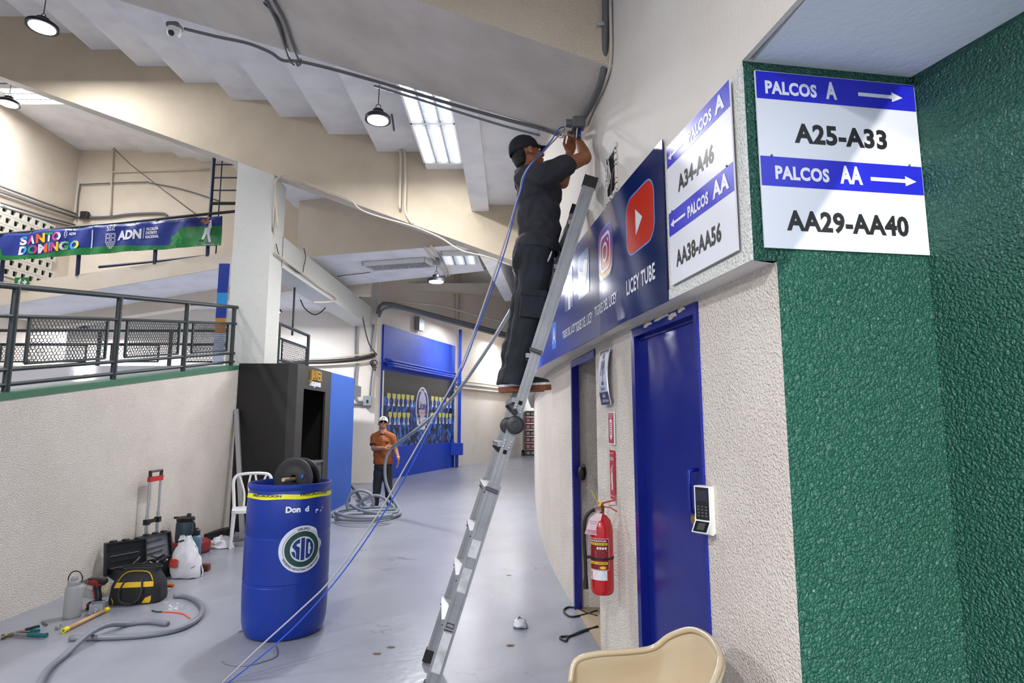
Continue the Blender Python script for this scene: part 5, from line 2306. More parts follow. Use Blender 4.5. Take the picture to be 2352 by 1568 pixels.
# conduits from the landing lamps
for k, (pts, lab) in enumerate((([(775, 635), (790, 632), (830, 628), (850, 625)], 'thin cable to the long unlit louvred fixture'),)):
    pipe('ceiling_cable', [WZ(u, v, SOZ - .03) for u, v in pts], .008, M_BLKCAB, lab, 'cable')
mb = MB()
pj = WZ(1003, 601, SOZ - .06)
mb.rbox(pj, (.14, .12, .10), .01)
tag(mb.build('junction_box', M_ZINC), 'small junction box between the two landing fixtures', 'junction box')
for k, (pts, lab) in enumerate((([(975, 565), (985, 580), (1000, 597), (1018, 620), (1025, 634)], 'left of the paired conduits under the landing'), ([(988, 562), (998, 576), (1012, 594), (1028, 615), (1032, 632)], 'right of the paired conduits under the landing'))):
    pipe('cream_conduit', [WZ(u, v, SOZ - .03) for u, v in pts], .018, M_CRC, lab, group='paired conduits under the landing')

# back wall: bundles and boxes
b3d = (P2 - P1).normalized()


def b3p(u, v, fwd=.12):
    """photo pixel on the third beam's front plane"""
    d_ = ray(u, v)
    n_ = Vector((-b3d.y, b3d.x, 0)).normalized()
    k = n_.dot(Vector((P1.x, P1.y, 0))) / n_.dot(Vector((d_.x, d_.y, 0)))
    k *= (1 - fwd / 15.0)
    return Vector((d_.x * k, d_.y * k, CAM_H + d_.z * k))


for k, (pts, m, r, lab) in enumerate(((((868, 720), (874, 702), (895, 698), (960, 714), (1040, 735), (1120, 756), (1180, 772)), M_PVCD, .05, 'thick grey cable bundle below the third beam'),
                                      (((870, 728), (884, 708), (920, 708), (1000, 730), (1080, 752), (1175, 778)), M_PVC, .035, 'second grey cable bundle below the third beam'),
                                      (((905, 690), (950, 696), (1010, 702), (1090, 722), (1180, 745)), M_CRC, .025, 'cream conduit on the face of the third beam'))):
    pipe('cable_bundle', [b3p(u, v, .35) for u, v in pts], r, m, lab, 'cable bundle')


def owp(u, v, off=.06):
    """photo pixel on the plain back wall left of the mural (y from 14.5 to 14.9)"""
    d_ = ray(u, v)
    # line from (-9,14.5) to (-3.42,14.9)
    a, b = Vector((-9, 14.5)), Vector((-3.42, 14.9))
    n_ = Vector((-(b - a).y, (b - a).x)).normalized()
    k = (n_.dot(a) - off) / n_.dot(Vector((d_.x, d_.y)))
    return Vector((d_.x * k, d_.y * k, CAM_H + d_.z * k))


mb = MB()
pz = owp(845, 920)
fz = frame_fn(pz, (1, .07, 0), (.07, -1, 0))
bx_ = thing('breaker_box', 'grey metal switch box on the back wall left of the mural', 'electrical box', pz)
fbox(mb, fz, -.10, .10, -.12, .12, 0, .10)
mb.build('case', M_ZINC, bx_)
mb = MB()
fbox(mb, fz, -.015, .025, -.06, .02, .10, .108)
mb.build('switch', MATS['black_plastic'], bx_)
pipe('wall_conduit', [owp(u, v) for u, v in ((818, 745), (816, 800), (817, 838), (815, 860), (814, 908), (822, 921), (836, 922))], .025, M_PVC, 'grey wall conduit dropping to the switch box')
pipe('wall_conduit', [owp(u, v) for u, v in ((858, 745), (852, 800), (856, 840), (853, 870), (850, 908))], .025, M_PVC, 'bent grey conduit above the switch box')
pipe('wall_conduit', [owp(u, v) for u, v in ((802, 927), (820, 927), (836, 927))], .025, M_PVC, 'short level conduit left of the switch box', sp=0)
for k, (v0, v1, r, m) in enumerate(((823, 808, .02, M_CRC), (832, 815, .045, M_BLKCAB), (839, 826, .025, M_CRC))):
    pipe('cable_bundle', [owp(640, v0 + 5, .1), owp(700, v0, .1), owp(760, v0 - 2, .1), owp(820, (v0 + v1) / 2, .1), owp(862, v1, .1)], r, m, ['upper pale cable run above the kiosk', 'black cable bundle running above the kiosk', 'lower pale cable run above the kiosk'][k], 'cable bundle')
mb = MB()
P_ = owp(858, 833, .15)
for k in range(3):
    mb.tube([P_ + Vector((.09 * math.cos(a + k) * (1 - .15 * k), -.02 * k, .07 * math.sin(a) * (1 + .2 * k) - .05 * k)) for a in np.linspace(0, 2 * PI, 15)[:-1]], .012, 6, closed=True)
tag(mb.build('cable_coil', M_BLKCAB, smooth=True), 'loose black cable coil at the upper left mural corner', 'cable')
pipe('hanging_cable', [WY(u, v, 14.0) for u, v in ((820, 655), (828, 690), (835, 740), (848, 790), (866, 815))], .014, M_BLKCAB, 'long black cable hanging from the landing to the mural corner', 'cable')
pipe('hanging_cable', [WY(u, v, 12.0) for u, v in ((690, 688), (700, 708), (720, 722), (735, 718), (748, 706))], .012, M_BLKCAB, 'sagging black cable loop under the white edge beam', 'cable')
pipe('hanging_pole', [WY(677, 655, 10.4), WY(674, 720, 10.4), WY(671, 770, 10.4)], .02, M_RAIL, 'thin dark vertical pole under the white edge beam', 'pole')
for k, (u, lab) in enumerate(((1050, 'left of two thin conduits on the wall above the blue post'), (1060, 'right of two thin conduits on the wall above the blue post'))):
    pipe('cream_conduit', [b3p(u, 628, .1), b3p(u - 1, 690, .1), b3p(u - 2, 735, .1)], .03, M_CRC, lab)
mb = MB()
pz = fnM(.42, 4.32, .02)
fz = frame_fn(pz, (fnM(.45, 0) - fnM(.4, 0)), (1, -.3, 0))
fbox(mb, fz, -.16, .16, -.2, .2, 0, .12)
tag(mb.build('electrical_box', M_ZINC), 'small grey box high on the wall above the blue panel', 'electrical box')
for k, (v0, v1, r, m) in enumerate(((862, 873, .03, M_CRC), (870, 882, .03, M_PVC), (876, 890, .035, M_CRC))):
    pts = []
    for j, (px, py) in enumerate(ow_pts[3:7]):
        z = [2.85, 2.86, 2.87, 2.88][j] - .12 * k
        pts.append(Vector((px + .08, py - .06, z)))
    pipe('wall_conduit', pts, r, m, ['top conduit along the wall right of the mural', 'middle conduit along the wall right of the mural', 'bottom conduit along the wall right of the mural'][k], group='conduits right of the mural')

# far left upper wall conduits
for k, (pts, r, lab) in enumerate((([(259, 333), (257, 400), (253, 500)], .02, 'upright thin conduit on the far upper wall'), ([(255, 395), (360, 392), (480, 388)], .02, 'level thin conduit on the far upper wall'),
                                    ([(175, 505), (183, 430), (200, 423), (330, 418), (345, 420), (420, 435), (505, 462)], .014, 'crooked thin cable on the far upper wall'), ([(180, 500), (250, 498), (300, 492), (370, 490), (385, 498)], .03, 'thick low conduit behind the banner top'))):
    pipe('wall_conduit', [WY(u, v, 13.0) for u, v in pts], r, M_CRC if k < 2 else M_PVCD, lab, sp=4)
for k, (va, vb) in enumerate(((427, 495), (440, 503), (465, 520), (474, 526))):
    pipe('wall_conduit', [WX(0, va, -9.95), WX(100, (va + vb) / 2 + 4, -9.95), WX(185, vb, -9.95)], .02, M_PVCD, ['first from the top', 'second from the top', 'third from the top', 'lowest'][k] + ' of four conduits on the far left wall', sp=0, group='conduits on the far left wall')
mb = MB()
mb.rbox(WY(195, 494, 12.95), (.16, .1, .16), .01)
tag(mb.build('junction_box', MATS['black_plastic']), 'small dark junction box in the corner above the banner', 'junction box')
pipe('hanging_cable', [WY(261, 340, 12.9), WY(300, 378, 12.9), WY(380, 440, 12.9), WY(450, 492, 12.9)], .010, M_PVCD, 'long slanting cable on the far upper wall', 'cable', sp=0)

# ================================================================== blue drum with cable reel
M_DRUM = mat('blue_drum_plastic', (4, 44, 138), .35, bump=(5, .002), var=(3, (6, 52, 152), .6))
DC = Vector((-1.672, 4.59, 0))
DR = .297
DH = 1.065
drum = thing('plastic_drum', 'tall blue plastic drum with a round white sticker', 'drum', DC)
prof = [(.001, .004), (DR * .80, .0), (DR * .90, .012), (DR * .955, .05), (DR * .985, .10), (DR, .20), (DR * 1.012, .36), (DR * 1.0, .365), (DR * 1.0, .38), (DR * 1.012, .385), (DR * 1.012, .69), (DR * 1.0, .695), (DR * 1.0, .71), (DR * 1.01, .715),
        (DR * 1.0, .90), (DR * .985, .97), (DR * .965, 1.0), (DR * .96, 1.02), (DR * .985, 1.03), (DR * 1.0, 1.045), (DR * 1.0, DH - .006), (DR * .985, DH), (DR * .955, DH), (DR * .94, DH - .02), (DR * .94, .5), (.001, .5)]
mb = MB()
mb.lathe(prof, 64, DC)
mb.build('body', M_DRUM, drum, smooth=35)
aD = math.atan2(-DC.y, -DC.x)


def fnD(s, t, off=0.0):
    a = aD + s / DR
    # follow the body profile
    r = DR * (1.012 if t < .9 else float(np.interp(t, [.9, .97, 1.0, 1.02], [1.0, .985, .965, .96]))) + off
    return Vector((DC.x + r * math.cos(a), DC.y + r * math.sin(a), t))


d = Decal(fnD, .002)
N = 48
for i in range(N):
    a, b = -PI * DR + 2 * PI * DR * i / N, -PI * DR + 2 * PI * DR * (i + 1) / N
    w1 = .003 * math.sin(i * .9)
    w2 = .003 * math.sin((i + 1) * .9)
    d.add([fnD(a, .965 + w1, .004), fnD(b, .965 + w2, .004), fnD(b, .998 + w2, .004), fnD(a, .998 + w1, .004)], [(0, 1, 2, 3)])
tape = d.build('caution_tape', mat('tape_yellow', (226, 222, 20), .4), drum)
d = Decal(fnD, .006)
d.text('PRECAUCION', -.30, .982, .016, .24, .03)
d.text('PRECAUCION', .07, .985, .016, .24, .03)
d.build('tape_lettering', M_INKK, tape)
d = Decal(fnD, .003)
s_of = lambda u, v: None


def dpx(u, v):
    """photo pixel -> (s, t) on the front of the drum"""
    d_ = ray(u, v)
    # circle intersection in plan
    A = d_.x ** 2 + d_.y ** 2
    B = -2 * (d_.x * DC.x + d_.y * DC.y)
    C = DC.x ** 2 + DC.y ** 2 - (DR * 1.01) ** 2
    k = (-B - math.sqrt(max(B * B - 4 * A * C, 0))) / (2 * A)
    x, y = d_.x * k - DC.x, d_.y * k - DC.y
    a = math.atan2(y, x) - aD
    while a > PI:
        a -= 2 * PI
    while a < -PI:
        a += 2 * PI
    return a * DR, CAM_H + d_.z * k


s0, t0 = dpx(656, 1177)
s1, _ = dpx(690, 1177)
d.text('Don', s0, t0, .040, s1 - s0, .05)
s0, t0 = dpx(700, 1174)
d.text('d', s0, t0, .036, .030, .05)
s0, t0 = dpx(724, 1176)
d.shape([(s0, t0 - .005), (s0 + .006, t0 - .005), (s0 + .006, t0 + .012), (s0 + .022, t0 + .010), (s0 + .024, t0 + .020), (s0 + .004, t0 + .024), (s0, t0 + .018)])
d.shape([(s0 + .036, t0 + .004), (s0 + .048, t0 + .002), (s0 + .056, t0 + .012), (s0 + .050, t0 + .014), (s0 + .044, t0 + .009)])
d.shape([(s0 + .058, t0 + .022), (s0 + .064, t0 + .018), (s0 + .066, t0 + .034), (s0 + .061, t0 + .036)])
d.build('white_lettering', M_PRW, drum)
sc0, tc0 = dpx(695, 1260)
SR = .160
d = Decal(fnD, .003)
P = []
for k in range(48):
    a = 2 * PI * k / 48
    r = SR
    if -.5 < (a if a < PI else a - 2 * PI) < .9:
        r = SR * (.90 + .05 * math.sin(a * 9))
    P.append((sc0 + r * math.cos(a), tc0 + r * math.sin(a)))
d.mark()
for j in range(8):
    f0, f1 = j / 8, (j + 1) / 8
    for k in range(48):
        p, q = P[k], P[(k + 1) % 48]
        L_ = lambda r, w: (sc0 + (r[0] - sc0) * w, tc0 + (r[1] - tc0) * w)
        d.shape([L_(p, f0), L_(p, f1), L_(q, f1), L_(q, f0)] if j else [(sc0, tc0), L_(p, f1), L_(q, f1)], None, True)
stk = d.build('round_sticker', mat('sticker_white', (206, 212, 220), .45), drum)
M_STG = mat('sticker_green', (14, 60, 52), .45)
M_STB = mat('sticker_navy', (16, 40, 110), .45)
d = Decal(fnD, .0045)
d.ring(sc0, tc0, .086, .122, 40)
d.build('green_ring', M_STG, stk)
d = Decal(fnD, .0045)
d.ring(sc0, tc0, .132, .134, 36, PI * .62, PI * 1.30)
d.ring(sc0, tc0, .132, .134, 36, -PI * .30, PI * .38)
d.build('thin_ring', M_INKK, stk)
d = Decal(fnD, .0045)


def arc_text(d, string, r, a_mid, h, span, flip=False):
    vs, fs, tw = text2d(string, .02)
    out = []
    for x, y in vs:
        f = (x / tw - .5) * span
        if flip:
            a, rr = a_mid + f, r - y * h
        else:
            a, rr = a_mid - f, r + y * h
        out.append(d.fn(sc0 + rr * math.cos(a), tc0 + rr * math.sin(a), d.off))
    d.mark()
    d.add(out, fs)


arc_text(d, 'GRUPO', .130, PI / 2, .018, .62)
arc_text(d, 'SOCIEDAD INDUSTRIAL DOMINICANA', .146, -PI / 2 - .05, .014, 2.2, True)
d.build('black_lettering', M_INKK, stk)
d = Decal(fnD, .0045)
R0 = .078


def cx_(t):
    return math.sqrt(max(R0 * R0 - t * t, 0))


# S I D cut from a disc
ts_ = np.linspace(-.076, .076, 17)
for k in range(16):
    a, b = ts_[k], ts_[k + 1]
    d.shape([(sc0 - .013, tc0 + a), (sc0 + .013, tc0 + a), (sc0 + .013, tc0 + b), (sc0 - .013, tc0 + b)], None, k > 0)
o1 = len(d.f)
first = True
for k in range(16):
    a, b = ts_[k], ts_[k + 1]
    for lo, hi in ((.021, .038), (.999, .999)):
        if lo > .5:
            continue
        if cx_(a) > lo and cx_(b) > lo:
            h1, h2 = min(hi, cx_(a)), min(hi, cx_(b))
            d.shape([(sc0 + lo, tc0 + a), (sc0 + h1, tc0 + a), (sc0 + h2, tc0 + b), (sc0 + lo, tc0 + b)], None, not first)
            first = False
    i1, i2 = .050, .050
    if cx_(a) > .052 and cx_(b) > .052:
        d.shape([(sc0 + max(.052, .062 - abs(a)), tc0 + a), (sc0 + cx_(a), tc0 + a), (sc0 + cx_(b), tc0 + b), (sc0 + max(.052, .062 - abs(b)), tc0 + b)], None, True)
    if (abs(a) > .045 or abs(b) > .045) and cx_(a) > .03 and cx_(b) > .03:
        d.shape([(sc0 + .03, tc0 + a), (sc0 + cx_(a), tc0 + a), (sc0 + cx_(b), tc0 + b), (sc0 + .03, tc0 + b)], None, True)
first = True
for poly in ([(-.021, .072), (-.021, .042), (-.040, .038), (-.046, .028), (-.021, .012), (-.021, -.073), (-.045, -.060), (-.045, -.028), (-.048, -.010), (-.066, .012), (-.072, .024), (-.060, .048), (-.042, .064)],
             [(-.076, -.012), (-.056, -.012), (-.050, -.030), (-.048, -.058), (-.060, -.048), (-.070, -.032)]):
    d.shape([(sc0 + x, tc0 + y) for x, y in poly], None, not first)
    first = False
d.build('letter_block', M_STB, stk)

# cable reel standing in the drum mouth
M_REEL = mat('reel_black', (22, 22, 24), .45)
rl = thing('cable_reel', 'black plastic cable reel sitting in the drum mouth', 'cable reel', DC + Vector((.06, 0, 1.0)))
RC = Vector((DC.x + .055, DC.y - .02, 1.085))
ax = Vector((-.16, -1, .05)).normalized()
MR = Matrix.Translation(RC) @ ax.to_track_quat('Z', 'Y').to_matrix().to_4x4()
for z in (-.06, .05):
    mb = MB()
    mb.lathe([(.03, z), (.15, z), (.155, z + .004), (.155, z + .012), (.148, z + .014), (.11, z + .009), (.085, z + .009), (.06, z + .014), (.03, z + .014)], 40, M=MR, close=False)
    mb.build('flange', M_REEL, rl, smooth=40)
mb = MB()
mb.lathe([(.05, -.05), (.05, .05)], 24, M=MR, close=False)
mb.build('hub', M_REEL, rl, smooth=True)
mb = MB()
mb.tube([MR @ Vector((0, 0, -.2)), MR @ Vector((0, .0, .20))], .014, 12)
mb.build('wooden_axle', mat('pale_wood', (190, 158, 120), .6, var=(30, (160, 126, 90), .6)), rl, smooth=40)
mb = MB()
for k in range(4):
    z = -.035 + .022 * k
    mb.tube([MR @ Vector(((.075 + .004 * k) * math.cos(a), (.075 + .004 * k) * math.sin(a), z + .012 * math.sin(a))) for a in np.linspace(0, 2 * PI, 21)[:-1]], .008, 6, closed=True)
tag(mb.build('wound_cable', mat('blue_cable', (30, 90, 200), .45), rl, smooth=True), kind='stuff')
for k, (sx_, sy_) in enumerate(((.075, .02),)):
    mb = MB()
    c = MR @ Vector((sx_, sy_, .066))
    mb.lathe([(.001, 0), (.012, 0), (.010, .003), (.001, .003)], 8, M=Matrix.Translation(c) @ ax.to_track_quat('Z', 'Y').to_matrix().to_4x4(), ell=(1, 1.4))
    mb.build('flange_hole', MATS['blue_cable'], rl)
mb = MB()
mb.tube(spline([DC + Vector((-.12, .05, 1.04)), DC + Vector((-.13, .02, 1.10)), DC + Vector((-.10, .0, 1.115)), DC + Vector((-.09, -.02, 1.08)), DC + Vector((-.06, -.03, 1.05))], 5), .004, 6)
tag(mb.build('cable_end', MATS['blue_cable'], smooth=True), 'short loop of blue cable sticking up inside the drum', 'cable')

# ================================================================== white plastic chair
M_CHW = mat('white_chair_plastic', (226, 226, 228), .35)


def white_chair(loc, rz):
    t = thing('plastic_chair', 'white plastic monobloc chair with slatted back behind the drum', 'chair', loc, rz)
    B = lambda nm, mb, sm=40: mb.build(nm, M_CHW, t, smooth=sm, world=False)
    # local: front = -y
    mb = MB()
    mb.prism(rrect(-.22, -.21, .22, .20, .06), .022, z0=.415)
    mb.prism(rrect(-.225, -.215, .225, .205, .06), .012, z0=.404)
    B('seat', mb)
    for sx in (-1, 1):
        mb = MB()
        mb.tube([(sx * .195, -.18, .42), (sx * .205, -.19, .2), (sx * .215, -.21, 0)], [.026, .022, .018], 8)
        B('leg', mb)
        mb = MB()
        mb.tube([(sx * .195, .17, .42), (sx * .205, .21, .2), (sx * .215, .25, 0)], [.026, .022, .018], 8)
        B('leg', mb)
    mb = MB()
    mb.tube(spline([(-.20, .18, .42), (-.215, .22, .60), (-.225, .25, .74), (-.19, .27, .815), (-.10, .275, .835), (0, .277, .838), (.10, .275, .835), (.19, .27, .815), (.225, .25, .74), (.215, .22, .60), (.20, .18, .42)], 5), .020, 8)
    B('back_frame', mb)
    for x0, x1, x2 in ((-.12, -.10, -.17), (-.045, -.03, -.03), (.045, .03, .03), (.12, .10, .17)):
        mb = MB()
        mb.tube(spline([(x1 * .9, .19, .42), (x0 * .75, .22, .58), (x0, .25, .70), (x2 * .95, .272, .82)], 5), .013, 8)
        B('back_slat', mb)
    return t


white_chair((-3.25, 7.62, 0), math.radians(24))

# ================================================================== leaning pole, plank, bags
M_ALU = mat('aluminium', (178, 182, 186), .35, metal=.75, bump=(90, .0006))
mb = MB()
mb.bar(WZ(557, 1241) + Vector((0, 0, .02)), WY(543, 940, 8.38), .06, .03, up=(0, 1, 0))
tag(mb.build('leaning_profile', M_ALU), 'long grey metal profile leaning on the black kiosk', 'metal bar')
mb = MB()
a_, b_ = WZ(462, 1243), WZ(530, 1226)
mb.bar(a_ + Vector((0, 0, .045)), b_ + Vector((0, 0, .045)), .12, .09)
tag(mb.build('dark_plank', MATS['black_plastic']), 'dark flat plank on the floor at the foot of the ramp wall', 'plank')


def crumple(pts_fn, nu, nv, amp, seed, name, m, label, cat, parent=None):
    rg = random.Random(seed)
    mb = MB()
    mb.grid(lambda a, b: pts_fn(a, b), nu, nv)
    vs = []
    for v in mb.v:
        vs.append((v[0] + rg.uniform(-amp, amp), v[1] + rg.uniform(-amp, amp), max(v[2] + rg.uniform(-amp, amp), .003)))
    mb.v = vs
    o = mb.build(name, m, parent, smooth=50)
    return tag(o, label, cat) if label else o


def blob(c, rx, ry, h, lean=0.0):
    def f(a, b):
        th = a * 2 * PI
        r = math.sin(min(b, 1) * PI * .5 + .0001) if b < 1 else 1
        r = max(math.cos(b * PI / 2), .02) ** .55
        return Vector((c[0] + rx * r * math.cos(th) + lean * b, c[1] + ry * r * math.sin(th), c[2] + .004 + h * b))
    return f


M_BAGW = mat('white_polythene', (224, 224, 228), .35)
crumple(blob(WZ(508, 1257), .15, .10, .13), 18, 7, .016, 4, 'plastic_bag', M_BAGW, 'crumpled white plastic bag on the floor near the white chair', 'bag')
# white shopping bag with red letters
PB = WZ(432, 1326)
PB = Vector((-3.19, 6.07, 0))
bagt = thing('shopping_bag', 'upright white plastic carrier bag with red letters beside the toolbox', 'bag', PB)


def bagf(a, b):
    th = a * 2 * PI
    c, s = math.cos(th), math.sin(th)
    w = np.interp(b, [0, .12, .5, .8, 1], [.155, .165, .14, .09, .05])
    dp = np.interp(b, [0, .12, .5, .8, 1], [.09, .10, .08, .035, .008])
    k = max(abs(c), abs(s)) ** .5
    return Vector((PB.x + w * c / k * .9 - .03 * b, PB.y + dp * s / k * .9, .004 + .385 * b))


crumple(bagf, 22, 9, .010, 8, 'bag_body', M_BAGW, None, None, bagt)
mb = MB()
for x in (-.05,):
    c = PB + Vector((x - .01, -.03, .345))
    mb.prism(rrect(-.03, -.008, .03, .008, .007), .006, Matrix.Translation(c) @ Matrix.Rotation(math.radians(-14), 4, 'Y') @ Matrix.Rotation(PI / 2, 4, 'X'))
mb.build('handle_slot', mat('slot_dark', (24, 60, 76), .5), bagt)
fbag = frame_fn(PB + Vector((0, -.115, 0)), (1, 0, 0), (0, -1, 0))


def fnBag(s, t, off=0.0):
    b = t / .385
    w = np.interp(b, [0, .12, .5, .8, 1], [.155, .165, .14, .09, .05]) * .9
    dp = np.interp(b, [0, .12, .5, .8, 1], [.09, .10, .08, .035, .008]) * .98
    x = s + .03 * b
    k = max(1 - abs(x / w) ** 4, .05) ** .25
    return PB + Vector((s, -dp * k - .014 - off, t))


d = Decal(fnBag, .003)
d.text('BB', -.135, .12, .075, .095, .06, rot=-.10)
d.build('red_lettering', mat('bag_red', (196, 60, 40), .5), bagt)
d = Decal(fnBag, .003)
d.shape([(.09, .10), (.115, .115), (.118, .13), (.105, .118), (.088, .108)])
d.build('red_mark', MATS['bag_red'], bagt)

# red case with jug and bottle on top of it / beside it
M_REDC = mat('red_case_plastic', (136, 40, 44), .45, bump=(30, .002))
ca_, cb_2 = WZ(405, 1281), WZ(470, 1268)
cc = Vector((-3.70, 7.02, 0))
rc = thing('red_case', 'dull red plastic tool case behind the white bag', 'case', cc, math.radians(74))
mb = MB()
mb.rbox((0, 0, .075), (.46, .26, .15), .03)
mb.build('body', M_REDC, rc, world=False)
mb = MB()
mb.rbox((.0, -.132, .085), (.14, .016, .04), .008)
mb.build('latch', MATS['black_plastic'], rc, world=False)
for x in (-.14, .14):
    mb = MB()
    mb.rbox((x, 0, .153), (.14, .18, .012), .005)
    mb.build('lid_ridge', M_REDC, rc, world=False)
M_JUG = mat('jug_teal', (44, 62, 74), .5)
jg = Vector((-3.72, 6.98, .16))
jt = thing('water_jug', 'dark teal insulated jug standing on the red case', 'jug', jg)
mb = MB()
mb.lathe([(.001, 0), (.085, 0), (.095, .01), (.098, .05), (.096, .2), (.085, .225), (.05, .235), (.001, .235)], 28, jg)
mb.build('body', M_JUG, jt, smooth=40)
mb = MB()
mb.lathe([(.09, .222), (.094, .228), (.094, .262), (.06, .275), (.001, .275)], 28, jg)
mb.lathe([(.022, .27), (.024, .30), (.018, .308), (.001, .308)], 12, jg + Vector((.035, 0, 0)))
mb.build('lid', MATS['black_plastic'], jt, smooth=40)
mb = MB()
mb.bar(jg + Vector((-.12, -.02, .262)), jg + Vector((0, -.01, .265)), .03, .022)
mb.build('spout', MATS['black_plastic'], jt)
mb = MB()
mb.tube(spline([jg + Vector((.09, -.03, .24)), jg + Vector((.125, -.04, .19)), jg + Vector((.125, -.04, .10)), jg + Vector((.095, -.03, .06))], 5), .011, 8)
mb.build('handle', MATS['black_plastic'], jt, smooth=True)
bl = Vector((-3.52, 6.86, 0))
bt_ = thing('water_bottle', 'small steel blue bottle with black cap before the teal jug', 'bottle', bl)
mb = MB()
mb.lathe([(.001, 0), (.048, 0), (.052, .01), (.052, .21), (.046, .235), (.028, .25), (.028, .26), (.001, .26)], 24, bl)
mb.build('body', mat('bottle_blue', (82, 116, 140), .4), bt_, smooth=40)
mb = MB()
mb.lathe([(.032, .25), (.034, .255), (.034, .30), (.02, .31), (.012, .33), (.001, .33)], 20, bl)
mb.build('cap', MATS['black_plastic'], bt_, smooth=40)

# ================================================================== open rolling toolbox with trolley handle
M_TBX = mat('toolbox_black', (24, 26, 30), .42, bump=(40, .001))
M_TBXI = mat('toolbox_inside', (104, 108, 118), .5, var=(6, (140, 144, 152), .7))
TB = Vector((-3.535, 6.06, 0))
tb = thing('rolling_toolbox', 'open black rolling toolbox with raised trolley handle against the wall', 'toolbox', TB)
aL = math.radians(66)                    # long axis direction in plan
dl = Vector((math.cos(aL), math.sin(aL), 0))
dn = Vector((math.sin(aL), -math.cos(aL), 0))      # towards the viewer


def tbf(s, n, z):
    return TB + dl * s + dn * n + Vector((0, 0, z))


def tray(mb, org, ax1, ax2, ax3, a, b, h, th=.012):
    """open tray: a along ax1, b along ax2, walls h along ax3"""
    O = Vector(org)

    def bx(p0, p1):
        P = []
        for k in (p0[2], p1[2]):
            for (i, j) in ((p0[0], p0[1]), (p1[0], p0[1]), (p1[0], p1[1]), (p0[0], p1[1])):
                P.append(O + ax1 * i + ax2 * j + ax3 * k)
        mb.add(P, [(3, 2, 1, 0), (4, 5, 6, 7), (0, 1, 5, 4), (1, 2, 6, 5), (2, 3, 7, 6), (3, 0, 4, 7)])
    bx((0, 0, 0), (a, b, th))
    bx((0, 0, th), (a, th, h))
    bx((0, b - th, th), (a, b, h))
    bx((0, th, th), (th, b - th, h))
    bx((a - th, th, th), (a, b - th, h))


Zv = Vector((0, 0, 1))
mb = MB()
tray(mb, tbf(-.33, -.15, .005), dl, dn, Zv, .66, .30, .13)
mb.build('base', M_TBX, tb)
for (c0, c1, rot_, m_, mi_) in ((-.36, -.01, math.radians(-16), M_TBX, M_TBX), (.0, .34, math.radians(6), M_TBX, M_TBXI)):
    Rz = Matrix.Rotation(rot_, 3, 'Z')
    d1, d2 = Rz @ dl, Rz @ dn
    upv = (Zv * .97 - d2 * .22).normalized()
    org = tbf(c0, -.155, .075)
    mb = MB()
    tray(mb, org, d1, upv, d2, c1 - c0, .30, .055)
    lid = mb.build('lid_half', m_, tb)
    mb = MB()
    O_ = org + d2 * .0125
    mb.add([O_ + d1 * .012 + upv * .012, O_ + d1 * (c1 - c0 - .012) + upv * .012, O_ + d1 * (c1 - c0 - .012) + upv * .288, O_ + d1 * .012 + upv * .288], [(3, 2, 1, 0)])
    mb.build('lid_lining', mi_, lid)
    for k in range(4):
        mb = MB()
        z_ = .06 + .055 * k
        mb.bar(org + d1 * .05 + upv * z_ + d2 * .022, org + d1 * (c1 - c0 - .06 - .03 * (k % 2)) + upv * (z_ + .01) + d2 * .022, .016, .006, up=upv)
        mb.build('lid_rib', mat('rib_grey', (112, 116, 122), .4) if k % 2 == 0 else M_TBX, lid)
    for k in range(3):
        mb = MB()
        c = org + d1 * ((c1 - c0) * (.2 + .3 * k)) + upv * .305 + d2 * .03
        mb.rbox(c, (.05, .05, .022), .006)
        mb.build('latch', M_TBX, lid)
mb = MB()
mb.rbox(tbf(-.30, -.195, .21), (.05, .012, .12), .004)
mb.build('yellow_trim', mat('trim_yellow', (206, 164, 24), .6), tb)
mb = MB()
rg = random.Random(5)
for k in range(16):
    c = tbf(rg.uniform(-.25, .25), rg.uniform(-.08, .10), .11 + rg.uniform(0, .05))
    e = c + dl * rg.uniform(-.09, .09) + dn * rg.uniform(-.06, .06) + Vector((0, 0, rg.uniform(-.01, .04)))
    mb.tube([c, e], rg.uniform(.006, .014), 6)
tag(mb.build('loose_tools', mat('mixed_tool_dark', (52, 54, 58), .35, metal=.3), tb), kind='stuff')
mb = MB()
for k in range(4):
    c = tbf(-.1 + .1 * k, .08, .15)
    mb.rbox(c, (.02, .02, .02), .005)
tag(mb.build('bright_fittings', M_ALU, tb), kind='stuff')
h0, h1 = WX(337, 1200, -3.80), WX(362, 1195, -3.80)
for hp in (h0, h1):
    mb = MB()
    mb.tube([Vector((hp.x, hp.y, .12)), Vector((hp.x, hp.y, .55))], .016, 10)
    mb.tube([Vector((hp.x, hp.y, .55)), Vector((hp.x, hp.y, .90))], .012, 10)
    mb.build('telescopic_tube', M_ALU, tb, smooth=40)
mb = MB()
mb.bar(Vector((h0.x, h0.y - .02, .905)), Vector((h1.x, h1.y + .02, .905)), .035, .05)
mb.build('handle_collar', mat('handle_red', (186, 36, 36), .4), tb)
mb = MB()
mb.tube([Vector((h0.x, h0.y, .93)), Vector((h0.x, h0.y - .005, .985)), Vector((h1.x, h1.y + .005, .985)), Vector((h1.x, h1.y, .93))], .018, 8)
mb.build('handle_grip', MATS['black_plastic'], tb)
for hp in (h0, h1):
    mb = MB()
    mb.box((hp.x, hp.y, .47), (.05, .05, .055))
    mb.build('tube_bracket', MATS['black_plastic'], tb)
mb = MB()
mb.bar(Vector((h0.x, h0.y, .47)), Vector((h1.x, h1.y, .47)), .02, .035)
mb.build('cross_brace', MATS['black_plastic'], tb)

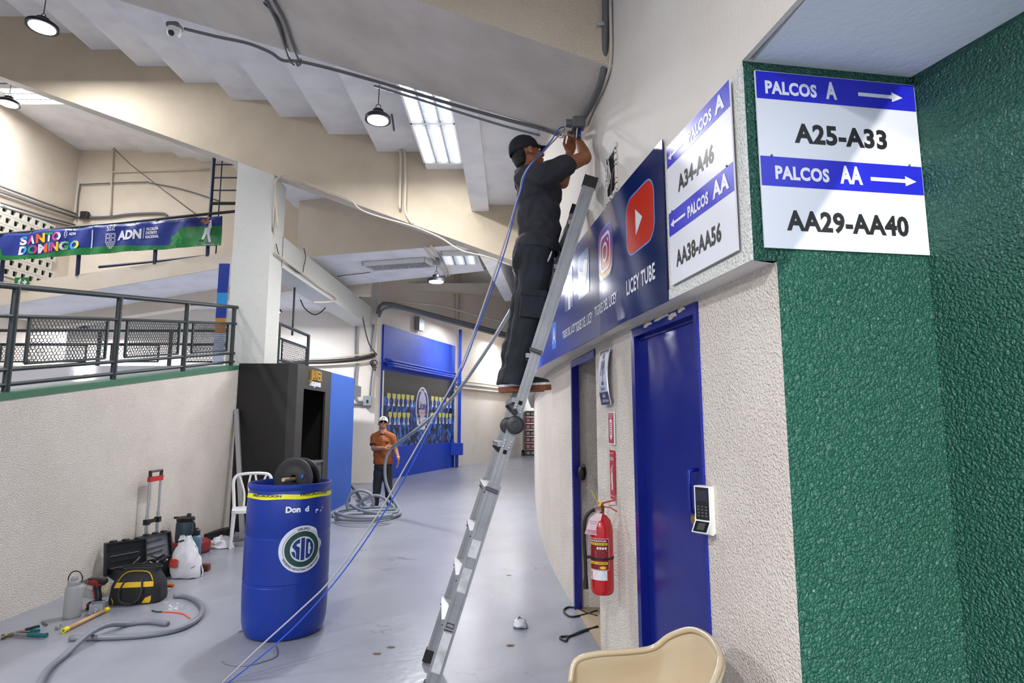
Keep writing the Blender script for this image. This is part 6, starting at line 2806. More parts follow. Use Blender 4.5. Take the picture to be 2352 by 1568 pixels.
# ================================================================== black and yellow tool bag
M_NYL = mat('black_nylon', (28, 28, 30), .8, bump=(120, .001))
M_NYLY = mat('yellow_nylon', (206, 164, 24), .75)
TBG = Vector((-3.18, 5.30, 0))
tg = thing('tool_bag', 'black and yellow canvas tool bag in front of the toolbox', 'bag', TBG, math.radians(10))


def bg_prof(b):
    return np.interp(b, [0, .06, .5, .62, .9, 1], [.98, 1.0, .94, .90, .72, .68]), np.interp(b, [0, .06, .5, .62, .9, 1], [.98, 1.0, .95, .80, .42, .30])


BW_, BD_, BH_ = .205, .125, .27


def bagpt(th, b, off=0.0):
    c, s = math.cos(th), math.sin(th)
    k = (abs(c) ** 5 + abs(s) ** 5) ** (1 / 5)
    w, dp = bg_prof(b)
    return Vector(((BW_ * w + off) * c / k, (BD_ * dp + off) * s / k, .004 + BH_ * b))


mb = MB()
mb.grid(lambda a, b: bagpt(a * 2 * PI, b), 40, 12)
n0 = len(mb.v)
mb.add([bagpt(k / 40 * 2 * PI, 1) for k in range(40)], [tuple(range(40))])
mb.build('body', M_NYL, tg, smooth=50, world=False)


def fnTB(s, t, off=0.0):
    """front face of the bag: s across -1..1, t height 0..1"""
    w, dp = bg_prof(t)
    x = BW_ * w * s
    k = (1 - abs(s) ** 5 * .999) ** (1 / 5) if abs(s) < 1 else .1
    return Vector((x, -(BD_ * dp) * k - off, .004 + BH_ * t))


d = Decal(fnTB, .004)
d.rect(-.78, .50, .78, .64, 12)
d.build('yellow_band', M_NYLY, tg, world=False)
d = Decal(fnTB, .004)
d.shape([(-.97, .03), (-.70, .03), (-.72, .14), (-.80, .21), (-.97, .22)])
d.shape([(.36, .03), (.66, .03), (.70, .12), (.70, .24), (.48, .18)])
d.build('yellow_corner', M_NYLY, tg, world=False)
mb = MB()
mb.tube(spline([fnTB(-.75, .66, .004), fnTB(-.68, .84, .006), fnTB(-.45, .92, .006), fnTB(0, .93, .006), fnTB(.45, .91, .006), fnTB(.66, .84, .006), fnTB(.76, .66, .004)], 5), .004, 6)
mb.build('yellow_piping', M_NYLY, tg, smooth=True, world=False)
mb = MB()
for z_ in (0,):
    P = spline([fnTB(-.42, .70, .008), fnTB(-.48, .50, .012), fnTB(-.48, .30, .02), fnTB(-.36, .12, .03), fnTB(-.05, .06, .035), fnTB(.25, .14, .03), fnTB(.36, .32, .02), fnTB(.36, .52, .012), fnTB(.32, .70, .008)], 5)
    for a, b in zip(P[:-1], P[1:]):
        mb.bar(a, b, .008, .026, up=(0, -1, 0) if abs((b - a).normalized().y) < .9 else (0, 0, 1))
mb.build('carry_strap', mat('strap_dark', (44, 42, 42), .7), tg, world=False)
mb = MB()
mb.tube(spline([Vector((-.15, -.03, .275)), Vector((-.10, -.035, .29)), Vector((.10, -.035, .29)), Vector((.15, -.03, .275)), Vector((.155, .03, .27)), Vector((.10, .04, .288)), Vector((-.10, .04, .288)), Vector((-.155, .03, .27))], 4, True), .008, 6, closed=True)
mb.build('mouth_frame', M_NYL, tg, smooth=True, world=False)

# ================================================================== flask, drill, steel box, tools on the floor
FLK = Vector((-3.43, 4.87, 0))
M_FLK = mat('flask_grey', (158, 158, 158), .5, bump=(200, .0005))
fk_ = thing('steel_flask', 'grey steel flask with wire handle at the wall end of the tools', 'flask', FLK)
mb = MB()
mb.lathe([(.001, 0), (.056, 0), (.060, .006), (.061, .02), (.061, .215), (.055, .235), (.046, .245), (.046, .25), (.001, .25)], 32, FLK)
mb.build('body', M_FLK, fk_, smooth=35)
mb = MB()
mb.lathe([(.049, .247), (.050, .25), (.050, .272), (.046, .277), (.001, .277)], 28, FLK)
mb.rbox(FLK + Vector((0, -.01, .29)), (.034, .045, .03), .006)
mb.build('lid', M_FLK, fk_, smooth=35)
mb = MB()
mb.tube(spline([FLK + Vector((-.052, 0, .262)), FLK + Vector((-.055, 0, .295)), FLK + Vector((-.035, 0, .332)), FLK + Vector((0, 0, .345)), FLK + Vector((.035, 0, .332)), FLK + Vector((.055, 0, .295)), FLK + Vector((.052, 0, .262))], 5), .0045, 8)
mb.build('wire_handle', MATS['black_plastic'], fk_, smooth=True)

DL = Vector((-3.40, 5.09, 0))
M_DRR = mat('drill_red', (150, 26, 26), .4)
dr = thing('cordless_drill', 'red and black cordless driver standing beside the flask', 'drill', DL, math.radians(-8))
W_ = dict(world=False)
mb = MB()
mb.rbox((0, 0, .025), (.115, .075, .048), .012)
mb.build('battery', M_DRR, dr, **W_)
mb = MB()
mb.rbox((0, 0, .004), (.118, .078, .008), .003)
mb.rbox((.01, 0, .052), (.10, .07, .012), .005)
mb.build('battery_trim', MATS['black_plastic'], dr, **W_)
mb = MB()
mb.tube(spline([(.02, 0, .05), (.018, 0, .10), (.005, 0, .15), (-.002, 0, .185)], 5), [.024] * 6 + [.023] * 5 + [.027] * 5, 10)
mb.build('grip', MATS['black_plastic'], dr, smooth=40, **W_)
mb = MB()
mb.tube(spline([(-.002, -.004, .08), (-.010, -.004, .12), (-.022, -.004, .16)], 5), [.014] * 11, 8)
mb.rbox((.0, 0, .205), (.13, .062, .056), .02)
mb.build('housing', M_DRR, dr, smooth=40, **W_)
mb = MB()
mb.rbox((.045, 0, .214), (.065, .066, .05), .018)
mb.rbox((-.015, 0, .23), (.12, .045, .014), .005)
mb.build('rear_cap', MATS['black_plastic'], dr, smooth=40, **W_)
mb = MB()
mb.tube([(-.06, 0, .205), (-.085, 0, .205), (-.125, 0, .205)], [.028, .026, .012], 14)
mb.build('nose', mat('drill_nose_grey', (110, 108, 106), .4, metal=.5), dr, smooth=40, **W_)
mb = MB()
mb.rbox((-.028, 0, .165), (.018, .02, .035), .005)
mb.build('trigger', M_DRR, dr, **W_)

SB = WZ(214, 1413)
sb = thing('steel_outlet_box', 'small open grey steel outlet box beside the drill', 'outlet box', SB + Vector((0, .04, 0)), math.radians(20))
mb = MB()
tray(mb, (-.045, -.04, .0), Vector((1, 0, 0)), Vector((0, 1, 0)), Vector((0, 0, 1)), .09, .08, .085, .004)
mb.build('shell', M_ZINC, sb, world=False)
mb = MB()
mb.lathe([(.016, 0), (.018, .003), (.010, .004), (.001, .002)], 14, M=Matrix.Translation((0, -.041, .036)) @ Matrix.Rotation(PI / 2, 4, 'X'))
mb.build('knockout', M_ALU, sb, world=False)

a_, b_ = Vector((-3.235, 4.53, .018)), Vector((-3.245, 5.00, .018))
wt = thing('wood_handled_tube', 'pale wooden rod with bright yellow end caps on the floor', 'rod', a_ + Vector((0, 0, -.018)))
dv = (b_ - a_).normalized()
mb = MB()
mb.tube([a_ + dv * .02, b_ - dv * .02], .0145, 14)
mb.build('rod', mat('rod_wood', (208, 160, 112), .35), wt, smooth=True)
for p, q in ((a_, 1), (b_, -1)):
    mb = MB()
    mb.tube([p - dv * .012 * q, p + dv * .03 * q], [.0175, .018], 16, cap=True)
    o = mb.build('yellow_cap', mat('cap_yellow', (240, 220, 20), .45), wt, smooth=40)
mb = MB()
mb.tube([a_ - dv * .0125, a_ - dv * .0132], .010, 14)
mb.build('cap_bore', mat('bore_dark', (150, 120, 20), .6), wt)

# hammer
M_TEAL = mat('tool_teal', (20, 96, 100), .45)
hm = thing('claw_hammer', 'claw hammer with teal grip lying at the bottom left', 'hammer', (-3.45, 4.43, 0))
mb = MB()
mb.tube([(-3.53, 4.44, .018), (-3.42, 4.43, .018)], [.010, .012], 10)
mb.build('shaft', mat('shaft_grey', (120, 118, 124), .35), hm, smooth=40)
mb = MB()
mb.tube([(-3.42, 4.43, .018), (-3.38, 4.428, .019), (-3.31, 4.424, .018), (-3.28, 4.422, .019)], [.013, .016, .014, .017], 12)
mb.build('grip', M_TEAL, hm, smooth=40)
mb = MB()
mb.tube([(-3.575, 4.39, .018), (-3.555, 4.405, .018), (-3.548, 4.412, .018)], [.017, .017, .011], 14)
mb.tube(spline([(-3.548, 4.412, .018), (-3.53, 4.44, .02), (-3.50, 4.475, .022), (-3.46, 4.50, .016)], 4), [.012, .013, .014, .015, .014, .013, .012, .012, .011, .010, .009, .008, .006], 10)
mb.build('head', mat('hammer_steel', (120, 108, 88), .35, metal=.8), hm, smooth=40)
kn = thing('utility_knife', 'teal and black utility knife behind the hammer', 'knife', WZ(60, 1455))
p = WZ(48, 1457)
q = WZ(92, 1450)
mb = MB()
mb.bar(p + Vector((0, 0, .012)), q + Vector((0, 0, .012)), .03, .02)
mb.build('body', M_TEAL, kn)
mb = MB()
mb.bar(p + (q - p) * .1 + Vector((0, .02, .022)), p + (q - p) * .65 + Vector((0, .05, .026)), .028, .02)
mb.build('handle', MATS['black_plastic'], kn)
mb = MB()
mb.bar(q + Vector((-.04, 0, .022)), q + Vector((.01, 0, .022)), .028, .002)
mb.build('blade', mat('blade_cyan', (120, 190, 210), .25, metal=.4), kn)
pipe('short_rod', [WZ(98, 1431) + Vector((0, 0, .008)), WZ(107, 1437) + Vector((0, 0, .008))], .008, M_PVCD, 'short dark rod lying beside the flask shadow', 'rod', sp=0)
mb = MB()
p = WZ(132, 1445)
mb.rbox(p + Vector((0, 0, .012)), (.03, .02, .024), .005)
mb.rbox(p + Vector((.012, .012, .025)), (.014, .014, .022), .004)
tag(mb.build('small_fitting', M_ALU), 'tiny shiny metal fitting on the floor below the flask', 'fitting')
mb = MB()
p = WZ(208, 1417)
mb.bar(p + Vector((-.012, 0, .008)), p + Vector((.018, .004, .008)), .012, .014)
tag(mb.build('blue_connector', mat('connector_blue', (30, 50, 170), .4)), 'tiny blue connector in front of the outlet box', 'connector')


def driver(p, q, hm_, label, name='screwdriver'):
    t = thing(name, label, 'screwdriver', p)
    v = (q - p)
    mb = MB()
    mb.tube([p, p + v * .06, p + v * .42, p + v * .48], [.010, .016, .015, .008], 10)
    mb.build('handle', hm_, t, smooth=40)
    mb = MB()
    mb.tube([p + v * .46, q], .005, 8)
    mb.build('shank', M_ALU, t, smooth=True)
    return t


Zr = Vector((0, 0, .017))
driver(WZ(399, 1348) + Zr, WZ(350, 1343) + Zr, mat('amber_handle', (222, 120, 20), .3), 'amber handled screwdriver right of the tool bag')
driver(WZ(220, 1372) + Zr, WZ(262, 1362) + Zr, mat('red_handle', (180, 50, 40), .35), 'red handled screwdriver left of the tool bag')
driver(WZ(348, 1362) + Zr, WZ(392, 1356) + Zr, mat('purple_handle', (60, 40, 66), .4), 'dark purple screwdriver right of the tool bag')
mb = MB()
mb.bar(WZ(236, 1368) + Vector((0, 0, .02)), WZ(250, 1356) + Vector((0, 0, .07)), .03, .02)
mb.bar(WZ(236, 1368) + Vector((.03, -.02, .015)), WZ(246, 1360) + Vector((0, 0, .04)), .02, .016)
tag(mb.build('yellow_pliers', MATS['cap_yellow']), 'bright yellow plier handles leaning by the tool bag', 'pliers')
mb = MB()
p = WZ(467, 1312)
mb.rbox(p + Vector((0, .03, .035)), (.09, .07, .065), .01)
tag(mb.build('spare_battery', mat('battery_dark_red', (96, 40, 34), .5)), 'dark red battery pack on the floor right of the white bag', 'battery')
M_CLEAR = mat('clear_polythene', (170, 172, 176), .3, alpha=.55)
crumple(blob(Vector((-3.62, 5.50, 0)), .16, .11, .12), 16, 6, .02, 12, 'clear_bag', M_CLEAR, 'clear plastic bag of fittings between drill and toolbox', 'bag')
for k, (u, v) in enumerate(((216, 1366), (226, 1362), (222, 1374))):
    p = WZ(u, v)
    mb = MB()
    mb.tube([p + Vector((-.02, 0, .02)), p + Vector((.025, .01, .02))], [.02, .017], 12)
    tag(mb.build('conduit_coupling', M_PVCD, smooth=40), ['leftmost dark coupling spilled from the clear bag', 'rearmost dark coupling spilled from the clear bag', 'foremost dark coupling spilled from the clear bag'][k], 'coupling', 'couplings from the clear bag')

# grey conduits lying on the floor
r_ = .020
pipe('floor_conduit', [WZ(u, v) + Vector((0, 0, r_)) for u, v in ((400, 1373), (425, 1374), (450, 1384), (465, 1402), (455, 1425), (425, 1445), (380, 1458), (320, 1466), (250, 1470), (160, 1472))], r_, M_PVC, 'looped grey conduit offcut on the floor with its end at the tool bag', n=12)
pipe('floor_conduit', [WZ(u, v) + Vector((0, 0, r_ + (.04 if 170 < u < 260 else 0))) for u, v in ((385, 1438), (340, 1433), (290, 1439), (245, 1455), (200, 1478), (150, 1510), (110, 1545), (85, 1590))], r_, M_PVC, 'long grey conduit curving off the bottom left edge', n=12)
pipe('orange_wire', [WZ(u, v) + Vector((0, 0, .005)) for u, v in ((373, 1406), (400, 1407), (422, 1411), (436, 1421))], .005, mat('wire_orange', (232, 92, 62), .4), 'short orange wire on the floor by the grey conduit', 'wire')
pipe('black_wire_tip', [WZ(u, v) + Vector((0, 0, .005)) for u, v in ((349, 1403), (360, 1406), (373, 1406))], .005, M_BLKCAB, 'dark bare tip of the orange wire', 'wire')
mb = MB()
rg = random.Random(2)
for k in range(14):
    p = WZ(395 + rg.uniform(-18, 14), 1392 + rg.uniform(-9, 10))
    mb.rbox(p + Vector((0, 0, .003)), (rg.uniform(.006, .02), rg.uniform(.006, .014), .005), .001)
tag(mb.build('plaster_crumbs', M_BAGW), 'white plaster crumbs scattered near the orange wire', 'debris', kind='stuff')

# ================================================================== hose heap, cords, litter
M_HOSE = mat('grey_hose', (128, 136, 146), .4)
hose = thing('hose_heap', 'heap of thick grey flexible conduit at the standing man feet', 'conduit', WZ(835, 1180))
loops = [
    ([(770, 1192), (830, 1194), (890, 1188), (918, 1178), (912, 1168), (880, 1165), (830, 1166), (780, 1172), (765, 1182)], 0, .02),
    ([(765, 1186), (800, 1180), (850, 1178), (905, 1177), (908, 1170), (860, 1172), (800, 1176)], .0, .06),
    ([(802, 1172), (797, 1160), (800, 1143), (812, 1130), (830, 1126), (848, 1132), (857, 1145), (857, 1160), (848, 1172), (825, 1180)], 1, 0),
    ([(818, 1170), (832, 1150), (850, 1140), (868, 1138), (885, 1146), (900, 1160), (909, 1176)], 1, 0),
    ([(805, 1160), (830, 1172), (870, 1180), (900, 1184)], 0, .09),
    ([(770, 1178), (800, 1186), (850, 1188), (900, 1182)], 0, .10),
]
for k, (pts, mode, z) in enumerate(loops):
    P = []
    for u, v in pts:
        if mode == 0:
            P.append(WZ(u, v, z + .026))
        else:
            P.append(WY(u, v, 10.1))
            if P[-1].z < .03:
                P[-1].z = .03
    mb = MB()
    mb.tube(spline(P, 5), .026, 8)
    mb.build('loop', M_HOSE, hose, smooth=True)
mb = MB()
P = [WZ(912, 1180, .026), WZ(918, 1172, .026), WY(908, 1155, 10.3), WY(895, 1130, 10.35), WY(886, 1105, 10.36), WY(884, 1075, 10.37), WY(888, 1050, 10.38), WY(897, 1032, 10.38), WY(907, 1022, 10.3), WY(935, 1002, 10.1), WY(975, 972, 9.8), WY(1040, 912, 9.4), WY(1100, 830, 9.0), WY(1150, 752, 8.7), WY(1190, 682, 8.2), WY(1214, 632, 7.4)]
mb.tube(spline(P, 6), .027, 8)
mb.build('rising_run', M_HOSE, hose, smooth=True)
mb = MB()
mb.tube(spline([WZ(806, 1112, .03) + Vector((0, 0, 0)), WZ(815, 1122, .03), WZ(826, 1134, .05), WZ(835, 1150, .05), WZ(840, 1165, .03)], 5), .026, 8)
mb.build('loop', M_HOSE, hose, smooth=True)
mb = MB()
rg = random.Random(9)
for k in range(7):
    u0, v0 = rg.uniform(815, 845), rg.uniform(1140, 1160)
    mb.tube(spline([WZ(u0, v0, .01), WZ(u0 + rg.uniform(-15, 20), v0 + rg.uniform(-8, 8), .03), WZ(u0 + rg.uniform(10, 45), v0 + rg.uniform(-8, 10), .01), WZ(u0 + rg.uniform(20, 60), v0 + rg.uniform(-8, 8), .01)], 5), .004, 5)
tag(mb.build('thin_wires', mat('thin_wire_blue', (70, 74, 110), .5), smooth=True), 'tangle of thin dark wires behind the hose heap', 'wires', kind='stuff')

cord = [(1372, 1404), (1345, 1412), (1315, 1418), (1300, 1412), (1295, 1403), (1305, 1396), (1325, 1398), (1345, 1408), (1372, 1416)]
pipe('extension_cord', [WZ(u, v) + Vector((0, 0, .007)) for u, v in cord], .0075, M_BLKCAB, 'black cord looping out of the toilet doorway', 'cord')
cord = [(1372, 1440), (1340, 1452), (1312, 1462), (1290, 1464), (1287, 1468), (1300, 1474), (1304, 1466), (1320, 1458), (1345, 1448), (1374, 1442)]
pipe('extension_cord', [WZ(u, v) + Vector((0, 0, .007)) for u, v in cord], .0075, M_BLKCAB, 'black cord with bent end nearest the pier foot', 'cord')
pipe('drum_cable', [WZ(u, v) + Vector((0, 0, .005)) for u, v in ((634, 1486), (634, 1508), (600, 1522), (560, 1530), (525, 1527), (511, 1520))], .005, M_PVC, 'thin grey cable loop on the floor before the drum', 'cable')
pipe('drum_cable', [WZ(u, v) + Vector((0, 0, .005)) for u, v in ((548, 1452), (560, 1446), (557, 1420), (558, 1395), (568, 1380))], .004, M_PVC, 'thin grey cable on the floor left of the drum', 'cable')
crumple(blob(WZ(1194, 1440), .055, .05, .07), 10, 5, .010, 6, 'plastic_scrap', mat('scrap_white', (214, 218, 226), .3), 'small crumpled clear plastic scrap on the open floor', 'litter')
for k, (u, v, lab) in enumerate(((865, 1502, 'brown dry leaf on the floor left of the ladder foot'), (1172, 1483, 'small dry leaf on the floor right of the ladder'), (897, 1487, 'dark dry leaf speck left of the ladder foot'), (1168, 1322, 'dark leaf speck on the floor near the ladder middle'))):
    p = WZ(u, v)
    mb = MB()
    mb.add([p + Vector(q_) for q_ in ((-.03, 0, .003), (-.01, .012, .008), (.02, .01, .004), (.032, .002, .008), (.012, -.01, .003), (-.012, -.008, .006))], [(0, 5, 4, 3, 2, 1)])
    o = mb.build('dry_leaf', mat('dry_leaf', (112, 92, 66), .8))
    o.modifiers.new('t', 'SOLIDIFY').thickness = .001
    tag(o, lab, 'leaf', 'dry leaves on the floor')

# far end of the corridor: bags and crates
for k, (u, v, s) in enumerate(((1193, 1046, .55), (1204, 1043, .5))):
    crumple(blob(WZ(u, v), .32 * s * 1.3, .3 * s * 1.3, .5 * s * 1.3), 14, 6, .03, 20 + k, 'refuse_bag', mat('black_refuse_bag', (20, 20, 24), .3), ['black refuse bag at the far corridor end, the left one', 'black refuse bag at the far corridor end, the right one'][k], 'bag')
xa_, xb_ = WY(1208, 1000, 26.2).x, WY(1240, 1000, 26.2).x
st_ = thing('crate_stack', 'stack of dark red drink crates far down the corridor', 'crates', ((xa_ + xb_) / 2, 26.3, 0))
for r in range(7):
    mb = MB()
    mb.span((xa_, 26.2, .28 * r), (xb_, 26.6, .28 * r + .25))
    cr = mb.build('crate', mat('crate_red', (110, 34, 36), .5) if r % 3 else mat('crate_dark', (46, 44, 48), .5), st_)
    for c in range(3):
        mb = MB()
        w = (xb_ - xa_) / 3
        mb.span((xa_ + w * c + .03, 26.19, .28 * r + .06), (xa_ + w * (c + 1) - .03, 26.2, .28 * r + .18))
        mb.build('crate_slot', mat('slot_grey', (150, 140, 140), .5), cr)

# ================================================================== beige shell armchair in the foreground
M_SHELL = mat('beige_fibreglass', (196, 178, 148), .18, coat=.3, var=(3, (186, 166, 136), .4))
CH = Vector((.455, 2.17, -.062))
sh_ = thing('shell_armchair', 'glossy beige moulded shell armchair in the bottom foreground', 'chair', (CH.x, CH.y, 0))


def shell_rim(a):
    """rim of the shell: a 0..1 from near front arm tip round the back to far front tip; chair faces -x"""
    pts = [(x_ * .88, y_, z_) for x_, y_, z_ in [(-.26, -.22, .60), (-.235, -.245, .665), (-.15, -.25, .690), (0, -.25, .700), (.10, -.245, .715), (.17, -.225, .765), (.235, -.16, .815), (.265, -.06, .825),
           (.27, .06, .825), (.24, .17, .81), (.17, .235, .765), (.10, .255, .715), (0, .26, .70), (-.15, .26, .69), (-.24, .255, .665), (-.265, .23, .60)]]
    n = len(pts) - 1
    f = a * n
    i = min(int(f), n - 1)
    t = f - i
    p0, p1, p2, p3 = [Vector(pts[max(min(j, n), 0)]) for j in (i - 1, i, i + 1, i + 2)]
    return 0.5 * ((2 * p1) + (p2 - p0) * t + (2 * p0 - 5 * p1 + 4 * p2 - p3) * t * t + (3 * p1 - p0 - 3 * p2 + p3) * t ** 3)


def shell_pt(a, b):
    r = shell_rim(a)
    base = Vector((r.x * .62 - .02, r.y * .78, .425 + .02 * (1 - abs(r.y) / .26)))
    k = b
    p = r.lerp(base, k)
    bulge = math.sin(k * PI) * .035
    out = Vector((r.x, r.y, 0))
    if out.length > 1e-6:
        out.normalize()
    p += out * bulge
    # rolled outer lip
    if b < .08:
        p += out * (.012 * (1 - b / .08))
        p.z -= .010 * (1 - b / .08)
    return CH + p


mb = MB()
mb.grid(lambda a, b: shell_pt(a, b), 60, 16)
o = mb.build('shell', M_SHELL, sh_, smooth=True)
sd = o.modifiers.new('thickness', 'SOLIDIFY')
sd.thickness = .012
sd.offset = 0
mb = MB()
mb.grid(lambda a, b: CH + Vector((-.24 + .42 * a, (-.19 + .38 * b), .425 + .03 * abs(b - .5) - .02 * a)), 10, 10)
o = mb.build('seat', M_SHELL, sh_, smooth=True)
sd = o.modifiers.new('thickness', 'SOLIDIFY')
sd.thickness = .012
mb = MB()
mb.tube([CH + shell_rim(k / 80) + Vector((0, 0, -.002)) for k in range(81)], .011, 8)
mb.build('rim', M_SHELL, sh_, smooth=True)
for sx, sy in ((-1, -1), (1, -1), (-1, 1), (1, 1)):
    mb = MB()
    mb.tube([CH + Vector((.10 * sx, .12 * sy, .42)), CH + Vector((.20 * sx, .21 * sy, .062))], .012, 8)
    mb.build('leg', M_ALU, sh_, smooth=True)

# ================================================================== multi position aluminium ladder
LN_B, LN_T = WY(984, 1597, 3.55), WY(1357, 412, 3.55)
LN_B.z = 0.0
LF_B = WZ(986, 1522)
LF_T = WY(1326, 478, 4.02)
e_ = (LN_T - LN_B).normalized()
ef = (LF_T - LF_B).normalized()
ld = thing('folding_ladder', 'long aluminium hinged ladder leaning on the billboard wall', 'ladder', (LN_B + LF_B) / 2)
M_LAD = mat('ladder_aluminium', (158, 160, 162), .38, metal=.55, bump=(60, .0006), var=(8, (136, 138, 140), .6))
M_LADW = mat('ladder_worn_sticker', (208, 208, 208), .5, var=(14, (150, 150, 150), .7))
LL = (LN_T - LN_B).length


def on_line(a, b, v):
    lo, hi = -.1, 1.1
    for _ in range(40):
        m = (lo + hi) / 2
        if PROJ(a + (b - a) * m)[1] > v:
            lo = m
        else:
            hi = m
    return a + (b - a) * lo


def npt(v):
    """point on the near stile at photo row v"""
    return on_line(LN_B, LN_T, v)


def stile(a, b, w, th, m, name, dy=0.0, ch=True):
    """C-section stile: web facing the viewer and two flanges"""
    e = (b - a).normalized()
    cc = Vector((0, 1, 0)).cross(e).normalized()
    mb = MB()
    Y = Vector((0, 1, 0))
    O = Y * dy

    def plank(c0, c1, y0, y1):
        P = []
        for p in (a, b):
            for (s, y) in ((c0, y0), (c1, y0), (c1, y1), (c0, y1)):
                P.append(p + cc * s + Y * y + O)
        mb.add(P, [(3, 2, 1, 0), (4, 5, 6, 7), (0, 1, 5, 4), (1, 2, 6, 5), (2, 3, 7, 6), (3, 0, 4, 7)])
    plank(-w / 2, w / 2, 0, .006)
    plank(-w / 2, -w / 2 + .008, .006, th)
    plank(w / 2 - .008, w / 2, .006, th)
    plank(-w / 2 + .016, -w / 2 + .020, -.003, 0)
    plank(w / 2 - .020, w / 2 - .016, -.003, 0)
    return mb.build(name, m, ld)


v_low, v_hinge, v_up = 1113, 970, 812
stile(npt(1597), npt(v_low), .082, .034, M_LAD, 'outer_stile')
stile(npt(v_low + 120), npt(v_hinge), .064, .030, M_LAD, 'inner_stile', .006)
stile(npt(v_hinge), npt(v_up - 90), .064, .030, M_LAD, 'inner_stile', .006)
stile(npt(v_up), npt(425), .080, .034, M_LAD, 'outer_stile')
ZN = lambda v: npt(v).z / LN_T.z
ff = lambda v: LF_B + (LF_T - LF_B) * ZN(v)
stile(ff(1585), ff(v_low), .082, .034, M_LAD, 'outer_stile')
stile(ff(v_low + 100), ff(v_hinge), .064, .030, M_LAD, 'inner_stile', .006)
stile(ff(v_hinge), ff(v_up - 80), .064, .030, M_LAD, 'inner_stile', .006)
stile(ff(v_up), ff(425), .080, .034, M_LAD, 'outer_stile')
# worn pale strip and label on the near stile
cc_ = Vector((0, 1, 0)).cross(e_).normalized()
fL = lambda v, s, off=0.0: npt(v) + cc_ * s + Vector((0, -off, 0))
for va, vb in ((1545, 1452), (1360, 1305), (1280, 1240)):
    mb = MB()
    mb.add([fL(va, -.026, .0035), fL(va, .026, .0035), fL(vb, .026, .0035), fL(vb, -.026, .0035)], [(3, 2, 1, 0)])
    mb.build('worn_strip', M_LADW, ld)
mb = MB()
for s0, s1, a, b in ((-.022, .022, 1442, 1440), (-.022, .022, 1433, 1431), (-.022, -.019, 1442, 1431), (.019, .022, 1442, 1431), (-.028, .024, 1449, 1447)):
    mb.add([fL(a, s0, .0035), fL(a, s1, .0035), fL(b, s1, .0035), fL(b, s0, .0035)], [(3, 2, 1, 0)])
tag(mb.build('printed_mark', M_INKK, ld), kind='stuff')
# end caps
for p, q, nm in ((npt(428), npt(405), 'end_cap'), (ff(428), ff(405), 'end_cap')):
    mb = MB()
    mb.bar(p + Vector((0, .016, 0)), q + Vector((0, .016, 0)), .045, .088, up=cc_)
    mb.build(nm, M_RUBBER, ld)
for p, q in ((npt(1596), npt(1572)), (ff(1596), ff(1565))):
    mb = MB()
    mb.bar(p + Vector((0, .016, 0)), q + Vector((0, .016, 0)), .05, .096, up=cc_)
    mb.build('rubber_foot', M_RUBBER, ld)
# rungs
n_r = 11
for k in range(n_r):
    v = 1430 - 102.5 * k
    if v < 430:
        break
    a, b = npt(v), ff(v)
    mb = MB()
    # D-shaped tread: flat top
    up_ = Vector((0, 0, 1))
    mb.bar(a + Vector((-.018, .02, 0)), b + Vector((-.018, .02, 0)), .078, .028, up=up_)
    rg_ = mb.build('rung', M_LAD, ld)
    for p in (a + Vector((0, .045, 0)), b + Vector((0, -.012, 0))):
        mb = MB()
        mb.bar(p + Vector((-.052, 0, -.016)), p + Vector((-.012, 0, -.058)), .012, .020)
        mb.build('rung_bracket', M_RUBBER, rg_)
# hinge
Mh = lambda p: Matrix.Translation(p) @ Matrix.Rotation(PI / 2, 4, 'X')
for p, dy in ((npt(v_hinge), -.02), (ff(v_hinge), .0)):
    mb = MB()
    c = p + Vector((.005, dy, -.015))
    mb.lathe([(.001, -.03), (.050, -.03), (.054, -.02), (.054, .012), (.046, .018), (.020, .018), (.018, .026), (.001, .026)], 28, M=Mh(c))
    mb.build('hinge', mat('hinge_grey', (60, 60, 62), .4, metal=.5), ld, smooth=40)
mb = MB()
c = npt(v_hinge - 16) + Vector((-.012, -.03, .02))
mb.lathe([(.001, 0), (.020, 0), (.020, .012), (.001, .014)], 18, M=Mh(c))
mb.build('hinge_knob', M_RUBBER, ld, smooth=40)
for v in (1125, 806):
    mb = MB()
    p = npt(v)
    mb.tube([p + cc_ * -.045 + Vector((0, -.015, 0)), p + cc_ * .03 + Vector((0, -.02, -.004))], .011, 10)
    mb.build('locking_pin', mat('pin_grey', (84, 84, 88), .45), ld, smooth=40)
for v in (925, 1038):
    mb = MB()
    p = npt(v)
    mb.bar(p + e_ * -.012 + Vector((0, .004, 0)), p + e_ * .012 + Vector((0, .004, 0)), .004, .022, up=cc_)
    mb.build('lock_hole', M_DARK, ld)
mb = MB()
for v0, v1 in ((948, 930), (1010, 1030)):
    for j in range(3):
        for s in (-.018, .018):
            p = fL(v0 + (v1 - v0) * (j + .5) / 3, s, .0)
            mb.lathe([(.006, -.001), (.005, .004), (.001, .005)], 8, M=Matrix.Translation(p + Vector((0, .002, 0))) @ Vector((0, -1, 0)).to_track_quat('Z', 'Y').to_matrix().to_4x4())
tag(mb.build('rivet', M_ALU, ld), kind='stuff')

# ================================================================== cables hanging from the worker to the floor
M_CBLUE = mat('cable_blue', (40, 84, 190), .4)
M_CGREY = mat('cable_grey', (168, 168, 176), .4)


def cable(name, pts, r, m, label):
    mb = MB()
    mb.tube(spline([WY(u, v, Y) for u, v, Y in pts], 6), r, 8)
    return tag(mb.build(name, m, smooth=True), label, 'cable', 'cables hanging from the worker')


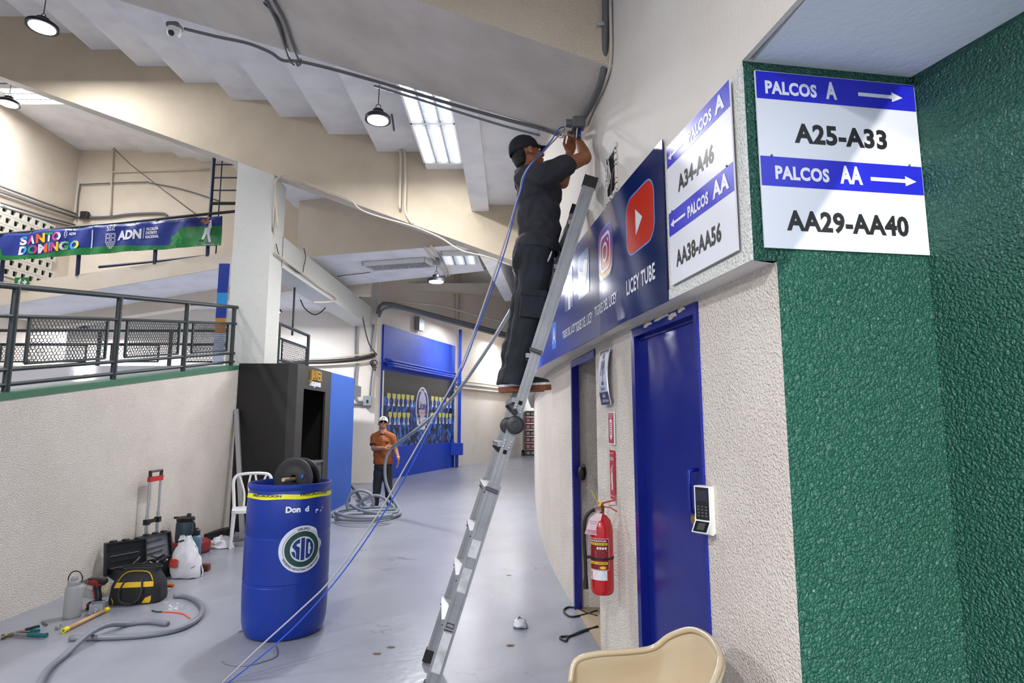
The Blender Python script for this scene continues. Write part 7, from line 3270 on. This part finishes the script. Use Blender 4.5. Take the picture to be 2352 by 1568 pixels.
cable('blue_cable', [(1296, 291, 3.72), (1284, 296, 3.66), (1268, 320, 3.55), (1248, 345, 3.42), (1228, 368, 3.36), (1212, 390, 3.38), (1203, 412, 3.42), (1197, 437, 3.45), (1186, 470, 3.48), (1170, 540, 3.5), (1142, 630, 3.5), (1102, 740, 3.5), (1060, 850, 3.5), (1010, 940, 3.55), (945, 1070, 3.6), (880, 1180, 3.62), (790, 1310, 3.64), (700, 1415, 3.66), (625, 1486, 3.68), (515, 1575, 3.7)], .0042, M_CBLUE,
      'blue cable falling from the worker past the drum')
cable('grey_cable', [(1298, 297, 3.72), (1270, 325, 3.56), (1250, 346, 3.44), (1230, 366, 3.38), (1211, 388, 3.40), (1199, 412, 3.44), (1194, 440, 3.47), (1180, 485, 3.5), (1158, 560, 3.5), (1128, 650, 3.5), (1095, 745, 3.5), (1050, 860, 3.5), (1000, 950, 3.55), (935, 1065, 3.6), (865, 1185, 3.62), (765, 1325, 3.64), (690, 1400, 3.66), (600, 1482, 3.68), (498, 1580, 3.7)], .0050, M_CGREY,
      'pale grey cable falling from the worker past the drum')

# ================================================================== people
def ico(mb, M, n=2):
    bm = bmesh.new()
    bmesh.ops.create_icosphere(bm, subdivisions=n, radius=1.0)
    bm.verts.index_update()
    mb.add([M @ v.co for v in bm.verts], [tuple(v.index for v in f.verts) for f in bm.faces])
    bm.free()


def capsule(mb, a, b, ra, rb, n=14):
    a, b = Vector(a), Vector(b)
    d = b - a
    L = d.length
    if L < 1e-6:
        ico(mb, Matrix.Translation(a) @ Matrix.Diagonal((ra, ra, ra, 1)))
        return
    prof = []
    for k in range(5):
        t = -PI / 2 + PI / 2 * k / 4
        prof.append((max(ra * math.cos(t), .0004), ra * math.sin(t)))
    for k in range(1, 5):
        t = PI / 2 * k / 4
        prof.append((max(rb * math.cos(t), .0004), L + rb * math.sin(t)))
    prof.insert(5, (rb, L))
    M = Matrix.Translation(a) @ d.to_track_quat('Z', 'Y').to_matrix().to_4x4()
    mb.lathe(prof, n, M=M)


def chain(mb, pts, rs):
    for i in range(len(pts) - 1):
        capsule(mb, pts[i], pts[i + 1], rs[i], rs[i + 1])


def ellip(mb, c, r, M=None):
    T = Matrix.Translation(Vector(c)) @ Matrix.Diagonal((r[0], r[1], r[2], 1))
    ico(mb, (M @ T) if M is not None else T)


def grow(mb, name, m, parent, voxel=.006, smooth=6, wrinkle=None, label=None, cuts=()):
    """merge overlapping closed shapes into one continuous smooth surface"""
    me = mb.mesh(name, m)
    o = bpy.data.objects.new(name, me)
    COL.objects.link(o)
    r = o.modifiers.new('r', 'REMESH')
    r.mode = 'VOXEL'
    r.voxel_size = voxel
    s = o.modifiers.new('s', 'SMOOTH')
    s.factor = .5
    s.iterations = smooth
    dg = bpy.context.evaluated_depsgraph_get()
    dg.update()
    me2 = bpy.data.meshes.new_from_object(o.evaluated_get(dg))
    o.modifiers.clear()
    o.data = me2
    me2.name = name
    bpy.data.meshes.remove(me)
    if not me2.materials:
        me2.materials.append(m)
    n = len(me2.vertices)
    if wrinkle:
        co = np.empty(n * 3)
        no = np.empty(n * 3)
        me2.vertices.foreach_get('co', co)
        me2.vertices.foreach_get('normal', no)
        co = co.reshape(-1, 3)
        no = no.reshape(-1, 3)
        h = np.zeros(n)
        rg = np.random.RandomState(3)
        amp, base = wrinkle
        for k in range(7):
            dv = rg.normal(size=3) * np.array((.6, .6, 1.3))
            dv /= np.linalg.norm(dv)
            f = base * (1 + .5 * k)
            ph = rg.uniform(0, 6.28)
            w = np.sin(co @ (rg.normal(size=3) * 5) + ph)
            h += np.sin(co @ dv * f + ph + 1.5 * w) * np.clip(.4 + .6 * w, 0, 1) / (1 + .25 * k)
        co += no * (h * amp)[:, None]
        me2.vertices.foreach_set('co', co.reshape(-1))
    if cuts:        # clean hems: cut the cloth off below each plane (point, direction to remove)
        bm = bmesh.new()
        bm.from_mesh(me2)
        for co_, no_ in cuts:
            bmesh.ops.bisect_plane(bm, geom=bm.verts[:] + bm.edges[:] + bm.faces[:], plane_co=co_, plane_no=no_, clear_outer=True)
        bm.to_mesh(me2)
        bm.free()
        o.modifiers.new('t', 'SOLIDIFY').thickness = .004
    me2.polygons.foreach_set('use_smooth', [True] * len(me2.polygons))
    me2.update()
    return fix(o, parent, label)


def frame_m(c, f, u):
    f = Vector(f).normalized()
    u = Vector(u)
    u = (u - f * u.dot(f)).normalized()
    l = u.cross(f)
    return Matrix(((f.x, l.x, u.x, c[0]), (f.y, l.y, u.y, c[1]), (f.z, l.z, u.z, c[2]), (0, 0, 0, 1)))


def head_shapes(mb, H):
    """head in frame H: x forward, y left, z up, origin at mid-head; about 0.23 tall"""
    ellip(mb, (-.012, 0, .028), (.098, .078, .088), H)
    ellip(mb, (.012, 0, -.035), (.074, .062, .072), H)
    ellip(mb, (.050, 0, -.072), (.040, .040, .034), H)
    ellip(mb, (.062, 0, .022), (.030, .052, .016), H)
    ellip(mb, (.058, .030, -.030), (.026, .026, .022), H)
    ellip(mb, (.058, -.030, -.030), (.026, .026, .022), H)
    for p, q, r0, r1 in (((.084, 0, .010), (.104, 0, -.024), .010, .014), ((.100, .010, -.028), (.088, .014, -.030), .009, .008), ((.100, -.010, -.028), (.088, -.014, -.030), .009, .008)):
        capsule(mb, H @ Vector(p), H @ Vector(q), r0, r1)
    capsule(mb, H @ Vector((.083, .018, -.057)), H @ Vector((.083, -.018, -.057)), .008, .008)
    capsule(mb, H @ Vector((.080, .014, -.068)), H @ Vector((.080, -.014, -.068)), .008, .008)
    for s in (1, -1):
        ellip(mb, (-.012, s * .080, -.008), (.022, .010, .032), H)
        ellip(mb, (-.008, s * .084, -.026), (.012, .008, .014), H)


def face_parts(H, body, lipm, eyes=True):
    if eyes:
        for s in (1, -1):
            mb = MB()
            ellip(mb, (.074, s * .031, .002), (.011, .014, .008), H)
            e = mb.build('eye', mat('eye_white', (220, 216, 208), .25), body, smooth=True)
            mb = MB()
            ellip(mb, (.083, s * .031, .002), (.0035, .006, .006), H)
            mb.build('iris', mat('iris_dark', (36, 24, 18), .2), e, smooth=True)
            mb = MB()
            capsule(mb, H @ Vector((.089, s * .014, .026)), H @ Vector((.078, s * .052, .028)), .005, .004)
            mb.build('eyebrow', mat('brow_dark', (28, 22, 20), .8), body, smooth=True)
    mb = MB()
    capsule(mb, H @ Vector((.089, .016, -.0595)), H @ Vector((.089, -.016, -.0595)), .0042, .0042)
    capsule(mb, H @ Vector((.087, .013, -.068)), H @ Vector((.087, -.013, -.068)), .005, .005)
    mb.build('lips', lipm, body, smooth=True)


def hand_shapes(mb, wrist, fdir, palm_n, curl, thumb_side, s=1.0):
    """hand at the wrist pointing along fdir, palm facing palm_n; thumb_side is +1/-1 along the cross axis"""
    f = Vector(fdir).normalized()
    n = Vector(palm_n)
    n = (n - f * n.dot(f)).normalized()
    x = f.cross(n).normalized() * thumb_side
    w = Vector(wrist)
    for k in range(4):
        o = (1.5 - k) * .019 * s
        capsule(mb, w + f * .015 * s + x * o * .7, w + f * .085 * s + x * o, .014 * s, .012 * s, 10)
    for k, L in enumerate((.074, .082, .076, .060)):
        o = (1.5 - k) * .020 * s
        p = w + f * .088 * s + x * o
        a = 0.0
        d = f
        rr = .0095 * s
        for j, fr in enumerate((.45, .32, .25)):
            a += curl[k] * (1.0 if j else .8)
            d = (f * math.cos(a) + n * math.sin(a)).normalized()
            q = p + d * (L * fr * s)
            capsule(mb, p, q, rr, rr * .92, 10)
            p = q
            rr *= .93
    p = w + f * .022 * s + x * .026 * s
    d1 = (f * .62 + x * .70 + n * .30).normalized()
    q = p + d1 * .042 * s
    capsule(mb, p, q, .0135 * s, .011 * s, 10)
    d2 = (f * .85 + x * .15 + n * .50).normalized()
    r = q + d2 * .030 * s
    capsule(mb, q, r, .0105 * s, .0095 * s, 10)
    capsule(mb, r, r + (f * .8 + n * .6).normalized() * .02 * s, .0095 * s, .008 * s, 10)


def shoe(name, heel, toe, parent, m_sole, m_mid, m_up, w=.05, lift=0.0):
    heel, toe = Vector(heel), Vector(toe)
    f = (toe - heel).normalized()
    L = (toe - heel).length
    u = Vector((0, 0, 1))
    u = (u - f * u.dot(f)).normalized()
    l = u.cross(f)
    M = Matrix(((f.x, l.x, u.x, heel.x), (f.y, l.y, u.y, heel.y), (f.z, l.z, u.z, heel.z), (0, 0, 0, 1)))
    out = []
    for k in range(28):
        a = 2 * PI * k / 28
        x = .5 - .5 * math.cos(a)
        ww = w * np.interp(x, [0, .08, .25, .45, .72, .9, 1], [.45, .72, .80, .76, 1.0, .80, .30])
        out.append((x * L, ww * (1 if math.sin(a) < 0 else -1) * (1 if abs(math.sin(a)) > 1e-3 else 0)))
    out = list(reversed(out)) if False else out
    sh = thing(name, None, None, heel) if False else None
    mb = MB()
    mb.prism(out, .032, M)
    sole = mb.build(name, m_sole, parent)
    mb = MB()
    mb.prism([(x * .985 + .002, y * .97) for x, y in out], .014, M, z0=.0325)
    mb.build('midsole', m_mid, sole)
    mb = MB()
    chain(mb, [M @ Vector((.05, 0, .065)), M @ Vector((L * .45, 0, .062)), M @ Vector((L * .74, 0, .050)), M @ Vector((L * .90, 0, .045))], [.040, .040, .036, .026])
    capsule(mb, M @ Vector((.055, 0, .07)), M @ Vector((.065, 0, .10)), .042, .042)
    grow(mb, 'upper', m_up, sole, .007, 4)
    return sole


# ------------------------------------------------------------------ worker on the ladder
M_SKIN1 = mat('worker_skin', (146, 92, 62), .55, bump=(60, .001))
M_LIP1 = mat('worker_lips', (120, 70, 56), .5)
M_SHIRT1 = mat('charcoal_polo', (42, 43, 50), .85, bump=(300, .0006))
M_TRS1 = mat('dark_cargo_denim', (26, 31, 38), .85, bump=(260, .0008), var=(9, (40, 46, 54), .7))
M_CAPK = mat('black_cap_cloth', (18, 18, 24), .8)
M_HAIR = mat('black_hair', (16, 14, 14), .7, bump=(220, .004))
M_GUM = mat('gum_sole', (128, 70, 40), .6, bump=(90, .004))

ft = WY(1200, 905, 3.78)
w1 = thing('person', 'man in charcoal polo and dark cargo trousers working high on the ladder', 'person', (ft.x, 3.80, ft.z))
P = lambda u, v, Y: WY(u, v, Y)
shR, shL = P(1250, 402, 3.58), P(1236, 404, 3.94)
elR, elL = P(1343, 362, 3.66), P(1293, 420, 3.98)
hdC = P(1212, 353, 3.74)
neckB = P(1212, 398, 3.77)
chest, waist, pelv = P(1240, 448, 3.76), P(1242, 530, 3.76), P(1230, 592, 3.76)
hipR, hipL = P(1232, 600, 3.67), P(1226, 600, 3.86)
knR, knL = P(1212, 728, 3.67), P(1198, 724, 3.90)
anR, anL = P(1180, 882, 3.68), P(1172, 882, 3.92)
wrR = P(1332, 330, 3.84)
wrL = P(1308, 352, 3.94)
hdir_R = (P(1322, 300, 3.92) - wrR)
hdir_L = (P(1316, 318, 3.95) - wrL)
Hm = frame_m(hdC, Vector((.86, .30, .28)), Vector((-.22, 0, 1)))
mb = MB()
head_shapes(mb, Hm)
chain(mb, [hdC + Vector((-.03, 0, -.04)), neckB], [.058, .064])
chain(mb, [neckB, chest, waist, pelv], [.07, .13, .12, .12])
chain(mb, [neckB, shR], [.055, .055])
chain(mb, [neckB, shL], [.055, .055])
chain(mb, [shR, shR.lerp(elR, .55), elR], [.058, .052, .043])
chain(mb, [elR, elR.lerp(wrR, .4), wrR], [.046, .044, .030])
chain(mb, [shL, shL.lerp(elL, .55), elL], [.056, .050, .042])
chain(mb, [elL, elL.lerp(wrL, .4), wrL], [.042, .042, .029])
hand_shapes(mb, wrR, hdir_R, Vector((-.5, .6, .3)), (.55, .6, .65, .7), 1, 1.02)
hand_shapes(mb, wrL, hdir_L, Vector((.2, -.5, .4)), (.6, .65, .7, .75), -1, 1.02)
chain(mb, [pelv, hipR], [.11, .09])
chain(mb, [pelv, hipL], [.11, .09])
chain(mb, [hipR, knR, anR + Vector((0, 0, .06))], [.085, .055, .04])
chain(mb, [hipL, knL, anL + Vector((0, 0, .06))], [.085, .055, .04])
body1 = grow(mb, 'body', M_SKIN1, w1, .0055, 5)
face_parts(Hm, body1, M_LIP1)
# polo shirt
mb = MB()
chain(mb, [neckB + Vector((0, 0, -.03)), chest], [.085, .150])
ellip(mb, chest + Vector((0, 0, .02)), (.145, .185, .14))
ellip(mb, chest.lerp(waist, .5), (.140, .165, .15))
ellip(mb, waist, (.142, .165, .12))
ellip(mb, waist.lerp(pelv, .65), (.156, .182, .12))
chain(mb, [chest + Vector((-.06, 0, .06)), waist + Vector((-.05, 0, .0))], [.09, .10])
chain(mb, [neckB + Vector((0, -.04, -.05)), shR + Vector((0, .01, -.005)), shR.lerp(elR, .50)], [.09, .088, .074])
chain(mb, [neckB + Vector((0, .04, -.05)), shL + Vector((0, -.01, -.005)), shL.lerp(elL, .46)], [.09, .086, .072])
grow(mb, 'polo_shirt', M_SHIRT1, w1, .0075, 8, (.0042, 26), cuts=[(pelv + Vector((0, 0, .035)), (-.12, 0, -1))])
mb = MB()
cpts = [neckB + Vector((.075 * math.cos(a), .078 * math.sin(a), -.012 + .018 * math.cos(a + PI))) for a in np.linspace(0, 2 * PI, 25)[:-1]]
mb.tube(cpts, .014, 8, closed=True)
mb.build('collar', M_SHIRT1, w1, smooth=True)
# shirt hem flap with side vent
# trousers
mb = MB()
ellip(mb, pelv + Vector((-.015, 0, .02)), (.150, .172, .12))
ellip(mb, pelv + Vector((-.07, -.06, -.03)), (.09, .09, .10))
ellip(mb, pelv + Vector((-.07, .07, -.03)), (.09, .09, .10))
for hp, kn_, an in ((hipR, knR, anR), (hipL, knL, anL)):
    chain(mb, [hp, hp.lerp(kn_, .5), kn_, kn_.lerp(an, .4), kn_.lerp(an, .75), an + Vector((0, 0, .02))], [.105, .103, .090, .088, .082, .080])
    chain(mb, [an + Vector((0, 0, .05)), an + Vector((-.005, 0, -.01))], [.088, .086])
trs = grow(mb, 'cargo_trousers', M_TRS1, w1, .008, 6, (.006, 20), cuts=[(anR + Vector((0, 0, -.006)), (-.15, 0, -1))])
# cargo pocket
mb = MB()
pk = hipR.lerp(knR, .70)
fwd = Vector((1, 0, 0))
Mp = Matrix.Translation(pk + Vector((.015, -.098, 0))) @ Matrix.Rotation(math.radians(6), 4, 'Y')
mb.rbox((0, 0, -.05), (.15, .022, .16), .01, Mp)
mb.rbox((0, -.006, .025), (.165, .024, .045), .01, Mp)
mb.build('cargo_pocket', M_TRS1, trs, smooth=40)
mb = MB()
pp = P(1262, 592, 3.60)
mb.tube(spline([pp + Vector((-.022, -.0, -.04)), pp + Vector((.0, -.004, .0)), pp + Vector((.016, .0, .045))], 4), [.002, .004, .006, .006, .007, .007, .006, .005, .003], 6)
mb.build('pocket_edge', mat('pale_thread', (190, 196, 206), .7), trs, smooth=True)
for a in (anR, anL):
    pass
zs = npt(905).z
so1 = shoe('shoe', Vector((anR.x - .095, 3.69, zs + .016)), Vector((anR.x + .235, 3.70, zs + .034)), w1, M_GUM, M_WHITEPL, mat('shoe_dark', (48, 46, 44), .7), .052)
so2 = shoe('shoe', Vector((anL.x - .06, 3.90, zs + .022)), Vector((anL.x + .225, 3.92, zs + .034)), w1, M_GUM, M_WHITEPL, MATS['shoe_dark'], .052)
# cap and hair
mb = MB()
prof = [(.001, .100), (.040, .094), (.072, .072), (.092, .040), (.100, .0), (.101, -.028)]
vs_m = Hm @ Matrix.Translation((-.018, 0, .036)) @ Matrix.Diagonal((1.06, .86, .92, 1))
mb.lathe(list(reversed(prof)), 28, M=vs_m, close=False)
cap1 = mb.build('cap', M_CAPK, w1, smooth=True)
cap1.modifiers.new('t', 'SOLIDIFY').thickness = .004


def brim(H, m, parent, x0=.075, L=.075, z=.030, w=.070):
    mb = MB()
    mb.grid(lambda a, b: H @ Vector((x0 + (math.sqrt(max(1 - (2 * a - 1) ** 2, 0)) * L + .0) * b - .02 * (1 - math.sqrt(max(1 - (2 * a - 1) ** 2, 0))), (2 * a - 1) * w, z - .018 * (2 * a - 1) ** 2 - .01 * b)), 20, 8)
    o = mb.build('cap_brim', m, parent, smooth=True)
    o.modifiers.new('t', 'SOLIDIFY').thickness = .004
    return o


brim(Hm, M_CAPK, cap1)
mb = MB()
ellip(mb, (-.064, 0, -.004), (.052, .074, .060), Hm)
ellip(mb, (-.068, 0, -.048), (.040, .058, .040), Hm)
ellip(mb, (.006, .070, .020), (.020, .010, .022), Hm)
ellip(mb, (.006, -.070, .020), (.020, .010, .022), Hm)
grow(mb, 'hair', M_HAIR, w1, .006, 2, (.0025, 60))

# ------------------------------------------------------------------ helper standing by the mural
M_SKIN2 = mat('helper_skin', (172, 120, 88), .55, bump=(60, .001))
M_LIP2 = mat('helper_lips', (150, 92, 78), .5)
M_SHIRT2 = mat('rust_polo', (140, 74, 26), .8, bump=(260, .0006))
M_TRIM2 = mat('polo_dark_trim', (36, 30, 32), .8)
M_JEAN = mat('black_jeans', (30, 32, 38), .8, bump=(260, .0006), var=(10, (44, 46, 54), .6))
GY = 10.66
g0 = WZ(878, 1167)
w2 = thing('person', 'man in rust polo, cap and black jeans feeding the grey hose', 'person', (g0.x, GY, 0))
gx = g0.x
Q = lambda u, v, dy=0.0: WY(u, v, GY + dy)
hC = Q(880, 972)
Hg = frame_m(hC, Vector((.22, -.92, .26)), Vector((0, .22, 1)))
nk = Q(880, 992)
ch, wa, pe_ = Q(880, 1020), Q(880, 1046), Q(880, 1070)
sR, sL = Q(859, 1003), Q(901, 1003)
eR, eL = Q(858, 1030, -.05), Q(908, 1032, .0)
wR_, wL_ = Q(885, 1029, -.29), Q(915, 1053, -.06)
hR, hL = Q(871, 1076), Q(889, 1076)
kR, kL = Q(866, 1118), Q(892, 1118)
aR, aL_ = Q(862, 1158), Q(895, 1158)
mb = MB()
head_shapes(mb, Hg)
chain(mb, [hC + Vector((0, .02, -.05)), nk], [.056, .062])
chain(mb, [nk, ch, wa, pe_], [.065, .11, .10, .09])
chain(mb, [nk, sR], [.045, .05])
chain(mb, [nk, sL], [.045, .05])
chain(mb, [sR, eR], [.052, .042])
chain(mb, [eR, wR_], [.043, .030])
chain(mb, [sL, eL], [.052, .042])
chain(mb, [eL, wL_], [.042, .029])
hand_shapes(mb, wR_, Vector((1, -.15, .12)), Vector((.1, 1, -.2)), (.75, .8, .85, .9), 1, 1.0)
hand_shapes(mb, wL_, Vector((.05, -.15, -1)), Vector((-1, -.2, 0)), (.25, .3, .35, .4), 1, 1.0)
chain(mb, [pe_, hR], [.085, .07])
chain(mb, [pe_, hL], [.085, .07])
chain(mb, [hR, kR, aR], [.07, .05, .035])
chain(mb, [hL, kL, aL_], [.07, .05, .035])
body2 = grow(mb, 'body', M_SKIN2, w2, .006, 5)
face_parts(Hg, body2, M_LIP2)
mb = MB()
ellip(mb, ch + Vector((0, .01, .02)), (.192, .135, .15))
ellip(mb, ch.lerp(wa, .4), (.182, .136, .20))
ellip(mb, ch.lerp(wa, .9), (.178, .136, .22))
ellip(mb, wa.lerp(pe_, .6), (.182, .138, .22))
chain(mb, [nk + Vector((-.02, .01, -.035)), sR + Vector((.01, .01, -.01)), sR.lerp(eR, .52)], [.078, .078, .066])
chain(mb, [nk + Vector((.02, .01, -.035)), sL + Vector((-.01, .01, -.01)), sL.lerp(eL, .52)], [.078, .078, .066])
polo = grow(mb, 'polo_shirt', M_SHIRT2, w2, .009, 8, (.0028, 20), cuts=[(pe_ + Vector((0, 0, .035)), (0, 0, -1))])
for s_, e__ in ((sR, eR), (sL, eL)):
    d_ = (e__ - s_).normalized()
    c = s_.lerp(e__, .66)
    Mc = Matrix.Translation(c) @ d_.to_track_quat('Z', 'Y').to_matrix().to_4x4()
    mb = MB()
    mb.lathe([(.066, -.016), (.069, -.014), (.068, .012), (.062, .014)], 20, M=Mc, close=False)
    o = mb.build('sleeve_band', M_TRIM2, polo, smooth=True)
    o.modifiers.new('t', 'SOLIDIFY').thickness = .004
mb = MB()
mb.tube([nk + Vector((.070 * math.cos(a), .068 * math.sin(a), -.018 + .022 * math.sin(a))) for a in np.linspace(0, 2 * PI, 25)[:-1]], .014, 8, closed=True)
mb.build('collar', M_TRIM2, polo, smooth=True)
mb = MB()
mb.rbox(ch + Vector((0, -.138, .055)), (.022, .012, .14), .004)
mb.build('placket', M_SHIRT2, polo)
for k in range(2):
    mb = MB()
    ellip(mb, ch + Vector((0, -.147, .09 - .05 * k)), (.006, .004, .006))
    mb.build('button', M_TRIM2, polo, smooth=True)
mb = MB()
mb.rbox(ch + Vector((.10, -.122, .045)), (.065, .012, .016), .003, None)
mb.build('chest_print', M_TRIM2, polo)
mb = MB()
ellip(mb, pe_ + Vector((0, 0, -.01)), (.168, .125, .11))
ellip(mb, pe_ + Vector((0, 0, .07)), (.160, .118, .09))
for hp, kn_, an in ((hR, kR, aR), (hL, kL, aL_)):
    chain(mb, [hp, hp.lerp(kn_, .5), kn_, kn_.lerp(an, .5), an], [.094, .088, .072, .066, .058])
grow(mb, 'jeans', M_JEAN, w2, .009, 6, (.004, 24))
for a, dx in ((aR, -.03), (aL_, .03)):
    shoe('shoe', Vector((a.x, GY + .07, .002)), Vector((a.x + dx, GY - .20, .002)), w2, M_WHITEPL, M_WHITEPL, mat('shoe_black', (26, 26, 28), .6), .048)
mb = MB()
mb.lathe(list(reversed(prof)), 28, M=Hg @ Matrix.Translation((-.012, 0, .036)) @ Matrix.Diagonal((1.04, .86, .92, 1)), close=False)
cap2 = mb.build('cap', mat('cream_cap_cloth', (206, 196, 180), .8), w2, smooth=True)
cap2.modifiers.new('t', 'SOLIDIFY').thickness = .004
brim(Hg, M_CAPK, cap2, L=.065)
mb = MB()
mb.tube([Hg @ Vector((.086 - .004 * abs(math.sin(a)), .024 * math.cos(a), .068 + .018 * math.sin(a))) for a in np.linspace(.4, 2 * PI - .4, 14)], .005, 6)
mb.build('cap_emblem', M_CAPK, cap2)
gl = None
mb = MB()
for s in (1, -1):
    mb.tube([Hg @ Vector((.096 - .01 * abs(math.cos(a)), s * .032 + .026 * math.cos(a), .002 + .018 * math.sin(a))) for a in np.linspace(0, 2 * PI, 17)[:-1]], .004, 6, closed=True)
    mb.tube([Hg @ Vector((.088, s * .058, .006)), Hg @ Vector((-.01, s * .084, .008))], .003, 6)
mb.tube([Hg @ Vector((.100, .008, .004)), Hg @ Vector((.100, -.008, .004))], .003, 6)
gl = mb.build('glasses', M_CAPK, w2, smooth=True)
for s in (1, -1):
    mb = MB()
    ellip(mb, (.092, s * .032, .002), (.003, .024, .016), Hg)
    mb.build('lens', mat('lens_dark', (26, 28, 34), .1), gl, smooth=True)
mb = MB()
ellip(mb, (-.042, 0, -.004), (.064, .077, .062), Hg)
ellip(mb, (-.004, .071, .008), (.022, .012, .026), Hg)
ellip(mb, (-.004, -.071, .008), (.022, .012, .026), Hg)
grow(mb, 'hair', M_HAIR, w2, .007, 2)
dW = (wL_ - eL).normalized()
Mw = Matrix.Translation(wL_ - dW * .02) @ dW.to_track_quat('Z', 'Y').to_matrix().to_4x4()
mb = MB()
mb.lathe([(.032, -.010), (.036, -.008), (.036, .008), (.032, .010)], 18, M=Mw, close=False)
wt_ = mb.build('wristwatch', M_ALU, w2, smooth=40)

# temp light
